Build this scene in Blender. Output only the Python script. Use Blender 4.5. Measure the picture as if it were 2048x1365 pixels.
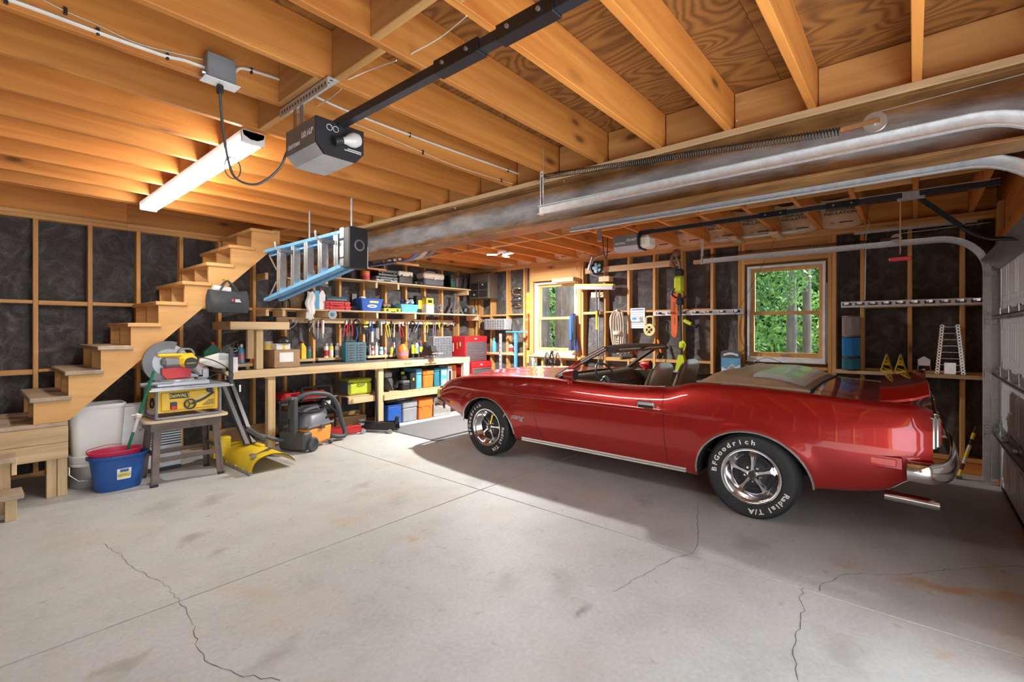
import bpy, bmesh, math, random
import numpy as np
from mathutils import Vector, Matrix
for o in list(bpy.data.objects): bpy.data.objects.remove(o)
RND = random.Random(11)
SC = bpy.context.scene; COL = SC.collection
# ---------------------------------------------------------------- camera
FPX, CX, HZ, CAMH = 942.0, 1024.0, 660.0, 1.45
YAW = math.radians(49.5)
FWD = (math.sin(YAW), math.cos(YAW)); RGT = (math.cos(YAW), -math.sin(YAW))
cam = bpy.data.cameras.new('camera'); camo = bpy.data.objects.new('camera', cam); COL.objects.link(camo)
cam.sensor_width = 36.0; cam.lens = FPX / 2048 * 36.0
cam.shift_y = (HZ - 682.5) / 2048.0
cam.clip_start = 0.02; cam.clip_end = 200
camo.location = (0, 0, CAMH); camo.rotation_euler = (math.pi / 2, 0, -YAW)
SC.camera = camo
# ---------------------------------------------------------------- world, exposure
SC.view_settings.view_transform = 'Standard'
try: SC.view_settings.look = 'None'
except Exception: pass
SC.view_settings.exposure = 0.28; SC.view_settings.gamma = 1.0
SC.view_settings.use_curve_mapping = False
W = bpy.data.worlds.new('sky'); SC.world = W; W.use_nodes = True
bg = W.node_tree.nodes['Background']; bg.inputs[0].default_value = (0.80, 0.90, 1.0, 1); bg.inputs[1].default_value = 4.8
sun = bpy.data.lights.new('sun', 'SUN'); sun.energy = 16.0; sun.angle = math.radians(2); sun.color = (1, .97, .9)
suno = bpy.data.objects.new('sun', sun); COL.objects.link(suno); suno.rotation_euler = Vector((-.62, .62, -.86)).to_track_quat('-Z', 'Y').to_euler()
LED_W, TUBE_E = 190.0, 50.0
# ---------------------------------------------------------------- pixel rays to real planes (measuring aids)
def ray(u):
    t = (u - CX) / FPX
    return FWD[0] + RGT[0] * t, FWD[1] + RGT[1] * t
def on_y(u, v, y):
    dx, dy = ray(u); d = y / dy
    return Vector((dx * d, y, CAMH - (v - HZ) / FPX * d))
def on_x(u, v, x):
    dx, dy = ray(u); d = x / dx
    return Vector((x, dy * d, CAMH - (v - HZ) / FPX * d))
def on_z(u, v, z=0.0):
    dx, dy = ray(u); d = (CAMH - z) * FPX / (v - HZ)
    return Vector((dx * d, dy * d, z))
# ---------------------------------------------------------------- materials
MATS = {}
def nd(nt, t, **kw):
    n = nt.nodes.new(t)
    for k, v in kw.items():
        if k.startswith('i_'):
            n.inputs[k[2:].replace('_', ' ')].default_value = v
        else: setattr(n, k, v)
    return n
def base(name):
    m = bpy.data.materials.new(name); m.use_nodes = True
    nt = m.node_tree; b = nt.nodes['Principled BSDF']
    MATS[name] = m
    return m, nt, b
def ramp(nt, fac, stops):
    r = nt.nodes.new('ShaderNodeValToRGB'); e = r.color_ramp.elements
    while len(e) > 1: e.remove(e[-1])
    e[0].position = stops[0][0]; e[0].color = (*stops[0][1], 1)
    for p, c in stops[1:]:
        q = e.new(p); q.color = (*c, 1)
    nt.links.new(fac, r.inputs[0]); return r.outputs[0]
def mixc(nt, fac, a, b, mode='MIX'):
    m = nt.nodes.new('ShaderNodeMix'); m.data_type = 'RGBA'; m.blend_type = mode
    for s, v in ((m.inputs[0], fac), (m.inputs[6], a), (m.inputs[7], b)):
        if hasattr(v, 'is_linked'): nt.links.new(v, s)
        elif isinstance(v, (int, float)): s.default_value = v
        else: s.default_value = (*v, 1)
    return m.outputs[2]
def mth(nt, op, a, b=None):
    m = nt.nodes.new('ShaderNodeMath'); m.operation = op
    for i, v in enumerate((a, b)):
        if v is None: continue
        if hasattr(v, 'is_linked'): nt.links.new(v, m.inputs[i])
        else: m.inputs[i].default_value = v
    return m.outputs[0]
def coords(nt, scale=(1, 1, 1), rnd=True):
    tc = nt.nodes.new('ShaderNodeTexCoord'); v = tc.outputs['Object']
    if rnd:
        oi = nt.nodes.new('ShaderNodeObjectInfo')
        s = nt.nodes.new('ShaderNodeVectorMath'); s.operation = 'SCALE'; s.inputs[0].default_value = (37.1, 23.7, 51.3)
        nt.links.new(oi.outputs['Random'], s.inputs['Scale'])
        a = nt.nodes.new('ShaderNodeVectorMath'); a.operation = 'ADD'
        nt.links.new(v, a.inputs[0]); nt.links.new(s.outputs[0], a.inputs[1]); v = a.outputs[0]
    mp = nt.nodes.new('ShaderNodeMapping'); mp.inputs['Scale'].default_value = scale
    nt.links.new(v, mp.inputs[0]); return mp.outputs[0]
def noise(nt, vec, scale=5, detail=4, rough=.55, dist=0):
    n = nd(nt, 'ShaderNodeTexNoise'); n.inputs['Scale'].default_value = scale; n.inputs['Detail'].default_value = detail
    n.inputs['Roughness'].default_value = rough; n.inputs['Distortion'].default_value = dist
    nt.links.new(vec, n.inputs['Vector']); return n.outputs['Fac']
def bump(nt, b, h, st=.2, dist=.01):
    n = nd(nt, 'ShaderNodeBump'); n.inputs['Strength'].default_value = st; n.inputs['Distance'].default_value = dist
    nt.links.new(h, n.inputs['Height']); nt.links.new(n.outputs[0], b.inputs['Normal'])
def mk(name, col, rough=.5, metal=0.0, var=.12, coat=0.0, emit=0.0, nscale=9, bmp=0.0, trans=0.0, alpha=1.0, spec=None):
    if name in MATS: return MATS[name]
    m, nt, b = base(name)
    b.inputs['Roughness'].default_value = rough; b.inputs['Metallic'].default_value = metal
    if var > 0:
        f = noise(nt, coords(nt), nscale, 4)
        lo = tuple(max(0, c * (1 - var)) for c in col); hi = tuple(min(1, c * (1 + var)) for c in col)
        nt.links.new(ramp(nt, f, [(.3, lo), (.7, hi)]), b.inputs['Base Color'])
        if bmp: bump(nt, b, f, bmp, .004)
    else: b.inputs['Base Color'].default_value = (*col, 1)
    if coat: b.inputs['Coat Weight'].default_value = coat; b.inputs['Coat Roughness'].default_value = .04
    if emit: b.inputs['Emission Color'].default_value = (*col, 1); b.inputs['Emission Strength'].default_value = emit
    if trans: b.inputs['Transmission Weight'].default_value = trans
    if alpha < 1: b.inputs['Alpha'].default_value = alpha
    if spec is not None: b.inputs['Specular IOR Level'].default_value = spec
    return m
def wood(name, lo, hi, axis, rough=.62, knots=True, fine=13.0):
    m, nt, b = base(name)
    sc = [fine] * 3; sc[axis] = .75
    v = coords(nt, tuple(sc)); f = noise(nt, v, 1.0, 5, .6, .7)
    c = ramp(nt, f, [(.28, lo), (.72, hi)])
    oi = nt.nodes.new('ShaderNodeObjectInfo')
    r = ramp(nt, oi.outputs['Random'], [(0, (.82, .82, .82)), (.5, (.97, .97, .97)), (1, (1.12, 1.10, 1.06))])
    c = mixc(nt, 1.0, c, r, 'MULTIPLY')
    if knots:
        ks = [4.6] * 3; ks[axis] = 1.7
        vo = nd(nt, 'ShaderNodeTexVoronoi'); vo.inputs['Scale'].default_value = 1.0; vo.inputs['Randomness'].default_value = 1.0
        nt.links.new(coords(nt, tuple(ks)), vo.inputs['Vector'])
        k = ramp(nt, vo.outputs['Distance'], [(.06, (1, 1, 1)), (.105, (.4, .4, .4)), (.19, (0, 0, 0))])
        c = mixc(nt, k, c, tuple(x * .35 for x in lo))
    nt.links.new(c, b.inputs['Base Color']); b.inputs['Roughness'].default_value = rough
    bump(nt, b, f, .12, .003)
    return m
# ---------------------------------------------------------------- mesh builder
class MB:
    def __init__(s): s.v = []; s.f = []
    def add(s, vs, fs):
        o = len(s.v); s.v += [tuple(p) for p in vs]; s.f += [tuple(i + o for i in f) for f in fs]; return s
    def mark(s): return len(s.v)
    def xf(s, M, start=0):
        for i in range(start, len(s.v)): s.v[i] = tuple(M @ Vector(s.v[i]))
        return s
    def box(s, x0, y0, z0, x1, y1, z1, b=0.0):
        x0, x1 = min(x0, x1), max(x0, x1); y0, y1 = min(y0, y1), max(y0, y1); z0, z1 = min(z0, z1), max(z0, z1)
        b = min(b, .45 * min(x1 - x0, y1 - y0, z1 - z0))
        if b <= 0:
            vs = [(x, y, z) for z in (z0, z1) for y in (y0, y1) for x in (x0, x1)]
            return s.add(vs, [(0, 2, 3, 1), (4, 5, 7, 6), (0, 1, 5, 4), (2, 6, 7, 3), (0, 4, 6, 2), (1, 3, 7, 5)])
        C = [(x0, x1), (y0, y1), (z0, z1)]; vs = []; idx = {}
        for ix in (0, 1):
            for iy in (0, 1):
                for iz in (0, 1):
                    for a in range(3):
                        p = []
                        for k, i in enumerate((ix, iy, iz)):
                            q = C[k][i]
                            if k != a: q += b if i == 0 else -b
                            p.append(q)
                        idx[(ix, iy, iz, a)] = len(vs); vs.append(p)
        fs = []
        def q(c, a): return idx[(*c, a)]
        for a in range(3):
            e, g = [k for k in range(3) if k != a]
            for i in (0, 1):
                cs = []
                for (j, k) in ((0, 0), (1, 0), (1, 1), (0, 1)):
                    c = [0, 0, 0]; c[a] = i; c[e] = j; c[g] = k; cs.append(q(c, a))
                fs.append(cs)
            for j in (0, 1):
                for k in (0, 1):
                    c0 = [0, 0, 0]; c1 = [0, 0, 0]; c0[a] = 0; c1[a] = 1
                    for c in (c0, c1): c[e] = j; c[g] = k
                    fs.append([q(c0, e), q(c1, e), q(c1, g), q(c0, g)])
        for ix in (0, 1):
            for iy in (0, 1):
                for iz in (0, 1): fs.append([q((ix, iy, iz), a) for a in range(3)])
        return s.add(vs, fs)
    def bx(s, c, d, b=0.0, rz=0, rx=0, ry=0):
        k = s.mark(); s.box(-d[0] / 2, -d[1] / 2, -d[2] / 2, d[0] / 2, d[1] / 2, d[2] / 2, b)
        M = Matrix.Translation(Vector(c)) @ Matrix.Rotation(rz, 4, 'Z') @ Matrix.Rotation(ry, 4, 'Y') @ Matrix.Rotation(rx, 4, 'X')
        return s.xf(M, k)
    def bar(s, p0, p1, w, h, b=0.0, up=(0, 0, 1)):
        p0, p1 = Vector(p0), Vector(p1); d = p1 - p0; L = d.length; d.normalize(); up = Vector(up)
        if abs(d.dot(up)) > .99: up = Vector((1, 0, 0))
        sx = d.cross(up).normalized(); sz = sx.cross(d)
        k = s.mark(); s.box(-w / 2, 0, -h / 2, w / 2, L, h / 2, b)
        M = Matrix((sx, d, sz)).transposed().to_4x4(); M.translation = p0
        return s.xf(M, k)
    def tube(s, pts, r, n=8, closed=False, cap=True):
        P = [Vector(p) for p in pts]; m = len(P); rs = r if isinstance(r, (list, tuple)) else [r] * m
        T = []
        for i in range(m):
            a = P[(i - 1) % m] if (closed or i > 0) else P[0]; b = P[(i + 1) % m] if (closed or i < m - 1) else P[-1]
            t = b - a; T.append(t.normalized() if t.length > 1e-9 else Vector((0, 0, 1)))
        u = T[0].orthogonal().normalized(); vs = []
        for i in range(m):
            u = u - T[i] * u.dot(T[i])
            u = u.normalized() if u.length > 1e-6 else T[i].orthogonal().normalized()
            w = T[i].cross(u)
            for k in range(n):
                a = 2 * math.pi * k / n; vs.append(P[i] + (u * math.cos(a) + w * math.sin(a)) * rs[i])
        fs = []
        for i in range(m if closed else m - 1):
            j = (i + 1) % m
            for k in range(n): fs.append((i * n + k, i * n + (k + 1) % n, j * n + (k + 1) % n, j * n + k))
        if cap and not closed: fs += [tuple(range(n - 1, -1, -1)), tuple((m - 1) * n + k for k in range(n))]
        return s.add(vs, fs)
    def cyl(s, p0, p1, r0, r1=None, n=16, cap=True):
        return s.tube([p0, p1], [r0, r0 if r1 is None else r1], n, cap=cap)
    def lathe(s, prof, c=(0, 0, 0), n=24, M=None, arc=2 * math.pi):
        m = len(prof); vs = []; full = arc > 6.28
        N = n if full else n + 1
        for r, z in prof:
            for k in range(N):
                a = arc * k / n; vs.append((r * math.cos(a), r * math.sin(a), z))
        fs = []
        for i in range(m - 1):
            for k in range(n):
                k2 = (k + 1) % N; fs.append((i * N + k, i * N + k2, (i + 1) * N + k2, (i + 1) * N + k))
        k0 = s.mark(); s.add(vs, fs)
        T = Matrix.Translation(Vector(c)); return s.xf(T @ M if M else T, k0)
    def prism(s, poly, ax, a, b):
        n = len(poly); vs = []
        for t in (a, b):
            for p, q in poly:
                vs.append({'x': (t, p, q), 'y': (p, t, q), 'z': (p, q, t)}[ax])
        fs = [tuple(range(n - 1, -1, -1)), tuple(range(n, 2 * n))] + [(i, (i + 1) % n, n + (i + 1) % n, n + i) for i in range(n)]
        return s.add(vs, fs)
    def ball(s, c, r, n=12, m=8):
        rx, ry, rz = r if isinstance(r, (tuple, list)) else (r, r, r)
        vs = [(c[0], c[1], c[2] - rz)]
        for i in range(1, m):
            a = -math.pi / 2 + math.pi * i / m
            for k in range(n):
                p = 2 * math.pi * k / n; vs.append((c[0] + rx * math.cos(a) * math.cos(p), c[1] + ry * math.cos(a) * math.sin(p), c[2] + rz * math.sin(a)))
        vs.append((c[0], c[1], c[2] + rz)); fs = []
        for k in range(n): fs.append((0, 1 + (k + 1) % n, 1 + k))
        for i in range(m - 2):
            for k in range(n): fs.append((1 + i * n + k, 1 + i * n + (k + 1) % n, 1 + (i + 1) * n + (k + 1) % n, 1 + (i + 1) * n + k))
        L = len(vs) - 1
        for k in range(n): fs.append((L, 1 + (m - 2) * n + k, 1 + (m - 2) * n + (k + 1) % n))
        return s.add(vs, fs)
    def grid(s, fn, nu, nv, closeu=False):
        vs = [fn(i / nu, j / nv) for i in range(nu + 1) for j in range(nv + 1)]; w = nv + 1
        return s.add(vs, [(i * w + j, (i + 1) * w + j, (i + 1) * w + j + 1, i * w + j + 1) for i in range(nu) for j in range(nv)])
    def mesh(s, name, mat, ang=35, fix=True, off=(0, 0, 0)):
        me = bpy.data.meshes.new(name)
        if off != (0, 0, 0): s.v = [(p[0] - off[0], p[1] - off[1], p[2] - off[2]) for p in s.v]
        me.from_pydata(s.v, [], s.f)
        if fix:
            bm = bmesh.new(); bm.from_mesh(me); bmesh.ops.recalc_face_normals(bm, faces=bm.faces); bm.to_mesh(me); bm.free()
        me.polygons.foreach_set('use_smooth', [True] * len(me.polygons))
        me.set_sharp_from_angle(angle=math.radians(ang))
        for m in (mat if isinstance(mat, (list, tuple)) else [mat]): me.materials.append(MATS[m] if isinstance(m, str) else m)
        me.update(); return me
def link(name, data, parent=None, loc=(0, 0, 0)):
    o = bpy.data.objects.new(name, data); COL.objects.link(o); o.location = loc
    if parent is not None: o.parent = parent
    return o
def tag(o, label, cat, group=None):
    o['label'] = label; o['category'] = cat
    if group: o['group'] = group
    return o
def thing(name, label, cat, loc=(0, 0, 0), rz=0, group=None):
    o = link(name, None, None, loc); o.rotation_euler = (0, 0, rz); o.empty_display_size = .05
    return tag(o, label, cat, group)
def origin(p):
    v = Vector((0, 0, 0))
    while p is not None: v += p.location; p = p.parent
    return v
def part(parent, name, mb, mat, world=False, label=None, ang=35, fix=True):
    off = tuple(origin(parent)) if world else (0, 0, 0)
    o = link(name, mb.mesh(name, mat, ang, fix, off), parent)
    if label: o['label'] = label
    return o
def solo(name, mb, mat, label, cat, group=None, loc=None, rz=0, ang=35, fix=True, world=True):
    """one-mesh thing; verts in world coords if world, origin moved to loc"""
    loc = loc or (0, 0, 0)
    o = link(name, mb.mesh(name, mat, ang, fix, tuple(loc) if world else (0, 0, 0)), None, loc)
    o.rotation_euler = (0, 0, rz)
    return tag(o, label, cat, group)
def struct(name, mb=None, mat=None, parent=None):
    o = link(name, mb.mesh(name, mat) if mb else None, parent); o['kind'] = 'structure'; return o
PC = {}
def plank(parent, name, x0, y0, z0, x1, y1, z1, mat, b=.003, rot=None):
    """a board as its own object; equal boards share one mesh"""
    d = tuple(round(abs(q), 3) for q in (x1 - x0, y1 - y0, z1 - z0)); k = (d, mat, b)
    if k not in PC:
        PC[k] = MB().box(-d[0] / 2, -d[1] / 2, -d[2] / 2, d[0] / 2, d[1] / 2, d[2] / 2, b).mesh(name, mat)
    c = Vector(((x0 + x1) / 2, (y0 + y1) / 2, (z0 + z1) / 2)) - (origin(parent) if parent else Vector())
    o = link(name, PC[k], parent, c)
    if rot: o.rotation_euler = rot
    return o
def text(parent, name, body, size, loc, xdir, ydir, mat, ext=.0006, align='CENTER', shear=0, sx=1.0, bold=0):
    """flat lettering lying in the plane spanned by xdir (reading) and ydir (up)"""
    cu = bpy.data.curves.new(name, 'FONT'); cu.body = body; cu.size = size; cu.align_x = align; cu.align_y = 'CENTER'
    cu.extrude = ext; cu.shear = shear; cu.offset = bold; cu.resolution_u = 2
    t = bpy.data.objects.new(name, cu); COL.objects.link(t)
    dg = bpy.context.evaluated_depsgraph_get(); me = bpy.data.meshes.new_from_object(t.evaluated_get(dg))
    bpy.data.objects.remove(t); bpy.data.curves.remove(cu)
    X = Vector(xdir).normalized(); Y = Vector(ydir); Y = (Y - X * X.dot(Y)).normalized(); Z = X.cross(Y)
    M = Matrix((X * sx, Y, Z)).transposed().to_4x4(); M.translation = Vector(loc)
    me.transform(M); me.materials.clear(); me.materials.append(MATS[mat]); me.name = name
    return link(name, me, parent)
def copy_tree(o, parent=None):
    c = o.copy(); COL.objects.link(c); c.parent = parent
    for ch in list(o.children): copy_tree(ch, c)
    return c
def hang(pts, sag, n=10):
    """smooth polyline through points"""
    return cat_rom(pts, n)
def cat_rom(pts, n=8, closed=False):
    P = [Vector(p) for p in pts]; m = len(P); out = []
    for i in range(m if closed else m - 1):
        g = (lambda k: P[k % m]) if closed else (lambda k: P[max(0, min(m - 1, k))])
        a, b, c, d = g(i - 1), g(i), g(i + 1), g(i + 2)
        for k in range(n):
            t = k / n; out.append(.5 * ((2 * b) + (c - a) * t + (2 * a - 5 * b + 4 * c - d) * t * t + (3 * b - a - 3 * c + d) * t ** 3))
    if not closed: out.append(P[-1])
    return out
def rrect(w, h, r, n=4, cx=0, cy=0):
    out = []
    for (sx, sy, a0) in ((1, 1, 0), (-1, 1, 90), (-1, -1, 180), (1, -1, 270)):
        for k in range(n + 1):
            a = math.radians(a0 + 90 * k / n); out.append((cx + sx * (w / 2 - r) + r * math.cos(a), cy + sy * (h / 2 - r) + r * math.sin(a)))
    return out
# ================================================================ shared materials
LO, HI = (.50, .16, .024), (.76, .32, .068)
for i, a in enumerate('XYZ'): wood('lumber' + a, LO, HI, i)
for i, a in enumerate('XYZ'): wood('stud' + a, (.52, .245, .070), (.76, .43, .155), i)
for i, a in enumerate('XYZ'): wood('pine' + a, (.52, .35, .17), (.76, .57, .335), i)
wood('stair_wood', (.58, .30, .095), (.82, .48, .185), 0, knots=False, fine=7)
wood('worn_tread', (.36, .27, .19), (.58, .44, .30), 1, knots=False, fine=8)
wood('old_post', (.40, .36, .30), (.62, .57, .50), 2, fine=10)
wood('plank_brown', (.22, .12, .05), (.40, .24, .11), 0)
def plywood_mat():
    m, nt, b = base('plywood')
    v = coords(nt, (2.6, 1.0, 1)); f = noise(nt, v, 1.5, 1.0, .4, .5)
    s = mth(nt, 'SINE', mth(nt, 'MULTIPLY', f, 95)); s = mth(nt, 'MULTIPLY_ADD', s, .5); s.node.inputs[2].default_value = .5
    fine = noise(nt, coords(nt, (60, 2, 1)), 1, 3)
    c = ramp(nt, s, [(0, (.13, .045, .009)), (.55, (.29, .115, .024)), (1, (.36, .155, .036))])
    c = mixc(nt, .35, c, ramp(nt, fine, [(.3, (.17, .065, .014)), (.7, (.36, .155, .042))]))
    nt.links.new(c, b.inputs['Base Color']); b.inputs['Roughness'].default_value = .65
plywood_mat()
def concrete_mat():
    m, nt, b = base('concrete')
    v = coords(nt, rnd=False)
    big = noise(nt, v, .55, 3, .5, .3); mid = noise(nt, v, 3.2, 6, .62); fin = noise(nt, v, 42, 4, .6); spk = noise(nt, v, 9, 2)
    c = ramp(nt, big, [(.3, (.42, .42, .39)), (.5, (.495, .505, .485)), (.72, (.555, .57, .555))])
    c = mixc(nt, .55, c, ramp(nt, mid, [(.25, (.33, .325, .30)), (.5, (.495, .505, .485)), (.78, (.605, .615, .60))]))
    c = mixc(nt, .22, c, ramp(nt, fin, [(.3, (.26, .24, .22)), (.7, (.66, .64, .60))]))
    c = mixc(nt, ramp(nt, spk, [(.66, (0, 0, 0)), (.74, (.35, .35, .35))]), c, (.24, .21, .185))
    br = noise(nt, v, 1.3, 3); c = mixc(nt, ramp(nt, br, [(.55, (0, 0, 0)), (.75, (.35, .35, .35))]), c, (.50, .385, .27))
    tc = nt.nodes.new('ShaderNodeTexCoord')
    wob = nd(nt, 'ShaderNodeTexNoise'); wob.inputs['Scale'].default_value = 5; wob.inputs['Detail'].default_value = 4
    nt.links.new(tc.outputs['Object'], wob.inputs['Vector'])
    ad = nt.nodes.new('ShaderNodeVectorMath'); ad.operation = 'MULTIPLY_ADD'; ad.inputs[1].default_value = (.34, .34, 0)
    nt.links.new(wob.outputs['Color'], ad.inputs[0]); nt.links.new(tc.outputs['Object'], ad.inputs[2])
    def spot(u, vv, rx, ry, col, st, rz=0):
        nonlocal c
        p = on_z(u, vv); mp = nt.nodes.new('ShaderNodeMapping'); mp.vector_type = 'TEXTURE'
        mp.inputs['Location'].default_value = (p.x + .17, p.y + .17, 0); mp.inputs['Rotation'].default_value = (0, 0, rz); mp.inputs['Scale'].default_value = (rx, ry, 1)
        nt.links.new(ad.outputs[0], mp.inputs[0]); ln = nt.nodes.new('ShaderNodeVectorMath'); ln.operation = 'LENGTH'
        nt.links.new(mp.outputs[0], ln.inputs[0])
        c = mixc(nt, ramp(nt, ln.outputs['Value'], [(.15, (st,) * 3), (1, (0, 0, 0))]), c, col)
    dk = (.24, .21, .18)
    for u, vv, r, s in ((430, 1000, .16, .5), (725, 970, .14, .5), (950, 962, .16, .4), (385, 1078, .13, .6), (430, 1105, .09, .6), (550, 1310, .14, .45), (235, 1340, .10, .5),
                        (1130, 1180, .2, .3), (1170, 1222, .07, .8), (1100, 1000, .1, .4), (1490, 1085, .16, .45), (1290, 1005, .14, .5), (800, 1000, .14, .3), (320, 1015, .2, .35), (1010, 1155, .12, .35), (600, 915, .2, .3), (1690, 1300, .15, .35)):
        spot(u, vv, r * 1.3, r * .7, dk, s, .7)
    for u, vv, rx, ry, s in ((1900, 1178, .30, .10, .75), (2015, 1195, .16, .08, .6), (1680, 1128, .10, .05, .5), (815, 1080, .07, .05, .6), (1888, 1312, .10, .05, .4), (690, 1040, .25, .12, .25), (500, 1180, .3, .12, .2)):
        spot(u, vv, rx, ry, (.47, .24, .08), s, 1.9)
    nt.links.new(c, b.inputs['Base Color']); b.inputs['Roughness'].default_value = .58
    bump(nt, b, mixc(nt, .6, mid, fin), .12, .004)
concrete_mat()
def fabric_mat():
    m, nt, b = base('insulation_fabric')
    v = coords(nt, (1, 1, 6.2)); w = noise(nt, v, 2.1, 6, .62, 1.6)
    v2 = coords(nt, (26, 26, 160)); f = noise(nt, v2, 1, 3, .7, 2.5)
    c = ramp(nt, w, [(.36, (.018, .016, .016)), (.50, (.085, .082, .083)), (.70, (.32, .315, .32))])
    c = mixc(nt, .45, c, ramp(nt, f, [(.35, (.018, .016, .016)), (.70, (.34, .335, .34))]))
    nt.links.new(c, b.inputs['Base Color']); b.inputs['Roughness'].default_value = .46; b.inputs['Specular IOR Level'].default_value = .75
    bump(nt, b, mixc(nt, .30, w, f), 1.0, .06)
fabric_mat()
def beam_mat():
    m, nt, b = base('rusty_steel')
    v = coords(nt, (3, .8, 5), rnd=False); f = noise(nt, v, 1.6, 5, .6, .6); g = noise(nt, coords(nt, (2, 1, 3), rnd=False), 4, 4)
    tc = nt.nodes.new('ShaderNodeTexCoord'); sx = nt.nodes.new('ShaderNodeSeparateXYZ'); nt.links.new(tc.outputs['Object'], sx.inputs[0])
    e = mth(nt, 'ABSOLUTE', mth(nt, 'ADD', sx.outputs['Z'], -2.42)); e = mth(nt, 'MULTIPLY', e, 4.6)
    r = mth(nt, 'ADD', e, mth(nt, 'MULTIPLY_ADD', f, .9)); r.node.inputs[1].default_value = .9
    k = ramp(nt, mth(nt, 'ADD', mth(nt, 'MULTIPLY', f, .9), mth(nt, 'MULTIPLY', e, .8)), [(.62, (0, 0, 0)), (.86, (1, 1, 1))])
    steel = ramp(nt, g, [(.3, (.20, .205, .215)), (.7, (.42, .435, .455))]); rust = ramp(nt, g, [(.3, (.13, .055, .018)), (.7, (.36, .18, .055))])
    nt.links.new(mixc(nt, k, steel, rust), b.inputs['Base Color']); b.inputs['Roughness'].default_value = .5; b.inputs['Metallic'].default_value = .25
beam_mat()
mk('groove', (.05, .045, .04), .9)
mk('crack', (.13, .11, .10), .95)
mk('galv', (.52, .54, .55), .38, .85, nscale=30)
mk('galv_light', (.70, .72, .73), .45, .6, nscale=30)
mk('white_paint', (.80, .81, .82), .4)
mk('vinyl', (.86, .87, .88), .35)
mk('black_plastic', (.022, .022, .024), .42)
mk('black_rubber', (.018, .018, .018), .7)
mk('black_metal', (.02, .02, .022), .35, .4)
mk('chrome', (.82, .82, .84), .08, 1.0, var=.03)
mk('aluminium', (.72, .73, .74), .28, .9, nscale=20)
mk('steel_dull', (.40, .40, .41), .4, .8)
mk('kraft', (.60, .40, .235), .7, nscale=14)
mk('ink', (.03, .028, .026), .8)
mk('white_print', (.85, .85, .83), .6, var=0)
mk('cable_white', (.74, .71, .64), .5)
def glass_mat(name, tint=(.95, .98, .97), rough=0.0):
    m, nt, b = base(name); out = nt.nodes['Material Output']
    tr = nt.nodes.new('ShaderNodeBsdfTransparent'); tr.inputs[0].default_value = (*tint, 1)
    gl = nt.nodes.new('ShaderNodeBsdfGlossy'); gl.inputs['Roughness'].default_value = .02 + rough
    fr = nt.nodes.new('ShaderNodeFresnel'); fr.inputs[0].default_value = 1.45
    ms = nt.nodes.new('ShaderNodeMixShader'); nt.links.new(fr.outputs[0], ms.inputs[0]); nt.links.new(tr.outputs[0], ms.inputs[1]); nt.links.new(gl.outputs[0], ms.inputs[2])
    nt.links.new(ms.outputs[0], out.inputs[0])
glass_mat('glass'); glass_mat('clear_plastic', (.8, .84, .86), .1)
# ================================================================ room shell
XL, XW, YB, YF = -.90, 6.55, 6.60, -.62       # left wall, window wall stud face, back wall stud face, front wall face
ZJ, ZP = 2.625, 2.86                          # joist underside, plywood underside
JX, JY = 3.056, 2.985                         # control joints
floor = struct('floor', MB().box(XL - .2, YF - .25, -.05, XW + .2, YB + .2, -.012), 'groove')
g = .004
for (x0, x1) in ((XL - .2, JX - g), (JX + g, XW + .2)):
    for (y0, y1) in ((YF - .25, JY - g), (JY + g, YB + .2)):
        part(floor, 'slab', MB().box(x0, y0, -.03, x1, y1, 0, .003), 'concrete')
def crack(pts, w):
    P = [on_z(u, v) for u, v in pts]; Q = []
    for a, b in zip(P[:-1], P[1:]):
        n = max(2, int((b - a).length / .035))
        for k in range(n):
            q = a.lerp(b, k / n); Q.append(q + Vector((RND.uniform(-1, 1), RND.uniform(-1, 1), 0)) * .009)
    Q.append(P[-1]); mb = MB(); vs = []
    for i, q in enumerate(Q):
        t = (Q[min(i + 1, len(Q) - 1)] - Q[max(i - 1, 0)]); n = Vector((-t.y, t.x, 0)).normalized(); ww = w * RND.uniform(.35, 1.1)
        vs += [q + n * ww + Vector((0, 0, .0012)), q - n * ww + Vector((0, 0, .0012))]
    mb.add(vs, [(2 * i, 2 * i + 2, 2 * i + 3, 2 * i + 1) for i in range(len(Q) - 1)])
    part(floor, 'crack', mb, 'crack')
crack([(205, 1088), (240, 1110), (270, 1140), (330, 1170), (365, 1210), (385, 1240), (395, 1290), (410, 1320), (470, 1350), (560, 1362)], .0018)
crack([(1397, 1000), (1395, 1050), (1398, 1075), (1390, 1105), (1340, 1120), (1300, 1142), (1225, 1185)], .0015)
crack([(1640, 1183), (1644, 1172), (1662, 1162), (1690, 1149), (1800, 1151), (1850, 1146), (1915, 1138), (1990, 1134), (2048, 1133)], .002)
crack([(1606, 1176), (1601, 1200), (1607, 1216), (1598, 1250), (1588, 1300), (1597, 1364)], .002)
# ---- back wall
wall_back = struct('wall_back', MB().box(XL - .2, YB + .16, 0, XW + .3, YB + .19, ZP), 'studX')
PANEL = []
def noise2(nx, ny, seed):
    r = np.random.RandomState(seed); a = np.zeros((nx, ny))
    for k in range(14):
        fx, fy, p = r.uniform(-7, 7), r.uniform(-7, 7), r.uniform(0, 6.28)
        X, Y = np.meshgrid(np.linspace(0, 1, nx), np.linspace(0, 1, ny), indexing='ij')
        a += np.sin(fx * X * 1.2 + fy * Y * 2.4 + p + .8 * np.sin(fy * X + 3 * Y)) / (2 + (abs(fx) + abs(fy)) * .35)
    return a / np.abs(a).max()
for s in range(6):
    n = noise2(13, 37, s + 3); mb = MB()
    mb.grid(lambda a, b: (a - .5, n[int(round(a * 12)), int(round(b * 36))] * .030 - .022 * math.sin(math.pi * a), b), 12, 36)
    PANEL.append(mb.mesh('insulation_panel', 'insulation_fabric', 80, fix=False))
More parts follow.
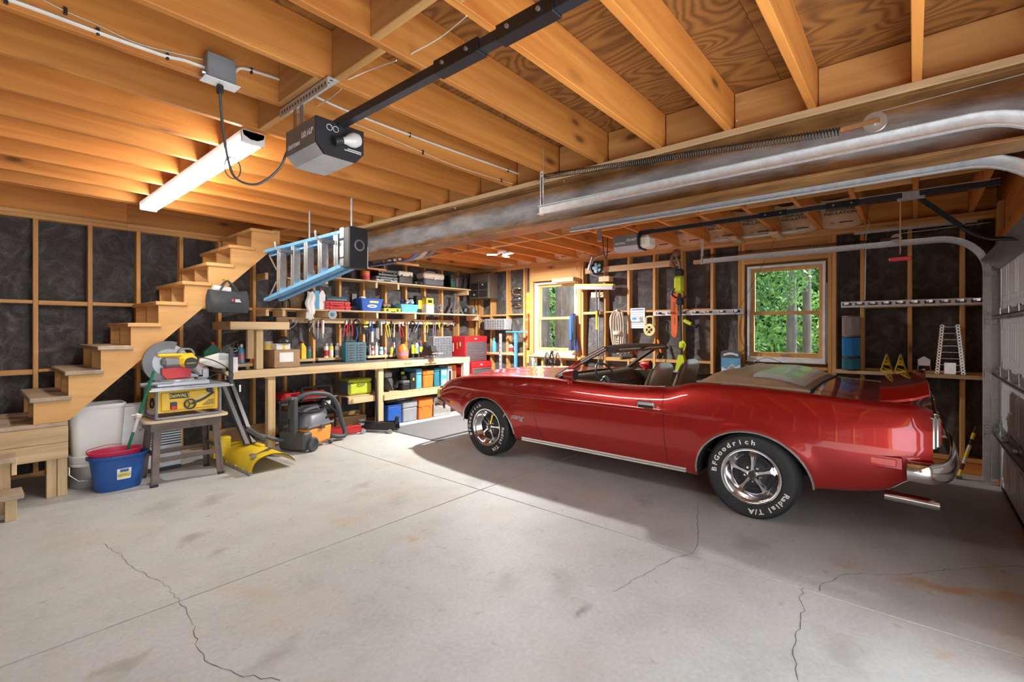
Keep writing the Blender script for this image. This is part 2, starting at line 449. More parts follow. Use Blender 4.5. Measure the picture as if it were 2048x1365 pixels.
def ins(parent, a0, a1, z0, z1, wall):
    o = link('insulation_panel', PANEL[RND.randrange(6)], parent)
    if wall == 'y': o.location = ((a0 + a1) / 2, YB + .11, z0)
    else: o.location = (XW + .11, (a0 + a1) / 2, z0); o.rotation_euler = (0, 0, -math.pi / 2)
    o.scale = (a1 - a0 + .005, 1, z1 - z0)
XS = [.482 + .406 * k for k in range(-3, 16)]
for x in XS: plank(wall_back, 'stud', x - .019, YB, .04, x + .019, YB + .14, 2.549, 'studZ')
for (a, b) in ((XL, 1.2), (1.2, 3.64), (3.64, XW + .1)):
    plank(wall_back, 'top_plate', a, YB, 2.549, b, YB + .14, 2.587, 'studX'); plank(wall_back, 'top_plate', a, YB, 2.588, b, YB + .14, 2.626, 'studX')
    plank(wall_back, 'bottom_plate', a, YB, .002, b, YB + .14, .04, 'studX')
    plank(wall_back, 'rim_board', a, YB + .03, 2.627, b, YB + .07, ZP - .001, 'lumberX')
for x0, x1 in zip(XS[:-1], XS[1:]):
    ins(wall_back, x0 + .019, x1 - .019, .03, 2.56, 'y')
    if x0 < 3.3:
        for z in ((1.705, 1.02) if x0 < 2.9 else (1.705,)): plank(wall_back, 'blocking', x0 + .02, YB + .004, z + RND.uniform(-.012, .012), x1 - .02, YB + .09, z + .038, 'studX')
# ---- window wall
WIN = [(4.23, 5.085, 1.035, 2.265), (.79, 1.635, 1.06, 2.258)]
mb = MB(); xs0, xs1 = XW + .16, XW + .19
yy = [YF - .2, WIN[1][0], WIN[1][1], WIN[0][0], WIN[0][1], YB + .2]
for i in (0, 2, 4): mb.box(xs0, yy[i], 0, xs1, yy[i + 1], ZP)
for w in WIN: mb.box(xs0, w[0], 0, xs1, w[1], w[2]); mb.box(xs0, w[0], w[3], xs1, w[1], ZP)
wall_right = struct('wall_right', mb, 'studY')
YS = [-.37 + .406 * k for k in range(0, 18)]
def inwin(y, m=.03): return any(w[0] - m < y < w[1] + m for w in WIN)
for y in YS:
    if not inwin(y): plank(wall_right, 'stud', XW, y - .019, .16, XW + .14, y + .019, 2.549, 'studZ')
    else:
        w = [w for w in WIN if w[0] - .03 < y < w[1] + .03][0]
        plank(wall_right, 'cripple_stud', XW, y - .019, .16, XW + .14, y + .019, w[2] - .09, 'studZ')
for w in WIN:
    for y in (w[0] - .045, w[1] + .045): plank(wall_right, 'jamb_stud', XW, y - .019, .16, XW + .14, y + .019, 2.549, 'studZ')
    for y in (w[0] - .086, w[1] + .086): plank(wall_right, 'king_stud', XW, y - .019, .16, XW + .14, y + .019, 2.549, 'studZ')
    plank(wall_right, 'header', XW, w[0] - .03, w[3] + .03, XW + .09, w[1] + .03, 2.548, 'studY')
    plank(wall_right, 'rough_sill', XW - .002, w[0] - .025, w[2] - .09, XW + .14, w[1] + .025, w[2] - .052, 'studY')
plank(wall_right, 'king_stud', XW, 6.42, .16, XW + .14, 6.46, 2.549, 'studZ')
for (a, b) in ((YF, 2.2), (2.2, 4.7), (4.7, YB)):
    plank(wall_right, 'top_plate', XW, a, 2.549, XW + .14, b, 2.587, 'studY'); plank(wall_right, 'top_plate', XW, a, 2.588, XW + .14, b, 2.626, 'studY')
    plank(wall_right, 'bottom_plate', XW, a, .122, XW + .14, b, .16, 'studY'); plank(wall_right, 'sill_board', XW + .01, a, .001, XW + .14, b, .12, 'lumberY')
    plank(wall_right, 'rim_board', XW + .09, a, 2.627, XW + .13, b, ZP - .001, 'lumberY')
ye = [YF] + YS + [YB]
for y0, y1 in zip(ye[:-1], ye[1:]):
    if y1 - y0 < .1: continue
    hit = [w for w in WIN if y0 < w[1] + .1 and y1 > w[0] - .1]
    if not hit:
        ins(wall_right, y0 + .015, y1 - .015, .12, 2.56, 'x')
        for z in (1.70, .985):
            plank(wall_right, 'blocking', XW + .003, y0 + .02, z + RND.uniform(-.02, .02), XW + .09, y1 - .02, z + .038, 'studY')
    else:
        w = hit[0]
        ins(wall_right, y0 + .015, y1 - .015, .12, w[2] - .08, 'x')
        a, b = max(y0, w[1] + .1), y1
        if b - a > .06: ins(wall_right, a, b, .12, 2.56, 'x')
        a, b = y0, min(y1, w[0] - .1)
        if b - a > .06: ins(wall_right, a, b, .12, 2.56, 'x')
for y in YS[:3] + YS[5:11] + YS[15:]:
    pass
plank(wall_right, 'nailer_board', XW - .04, 2.48, 2.345, XW - .001, 4.02, 2.435, 'pineY')
plank(wall_right, 'nailer_board', XW - .04, 1.72, 2.345, XW - .001, 2.30, 2.40, 'pineY')
# windows
mk('sash_wood', (.66, .37, .13), .45, nscale=20)
def window(n, w):
    y0, y1, z0, z1 = w; r = struct('window_%d' % n)
    x = XW + .02
    def frame(name, m, ya, yb, za, zb, t, xa, xb, par, tb=None):
        b = MB(); tb = tb or t
        b.box(xa, ya, za, xb, ya + t, zb, .002); b.box(xa, yb - t, za, xb, yb, zb, .002); b.box(xa, ya + t, za, xb, yb - t, za + tb, .002); b.box(xa, ya + t, zb - t, xb, yb - t, zb, .002)
        return part(par, name, b, m)
    frame('vinyl_frame', 'vinyl', y0, y1, z0, z1, .028, x - .005, x + .15, r, .045)
    zm = (z0 + z1) / 2 + .0
    s = frame('lower_sash', 'sash_wood', y0 + .03, y1 - .03, z0 + .047, zm + .02, .042, x + .035, x + .075, r, .06)
    part(s, 'pane', MB().box(x + .052, y0 + .07, z0 + .105, x + .056, y1 - .07, zm - .02), 'glass')
    mb = MB().box(x + .022, (y0 + y1) / 2 - .05, z0 + .066, x + .037, (y0 + y1) / 2 + .05, z0 + .084, .003); part(s, 'sash_lift', mb, 'steel_dull')
    s = frame('upper_sash', 'sash_wood', y0 + .03, y1 - .03, zm - .02, z1 - .03, .042, x + .08, x + .12, r)
    part(s, 'pane', MB().box(x + .098, y0 + .07, zm + .02, x + .102, y1 - .07, z1 - .07), 'glass')
    part(r, 'sill', MB().box(x - .03, y0 - .005, z0 - .014, x + .05, y1 + .005, z0 - .001, .003), 'vinyl')
    # tape and shims around the frame
    part(r, 'foam_strip', MB().box(x - .002, y0 - .022, z0, x + .02, y0 - .003, z1 - .25, .004), 'steel_dull')
for i, w in enumerate(WIN): window(i + 1, w)
# ---- left and front walls (behind and beside the viewpoint)
wall_left = struct('wall_left', MB().box(XL - .16, YF - .2, 0, XL - .14, YB + .2, ZP), 'studY')
for k in range(18): plank(wall_left, 'stud', XL - .14, -.37 + .406 * k - .019, .04, XL, -.37 + .406 * k + .019, 2.626, 'studZ')
part(wall_left, 'insulation_panel', MB().box(XL - .06, YF, .04, XL - .05, YB, 2.62), 'insulation_fabric')
DX0, DX1, DH = 3.22, 6.22, 2.13
mb = MB()
for (a, b) in ((XL - .15, -.45), (2.72, DX0), (DX1, XW + .2)): mb.box(a, YF - .16, 0, b, YF - .02, ZP)
mb.box(-.45, YF - .16, DH + .02, 2.72, YF - .02, ZP); mb.box(DX0, YF - .16, DH + .02, DX1, YF - .02, ZP)  # unseen left-bay doorway, left open without a door to let daylight in
wall_front = struct('wall_front', mb, 'lumberX')
plank(wall_front, 'header_board', 2.72, YF - .018, DH + .1, XW, YF, 2.62, 'lumberX')
for x in (6.26, 6.42): plank(wall_front, 'jamb_board', x, YF - .018, 0, x + .12, YF + .02, 2.62, 'lumberZ')
plank(wall_front, 'hanging_block', 6.10, YF + .001, 2.36, 6.24, YF + .04, 2.62, 'studZ')
# ---- ceiling: plywood, joists, blocking
ceiling = struct('ceiling', MB().box(XL - .15, YF - .2, ZP + .02, .02, YB + .2, ZP + .04).box(.02, YF - .2, ZP + .02, 2.52, 5.6, ZP + .04).box(2.52, YF - .2, ZP + .02, XW + .2, YB + .2, ZP + .04), 'groove')
rows = [YF - .2, .57, 1.79, 3.01, 4.23, 5.60, YB + .2]
for i, (y0, y1) in enumerate(zip(rows[:-1], rows[1:])):
    cuts = [XL - .15, .3 + .6 * (i % 2), 2.74, 5.18, XW + .2]
    if i == 5: cuts = [2.52, 5.18, XW + .2]
    for x0, x1 in zip(cuts[:-1], cuts[1:]): plank(ceiling, 'plywood_sheet', x0 + .001, y0 + .001, ZP, x1 - .001, y1 - .001, ZP + .019, 'plywood', 0)
mb = MB()
for bx_ in ((0, 5.58, .02, 5.6), (0, YB + .14, .02, YB + .16)): pass
mb.box(0, 5.59, ZP, 2.54, 5.61, 4.4).box(0, YB + .1, ZP, 2.54, YB + .12, 4.4).box(0, 5.6, ZP, .02, YB + .1, 4.4).box(2.52, 5.6, ZP, 2.54, YB + .1, 4.4).box(0, 5.6, 4.4, 2.54, YB + .1, 4.42)
part(ceiling, 'stairwell_lining', mb, 'lumberX')
YJ = [.836 + .4225 * k for k in range(-3, 14)]
for y in YJ:
    if y < 5.5: plank(ceiling, 'joist', XL, y - .019, ZJ, 3.0, y + .019, ZP - .001, 'lumberX')
    elif y > 5.7 and y < 6.5: plank(ceiling, 'joist', 2.52, y - .019, ZJ, 3.0, y + .019, ZP - .001, 'lumberX')
    plank(ceiling, 'joist', 3.042, y - .019, ZJ, XW + .08, y + .019, ZP - .001, 'lumberX')
for y in (5.486, 5.535): plank(ceiling, 'trimmer_joist', XL, y - .019, ZJ, 3.0, y + .019, ZP - .001, 'lumberX')
plank(ceiling, 'header', 2.48, 5.56, ZJ, 2.518, YB, ZP - .001, 'lumberY')
for i, (y0, y1) in enumerate(zip(YJ[:-1], YJ[1:])):
    plank(ceiling, 'blocking', 3.002, y0 + .02, ZJ + .002, 3.04, y1 - .02, ZP - .002, 'studY')
    if y1 < 5.5: x = 1.10 + (.035 if i % 2 else -.03); plank(ceiling, 'blocking', x, y0 + .02, ZJ + .001, x + .038, y1 - .02, ZP - .002, 'studY')
    x = 4.9 + (.03 if i % 2 else -.03); plank(ceiling, 'blocking', x, y0 + .02, ZJ + .001, x + .038, y1 - .02, ZP - .002, 'studY')
# paper-faced batts tucked into the joist ends over the window wall
for i, (y0, y1) in enumerate(zip(YJ[:-1], YJ[1:])):
    if y0 < .4 or y1 > 6.5: continue
    n = noise2(9, 9, i + 40); a0 = RND.uniform(5.95, 6.12)
    def fn(a, b):
        th = b * math.pi / 2; xx = a0 + (XW - a0) * math.sin(th); zz = ZJ + .01 + (ZP - .015 - ZJ) * math.cos(th) ** .9
        k = n[int(round(a * 8)), int(round(b * 8))] * .02 - .03 * math.sin(math.pi * a)
        return (xx + k, y0 + .02 + (y1 - y0 - .04) * a, zz + k)
    bt = part(ceiling, 'insulation_batt', MB().grid(fn, 8, 8), 'kraft', fix=False, ang=80, label='tan paper-faced fiberglass batt')
    if y0 < 4.3:
        ym = (y0 + y1) / 2
        c = Vector(fn(.5, .42)) + Vector((-.022, 0, -.022)); up = (-.72, 0, .70)
        text(bt, 'lettering', 'FIBERGLASS\nINSULATION', .052, c, (0, -1, 0), up, 'ink', bold=.001)
        c = Vector(fn(.5, .8)) + Vector((-.02, 0, -.015)); text(bt, 'lettering', '[A]', .034, c + Vector((0, .09, 0)), (0, -1, 0), (-.35, 0, .9), 'ink'); part(bt, 'print_block', MB().bx(c - Vector((0, .04, 0)), (.002, .13, .012), ry=-.35), 'ink')
# ---- steel beam
bm_ = thing('steel_beam', 'long rust-streaked steel I-beam running under the ceiling joists', 'beam', (3.04, 3, 2.263))
t, wb = .016, .010
mb = MB().box(2.94, YF, 2.263, 3.14, YB + .02, 2.263 + t, .002).box(2.94, YF, 2.587 - t, 3.14, YB + .02, 2.587, .002).box(3.035, YF, 2.263 + t, 3.045, YB + .02, 2.587 - t)
part(bm_, 'beam_section', mb, 'rusty_steel', True)
for o in bm_.children:
    o.data.transform(Matrix.Translation((3.04, 3, 2.263))); o.location = (-3.04, -3, -2.263)
mb = MB().box(2.928, YF, 2.588, 3.15, YB + .02, 2.6245, .002); part(bm_, 'nailing_plate', mb, 'pineY', True, label='pale timber plate on top of the beam')
for y in (3.2, 4.75, 1.55, 2.0): part(bm_, 'clip', MB().cyl((2.945, y, 2.555), (2.945, y, 2.573), .007, n=8), 'galv', True)
# ================================================================ lamps
mk('tube_glow', (1.0, .96, .90), .5, emit=TUBE_E, var=0)
mk('lamp_white', (.85, .85, .84), .4, var=.03)
FX, FY0, FY1, FZ = 1.13, 2.98, 5.40, 2.575
t = thing('fluorescent_light', 'long white twin-tube fluorescent fixture glowing under the joists', 'light', (FX, (FY0 + FY1) / 2, FZ))
part(t, 'housing', MB().prism([(-.065, .048), (.065, .048), (.055, .018), (.02, .0), (-.02, .0), (-.055, .018)], 'y', FY0 - 4.19, FY1 - 4.19), 'lamp_white')
for s in (-.038, .038):
    part(t, 'tube', MB().cyl((s, FY0 - 4.15, -.008), (s, FY1 - 4.23, -.008), .019, n=12), 'tube_glow')
for y in (FY0 - 4.19, FY1 - 4.21): part(t, 'end_cap', MB().box(-.065, y, -.024, .065, y + .022, .05, .004), 'lamp_white')
# three-headed work light
LX, LY, LZ = 5.23, 4.66, 2.60
t = thing('ceiling_lamp', 'bright three-headed white lamp on the ceiling above the car bonnet', 'light', (LX, LY, LZ))
part(t, 'base_plate', MB().cyl((0, 0, .0), (0, 0, .024), .07, n=20), 'lamp_white')
mk('led_glow', (1, .98, .95), .5, emit=60, var=0)
for k in range(3):
    a = math.radians(20 + 120 * k); c, s = math.cos(a), math.sin(a)
    arm = part(t, 'lamp_head', MB().cyl((.03 * c, .03 * s, -.01), (.09 * c, .09 * s, -.03), .012, n=8).bx((.15 * c, .15 * s, -.03), (.16, .075, .014), .004, rz=a), 'lamp_white')
    part(arm, 'led_panel', MB().bx((.15 * c, .15 * s, -.039), (.145, .062, .004), .001, rz=a), 'led_glow')
L = bpy.data.lights.new('ceiling_lamp_light', 'AREA'); L.shape = 'DISK'; L.size = .13; L.energy = LED_W; L.color = (1, .97, .93)
lo = bpy.data.objects.new('ceiling_lamp_light', L); COL.objects.link(lo); lo.location = (LX, LY, LZ - .10)
# ================================================================ garage door, tracks, openers
door = struct('door_1')
mk('door_white', (.74, .76, .78), .38, nscale=4, var=.05); mk('door_steel', (.42, .44, .46), .35, .8, nscale=40)
SH = DH / 4
for i in range(4):
    z0 = i * SH + .004; z1 = (i + 1) * SH - .002
    sec = part(door, 'door_section', MB().box(DX0, YF - .03, z0, DX1, YF + .012, z1, .004), 'door_white')
    for k in range(6):
        a = DX0 + .12 + k * (DX1 - DX0 - .16) / 6; b = a + (DX1 - DX0 - .16) / 6 - .08
        p = MB(); p.box(a, YF + .011, z0 + .09, b, YF + .019, z1 - .09, .006); p.box(a + .05, YF + .017, z0 + .14, b - .05, YF + .026, z1 - .14, .006)
        part(sec, 'raised_panel', p, 'door_white')
    part(door, 'end_stile', MB().box(DX1 - .09, YF + .012, z0, DX1 + .005, YF + .022, z1, .002), 'door_steel')
    if i:
        p = MB(); p.box(DX0 + .02, YF + .015, z0 - .03, DX1 - .02, YF + .075, z0 - .022, .001).box(DX0 + .02, YF + .018, z0 - .022, DX1 - .02, YF + .024, z0 + .03, .001).box(DX0 + .02, YF + .07, z0 - .045, DX1 - .02, YF + .075, z0 - .022)
        part(door, 'strut', p, 'door_steel')
        for x in (DX1 - .05, DX1 - .55, DX1 - 1.05):
            h = MB(); h.box(x - .04, YF + .02, z0 - .05, x + .04, YF + .028, z0 + .05, .004).cyl((x - .035, YF + .045, z0), (x + .035, YF + .045, z0), .016, n=10)
            part(door, 'hinge', h, 'galv')
p = MB().box(DX0, YF - .028, .0, DX1, YF + .02, .03, .004); part(door, 'bottom_seal', p, 'black_rubber')
p = MB().prism([(YF + .02, DH - .10), (YF + .14, DH - .02), (YF + .145, DH - .03), (YF + .03, DH - .12)], 'x', DX0, DX1); part(door, 'top_bracket', p, 'door_steel')
def track(name, label, x, side, zt=2.338, yend=2.12, yv=YF + .10, floor_z=.02, hangers=(2.10,), spring=True, zsp=.14, slope=.0):
    """U-section roller track: horizontal run, quarter bend, vertical run"""
    t = thing(name, label, 'garage track', (x, yv, floor_z), group=None)
    R_ = .34; path = [(yend, zt)] + [(yv + R_ + .35, zt)]
    for k in range(0, 13):
        a = math.pi / 2 * k / 12; path.append((yv + R_ - R_ * math.sin(a), zt - R_ + R_ * math.cos(a)))
    path.append((yv, floor_z))
    sec = [(0, .03), (side * .028, .03), (side * .028, -.03), (0, -.03), (0, -.026), (side * .025, -.026), (side * .025, .026), (0, .026)]
    vs = []; n = len(sec)
    for i, (y, z) in enumerate(path):
        a = path[max(i - 1, 0)]; b = path[min(i + 1, len(path) - 1)]; tx, tz = b[0] - a[0], b[1] - a[1]; l = math.hypot(tx, tz); nx, nz = -tz / l, tx / l
        for (p, q) in sec: vs.append((x + p, y - nx * q, z - nz * q))
    mb = MB().add(vs, [(i * n + k, i * n + (k + 1) % n, (i + 1) * n + (k + 1) % n, (i + 1) * n + k) for i in range(len(path) - 1) for k in range(n)] + [tuple(range(n)), tuple((len(path) - 1) * n + k for k in range(n))])
    part(t, 'rail', mb, 'galv_light', True)
    for y in hangers:
        h = MB().box(x - .003 + side * .03, y - .016, zt - .035, x + .003 + side * .03, y + .016, 2.80, .001); ho = part(t, 'hanger_strap', h, 'galv_light', True)
        d = MB()
        for k in range(14): d.cyl((x - .0045 + side * .03, y, zt + .03 + k * .03), (x + .0045 + side * .03, y, zt + .03 + k * .03), .005, n=6)
        part(ho, 'hole', d, 'ink', True)['kind'] = 'stuff'
    if spring:
        zs = zt + zsp; y0s, y1s = .27, yend - .08; pts = []; N = 130
        for k in range(N * 6 + 1):
            a = 2 * math.pi * k / 6; y = y0s + (y1s - y0s) * k / (N * 6); pts.append((x + .019 * math.cos(a), y, zs + .019 * math.sin(a) + slope * (y - y0s)))
        part(t, 'spring', MB().tube(pts, .0028, 4), 'black_metal', True)
        pl = MB().lathe([(.010, -.008), (.046, -.008), (.039, 0), (.046, .008), (.010, .008)], (x, y0s - .13, zs + .005), 20, Matrix.Rotation(math.pi / 2, 4, 'Y'))
        po = part(t, 'pulley', pl, 'galv', True)
        part(po, 'clevis', MB().bar((x - .014, y0s, zs), (x - .014, y0s - .15, zs + .005), .004, .022).cyl((x - .022, y0s - .13, zs + .005), (x + .022, y0s - .13, zs + .005), .012, n=8), 'chrome', True)
        part(t, 'lift_cable', MB().tube([(x, y0s - .13, zs + .050), (x, yv - .02, zs + .07)], .0022, 5), 'galv', True)
        hk = MB().tube([(x, y1s, zs + slope * (y1s - y0s)), (x, y1s + .04, zs + slope * (y1s - y0s)), (x + side * .03, yend - .02, zs - .06)], .004, 5); part(t, 'spring_hook', hk, 'black_metal', True)
    for k in range(5): pass
    return t
tr = track('garage_door_track', 'pale galvanized door track with black spring beside the steel beam', 2.77, 1, zt=2.335, zsp=.078, slope=.088)
tr = track('garage_door_track', 'thin galvanized door track tucked under the steel beam edge', 3.19, 1, zt=2.272, spring=False, hangers=())
tr = track('garage_door_track', 'curved galvanized door track along the window wall', DX1 + .02, 1, zt=2.338, zsp=.045, slope=.012)
# brackets and angle iron on the window-wall track
g_ = MB()
a = MB().box(DX1 + .07, YF + .02, .05, DX1 + .075, YF + .12, 2.1).box(DX1 + .045, YF + .02, .05, DX1 + .075, YF + .025, 2.1); part(tr, 'angle_iron', a, 'galv', True)
for z in (.42, 1.0, 1.5, 1.95):
    part(tr, 'track_bracket', MB().box(DX1 + .03, YF + .03, z, DX1 + .07, YF + .12, z + .05, .002), 'galv', True)
for z in (.53, 1.06, 1.6, 2.06): part(tr, 'roller', MB().cyl((DX1 - .03, YF + .1, z), (DX1 + .04, YF + .1, z), .006, n=8).cyl((DX1 + .02, YF + .1, z), (DX1 + .036, YF + .1, z), .022, n=12), 'galv', True)
a = MB().bx((DX1 + .05, .02, 2.49), (.004, .95, .032)); part(tr, 'perforated_angle', a, 'galv', True)
# ---- openers
mk('opener_grey', (.20, .185, .175), .45, .2); mk('opener_panel', (.42, .42, .43), .4)
mk('bulb_glass', (.60, .58, .55), .25, spec=.6); mk('lens_cream', (.74, .68, .56), .4); mk('rail_dark', (.045, .047, .06), .35, .6)
def opener(name, label, x, y, z, rail_y1, rail_z, lens):
    """ceiling-mounted opener; front (door side) faces -y"""
    t = thing(name, label, 'garage opener', (x, y, z))
    w, h, L = .115, .155, .28
    prof = [(-w, h), (-w, .045), (-w + .04, 0), (w - .04, 0), (w, .045), (w, h)]
    part(t, 'housing', MB().prism(prof, 'y', .004, L), 'opener_panel')
    sk = MB().prism([(-w - .002, h), (-w - .002, .045), (-w + .001, .04), (-w + .001, h)], 'y', .004, L)
    sp = part(t, 'side_panel', sk, 'opener_grey')
    text(sp, 'lettering', '1/2 H.P', .036, (-w - .0035, .075, .098), (0, -1, 0), (0, 0, 1), 'white_print', shear=.2, bold=.0008)
    text(sp, 'lettering', 'CRAFTSMAN', .026, (-w - .0035, .20, .072), (0, -1, 0), (0, 0, 1), 'white_print', shear=.15, sx=.8)
    pf = [(p * 1.01, q * 1.005) for p, q in prof]
    fp = part(t, 'end_panel', MB().prism(pf, 'y', -.006, .006), 'black_plastic')
    if lens:
        part(t, 'light_lens', MB().bx((0, -.055, .075), (.20, .11, .13), .03), 'lens_cream')
    else:
        ring = MB()
        for dx in (-.055, -.025): ring.tube([(dx + .013 * math.cos(a * .393), -.008, .122 + .013 * math.sin(a * .393)) for a in range(16)], .0012, 4, closed=True)
        part(fp, 'symbol', ring, 'white_print'); part(fp, 'symbol', MB().bx((.068, -.0075, .052), (.07, .001, .003)).bx((.06, -.0075, .044), (.085, .001, .003)), 'white_print')
        so = part(t, 'bulb_socket', MB().cyl((-.045, -.03, .058), (-.01, -.034, .07), .021, n=14), 'black_plastic')
        pr = [(.014, 0), (.016, .018), (.03, .045), (.034, .066), (.027, .088), (.012, .098), (.0, .1)]
        M = Matrix.Translation((-.012, -.034, .069)) @ Matrix.Rotation(math.radians(72), 4, 'Y')
        part(t, 'light_bulb', MB().lathe(pr, n=18, M=M), 'bulb_glass')
    rl = MB().box(-.019, rail_y1 - y, rail_z - z - .018, .019, .04, rail_z - z + .018, .002)
    ro = part(t, 'rail', rl, 'rail_dark')
    for yy_ in ((1.30, 1.0) if not lens else (1.05, .55)):
        s_ = MB().box(-.025, yy_ - .22 - y, rail_z - z - .024, .025, yy_ - y, rail_z - z + .024, .002); so = part(ro, 'rail_splice', s_, 'black_metal')
        [part(so, 'bolt', MB().cyl((-.032, yy_ - q_ - y, rail_z - z), (.03, yy_ - q_ - y, rail_z - z), .007, n=8), 'steel_dull') for q_ in (.05, .17)]
    ch = MB().tube([(.0, .0, rail_z - z + .03), (0, rail_y1 - y, rail_z - z + .03)], .003, 5); part(ro, 'chain', ch, 'steel_dull')
    sprk = MB()
    for k in range(10): sprk.bx((.0, .02 - .015 * k, rail_z - z + .024), (.012, .006, .012))
    part(ro, 'sprocket_guard', sprk, 'black_metal')['kind'] = 'stuff'
    return t
def hanger(par, x, y0, y1, z0, lx=None):
    p = MB().box(x - .03, y0, ZJ - .004, x + .03, y1, ZJ - .001).box(x - .03, y0, ZJ - .052, x - .027, y1, ZJ - .001)
    a = part(par, 'perforated_angle', p, 'galv_light', True)
    d = MB(); n = int((y1 - y0) / .03)
    for k in range(n):
        d.bx((x, y0 + .02 + k * .03, ZJ - .0045), (.014, .008, .002)); d.bx((x - .0305, y0 + .02 + k * .03, ZJ - .03), (.002, .008, .014))
    part(a, 'slot', d, 'ink', True)['kind'] = 'stuff'
    ym = (y0 + y1) / 2 + .1
    part(par, 'drop_strap', MB().box(x - .018, ym - .02, z0, x - .015, ym + .02, ZJ - .01).box(x + .015, ym - .02, z0, x + .018, ym + .02, ZJ - .01), 'galv', True)
    part(par, 'drop_strap', MB().box(x - .03, ym - .018, z0 - .003, x + .03, ym + .018, z0 + .003), 'galv', True)
op1 = opener('garage_door_opener', 'grey and black ceiling opener with bare bulb, nearest the camera', 1.115, 1.975, 2.225, -.45, 2.382, False)
hanger(op1, 1.13, 2.06, 2.56, 2.382)
op2 = opener('garage_door_opener', 'grey ceiling opener with cream lens above the car cabin', 4.63, 2.16, 2.285, -.45, 2.462, True)
hanger(op2, 4.63, 2.28, 2.86, 2.44)
# trolley, door arm and red emergency pull
tl = MB().bx((4.63, .02, 2.434), (.05, .16, .02), .003).bx((4.63, .02, 2.46), (.056, .1, .05), .003); part(op2, 'trolley', tl, 'galv', True)
arm = MB().bar((4.63, -.03, 2.43), (4.63, -.28, 2.16), .006, .035).tube([(4.63, -.26, 2.18), (4.63, -.33, 2.115), (4.63, -.40, 2.08), (4.63, YF + .03, 2.06)], .014, 8)
part(op2, 'door_arm', arm, 'black_metal', True)
mk('red_plastic', (.55, .03, .035), .4); mk('cord_tan', (.50, .22, .12), .6)
pu = MB().tube([(4.60, .08, 2.42), (4.60, .08, 2.02)], .004, 6); po = part(op2, 'release_cord', pu, 'cord_tan', True)
part(po, 'release_handle', MB().bx((4.60, .08, 1.985), (.022, .135, .03), .006), 'red_plastic', True, label='red emergency pull handle')
# ================================================================ the car
CC = 4.85                                       # centre line of the car (x); nose points to +y
def car_paint():
    m, nt, b = base('car_red')
    f = noise(nt, coords(nt, rnd=False), 900, 1); b.inputs['Metallic'].default_value = .55; b.inputs['Roughness'].default_value = .34
    nt.links.new(ramp(nt, f, [(.3, (.33, .006, .005)), (.7, (.45, .012, .009))]), b.inputs['Base Color'])
    b.inputs['Coat Weight'].default_value = 1.0; b.inputs['Coat Roughness'].default_value = .02; b.inputs['Coat IOR'].default_value = 1.5
car_paint()
mk('car_dark', (.012, .012, .012), .7); mk('seat_vinyl', (.25, .15, .085), .38, nscale=25); mk('boot_vinyl', (.36, .25, .155), .42, nscale=12, bmp=.1)
mk('dash_dark', (.05, .035, .022), .5); mk('tan_trim', (.42, .30, .19), .5); mk('tire', (.021, .021, .022), .62, nscale=20); mk('tire_letter', (.78, .77, .72), .6)
mk('rim_dark', (.03, .03, .032), .35); mk('lens_red', (.72, .015, .02), .12, coat=.6); mk('lens_amber', (.85, .30, .03), .15, coat=.6); mk('lens_yellow', (.75, .55, .15), .2)
mk('boot_sheen', (.60, .66, .68), .14, var=.05); mk('trim_bright', (.75, .74, .72), .18, .9, var=.04); mk('gap', (.02, .004, .004), .8)
def pchip(xs, ys):
    xs = np.array(xs, float); ys = np.array(ys, float); h = np.diff(xs); d = np.diff(ys) / h; m = np.zeros_like(ys)
    for i in range(1, len(xs) - 1):
        if d[i - 1] * d[i] > 0: w1, w2 = 2 * h[i] + h[i - 1], h[i] + 2 * h[i - 1]; m[i] = (w1 + w2) / (w1 / d[i - 1] + w2 / d[i])
    m[0], m[-1] = d[0], d[-1]
    def f(x):
        x = min(max(x, xs[0]), xs[-1]); i = min(max(int(np.searchsorted(xs, x) - 1), 0), len(xs) - 2); t = (x - xs[i]) / h[i]
        return float(ys[i] * (1 + 2 * t) * (1 - t) ** 2 + m[i] * h[i] * t * (1 - t) ** 2 + ys[i + 1] * t * t * (3 - 2 * t) + m[i + 1] * h[i] * t * t * (t - 1))
    return f
AXR, AXF, TR = .957, 3.75, .325
f_zb = pchip([-.09, .03, .14, .30, .55, .9, 1.5, 3.2, 3.75, 4.12, 4.37, 4.55, 4.68], [.50, .45, .375, .335, .305, .28, .235, .235, .27, .345, .43, .48, .52])
f_w = pchip([-.09, .0, .15, .5, 1.0, 1.6, 2.3, 3.0, 3.75, 4.15, 4.45, 4.60, 4.68], [.875, .895, .915, .937, .945, .937, .935, .937, .942, .925, .895, .865, .83])
f_zs = pchip([-.09, .0, .27, .6, 1.0, 1.25, 1.42, 1.66, 2.07, 2.6, 2.9, 3.3, 3.75, 4.1, 4.3, 4.48, 4.60, 4.68], [.925, .955, .965, .985, 1.002, 1.006, .998, .942, .926, .935, .950, .942, .918, .888, .862, .818, .765, .70])
f_zc = pchip([-.09, .0, .3, .55, .8, 1.3, 2.0, 2.7, 3.0, 3.3, 3.75, 4.2, 4.45, 4.6, 4.68], [.95, .975, .995, 1.005, 1.01, .98, .94, .955, .975, .972, .958, .918, .868, .80, .715])
f_cr = pchip([-.09, .9, 1.5, 1.9, 4.2, 4.68], [0, 0, .5, 1, 1, .5])
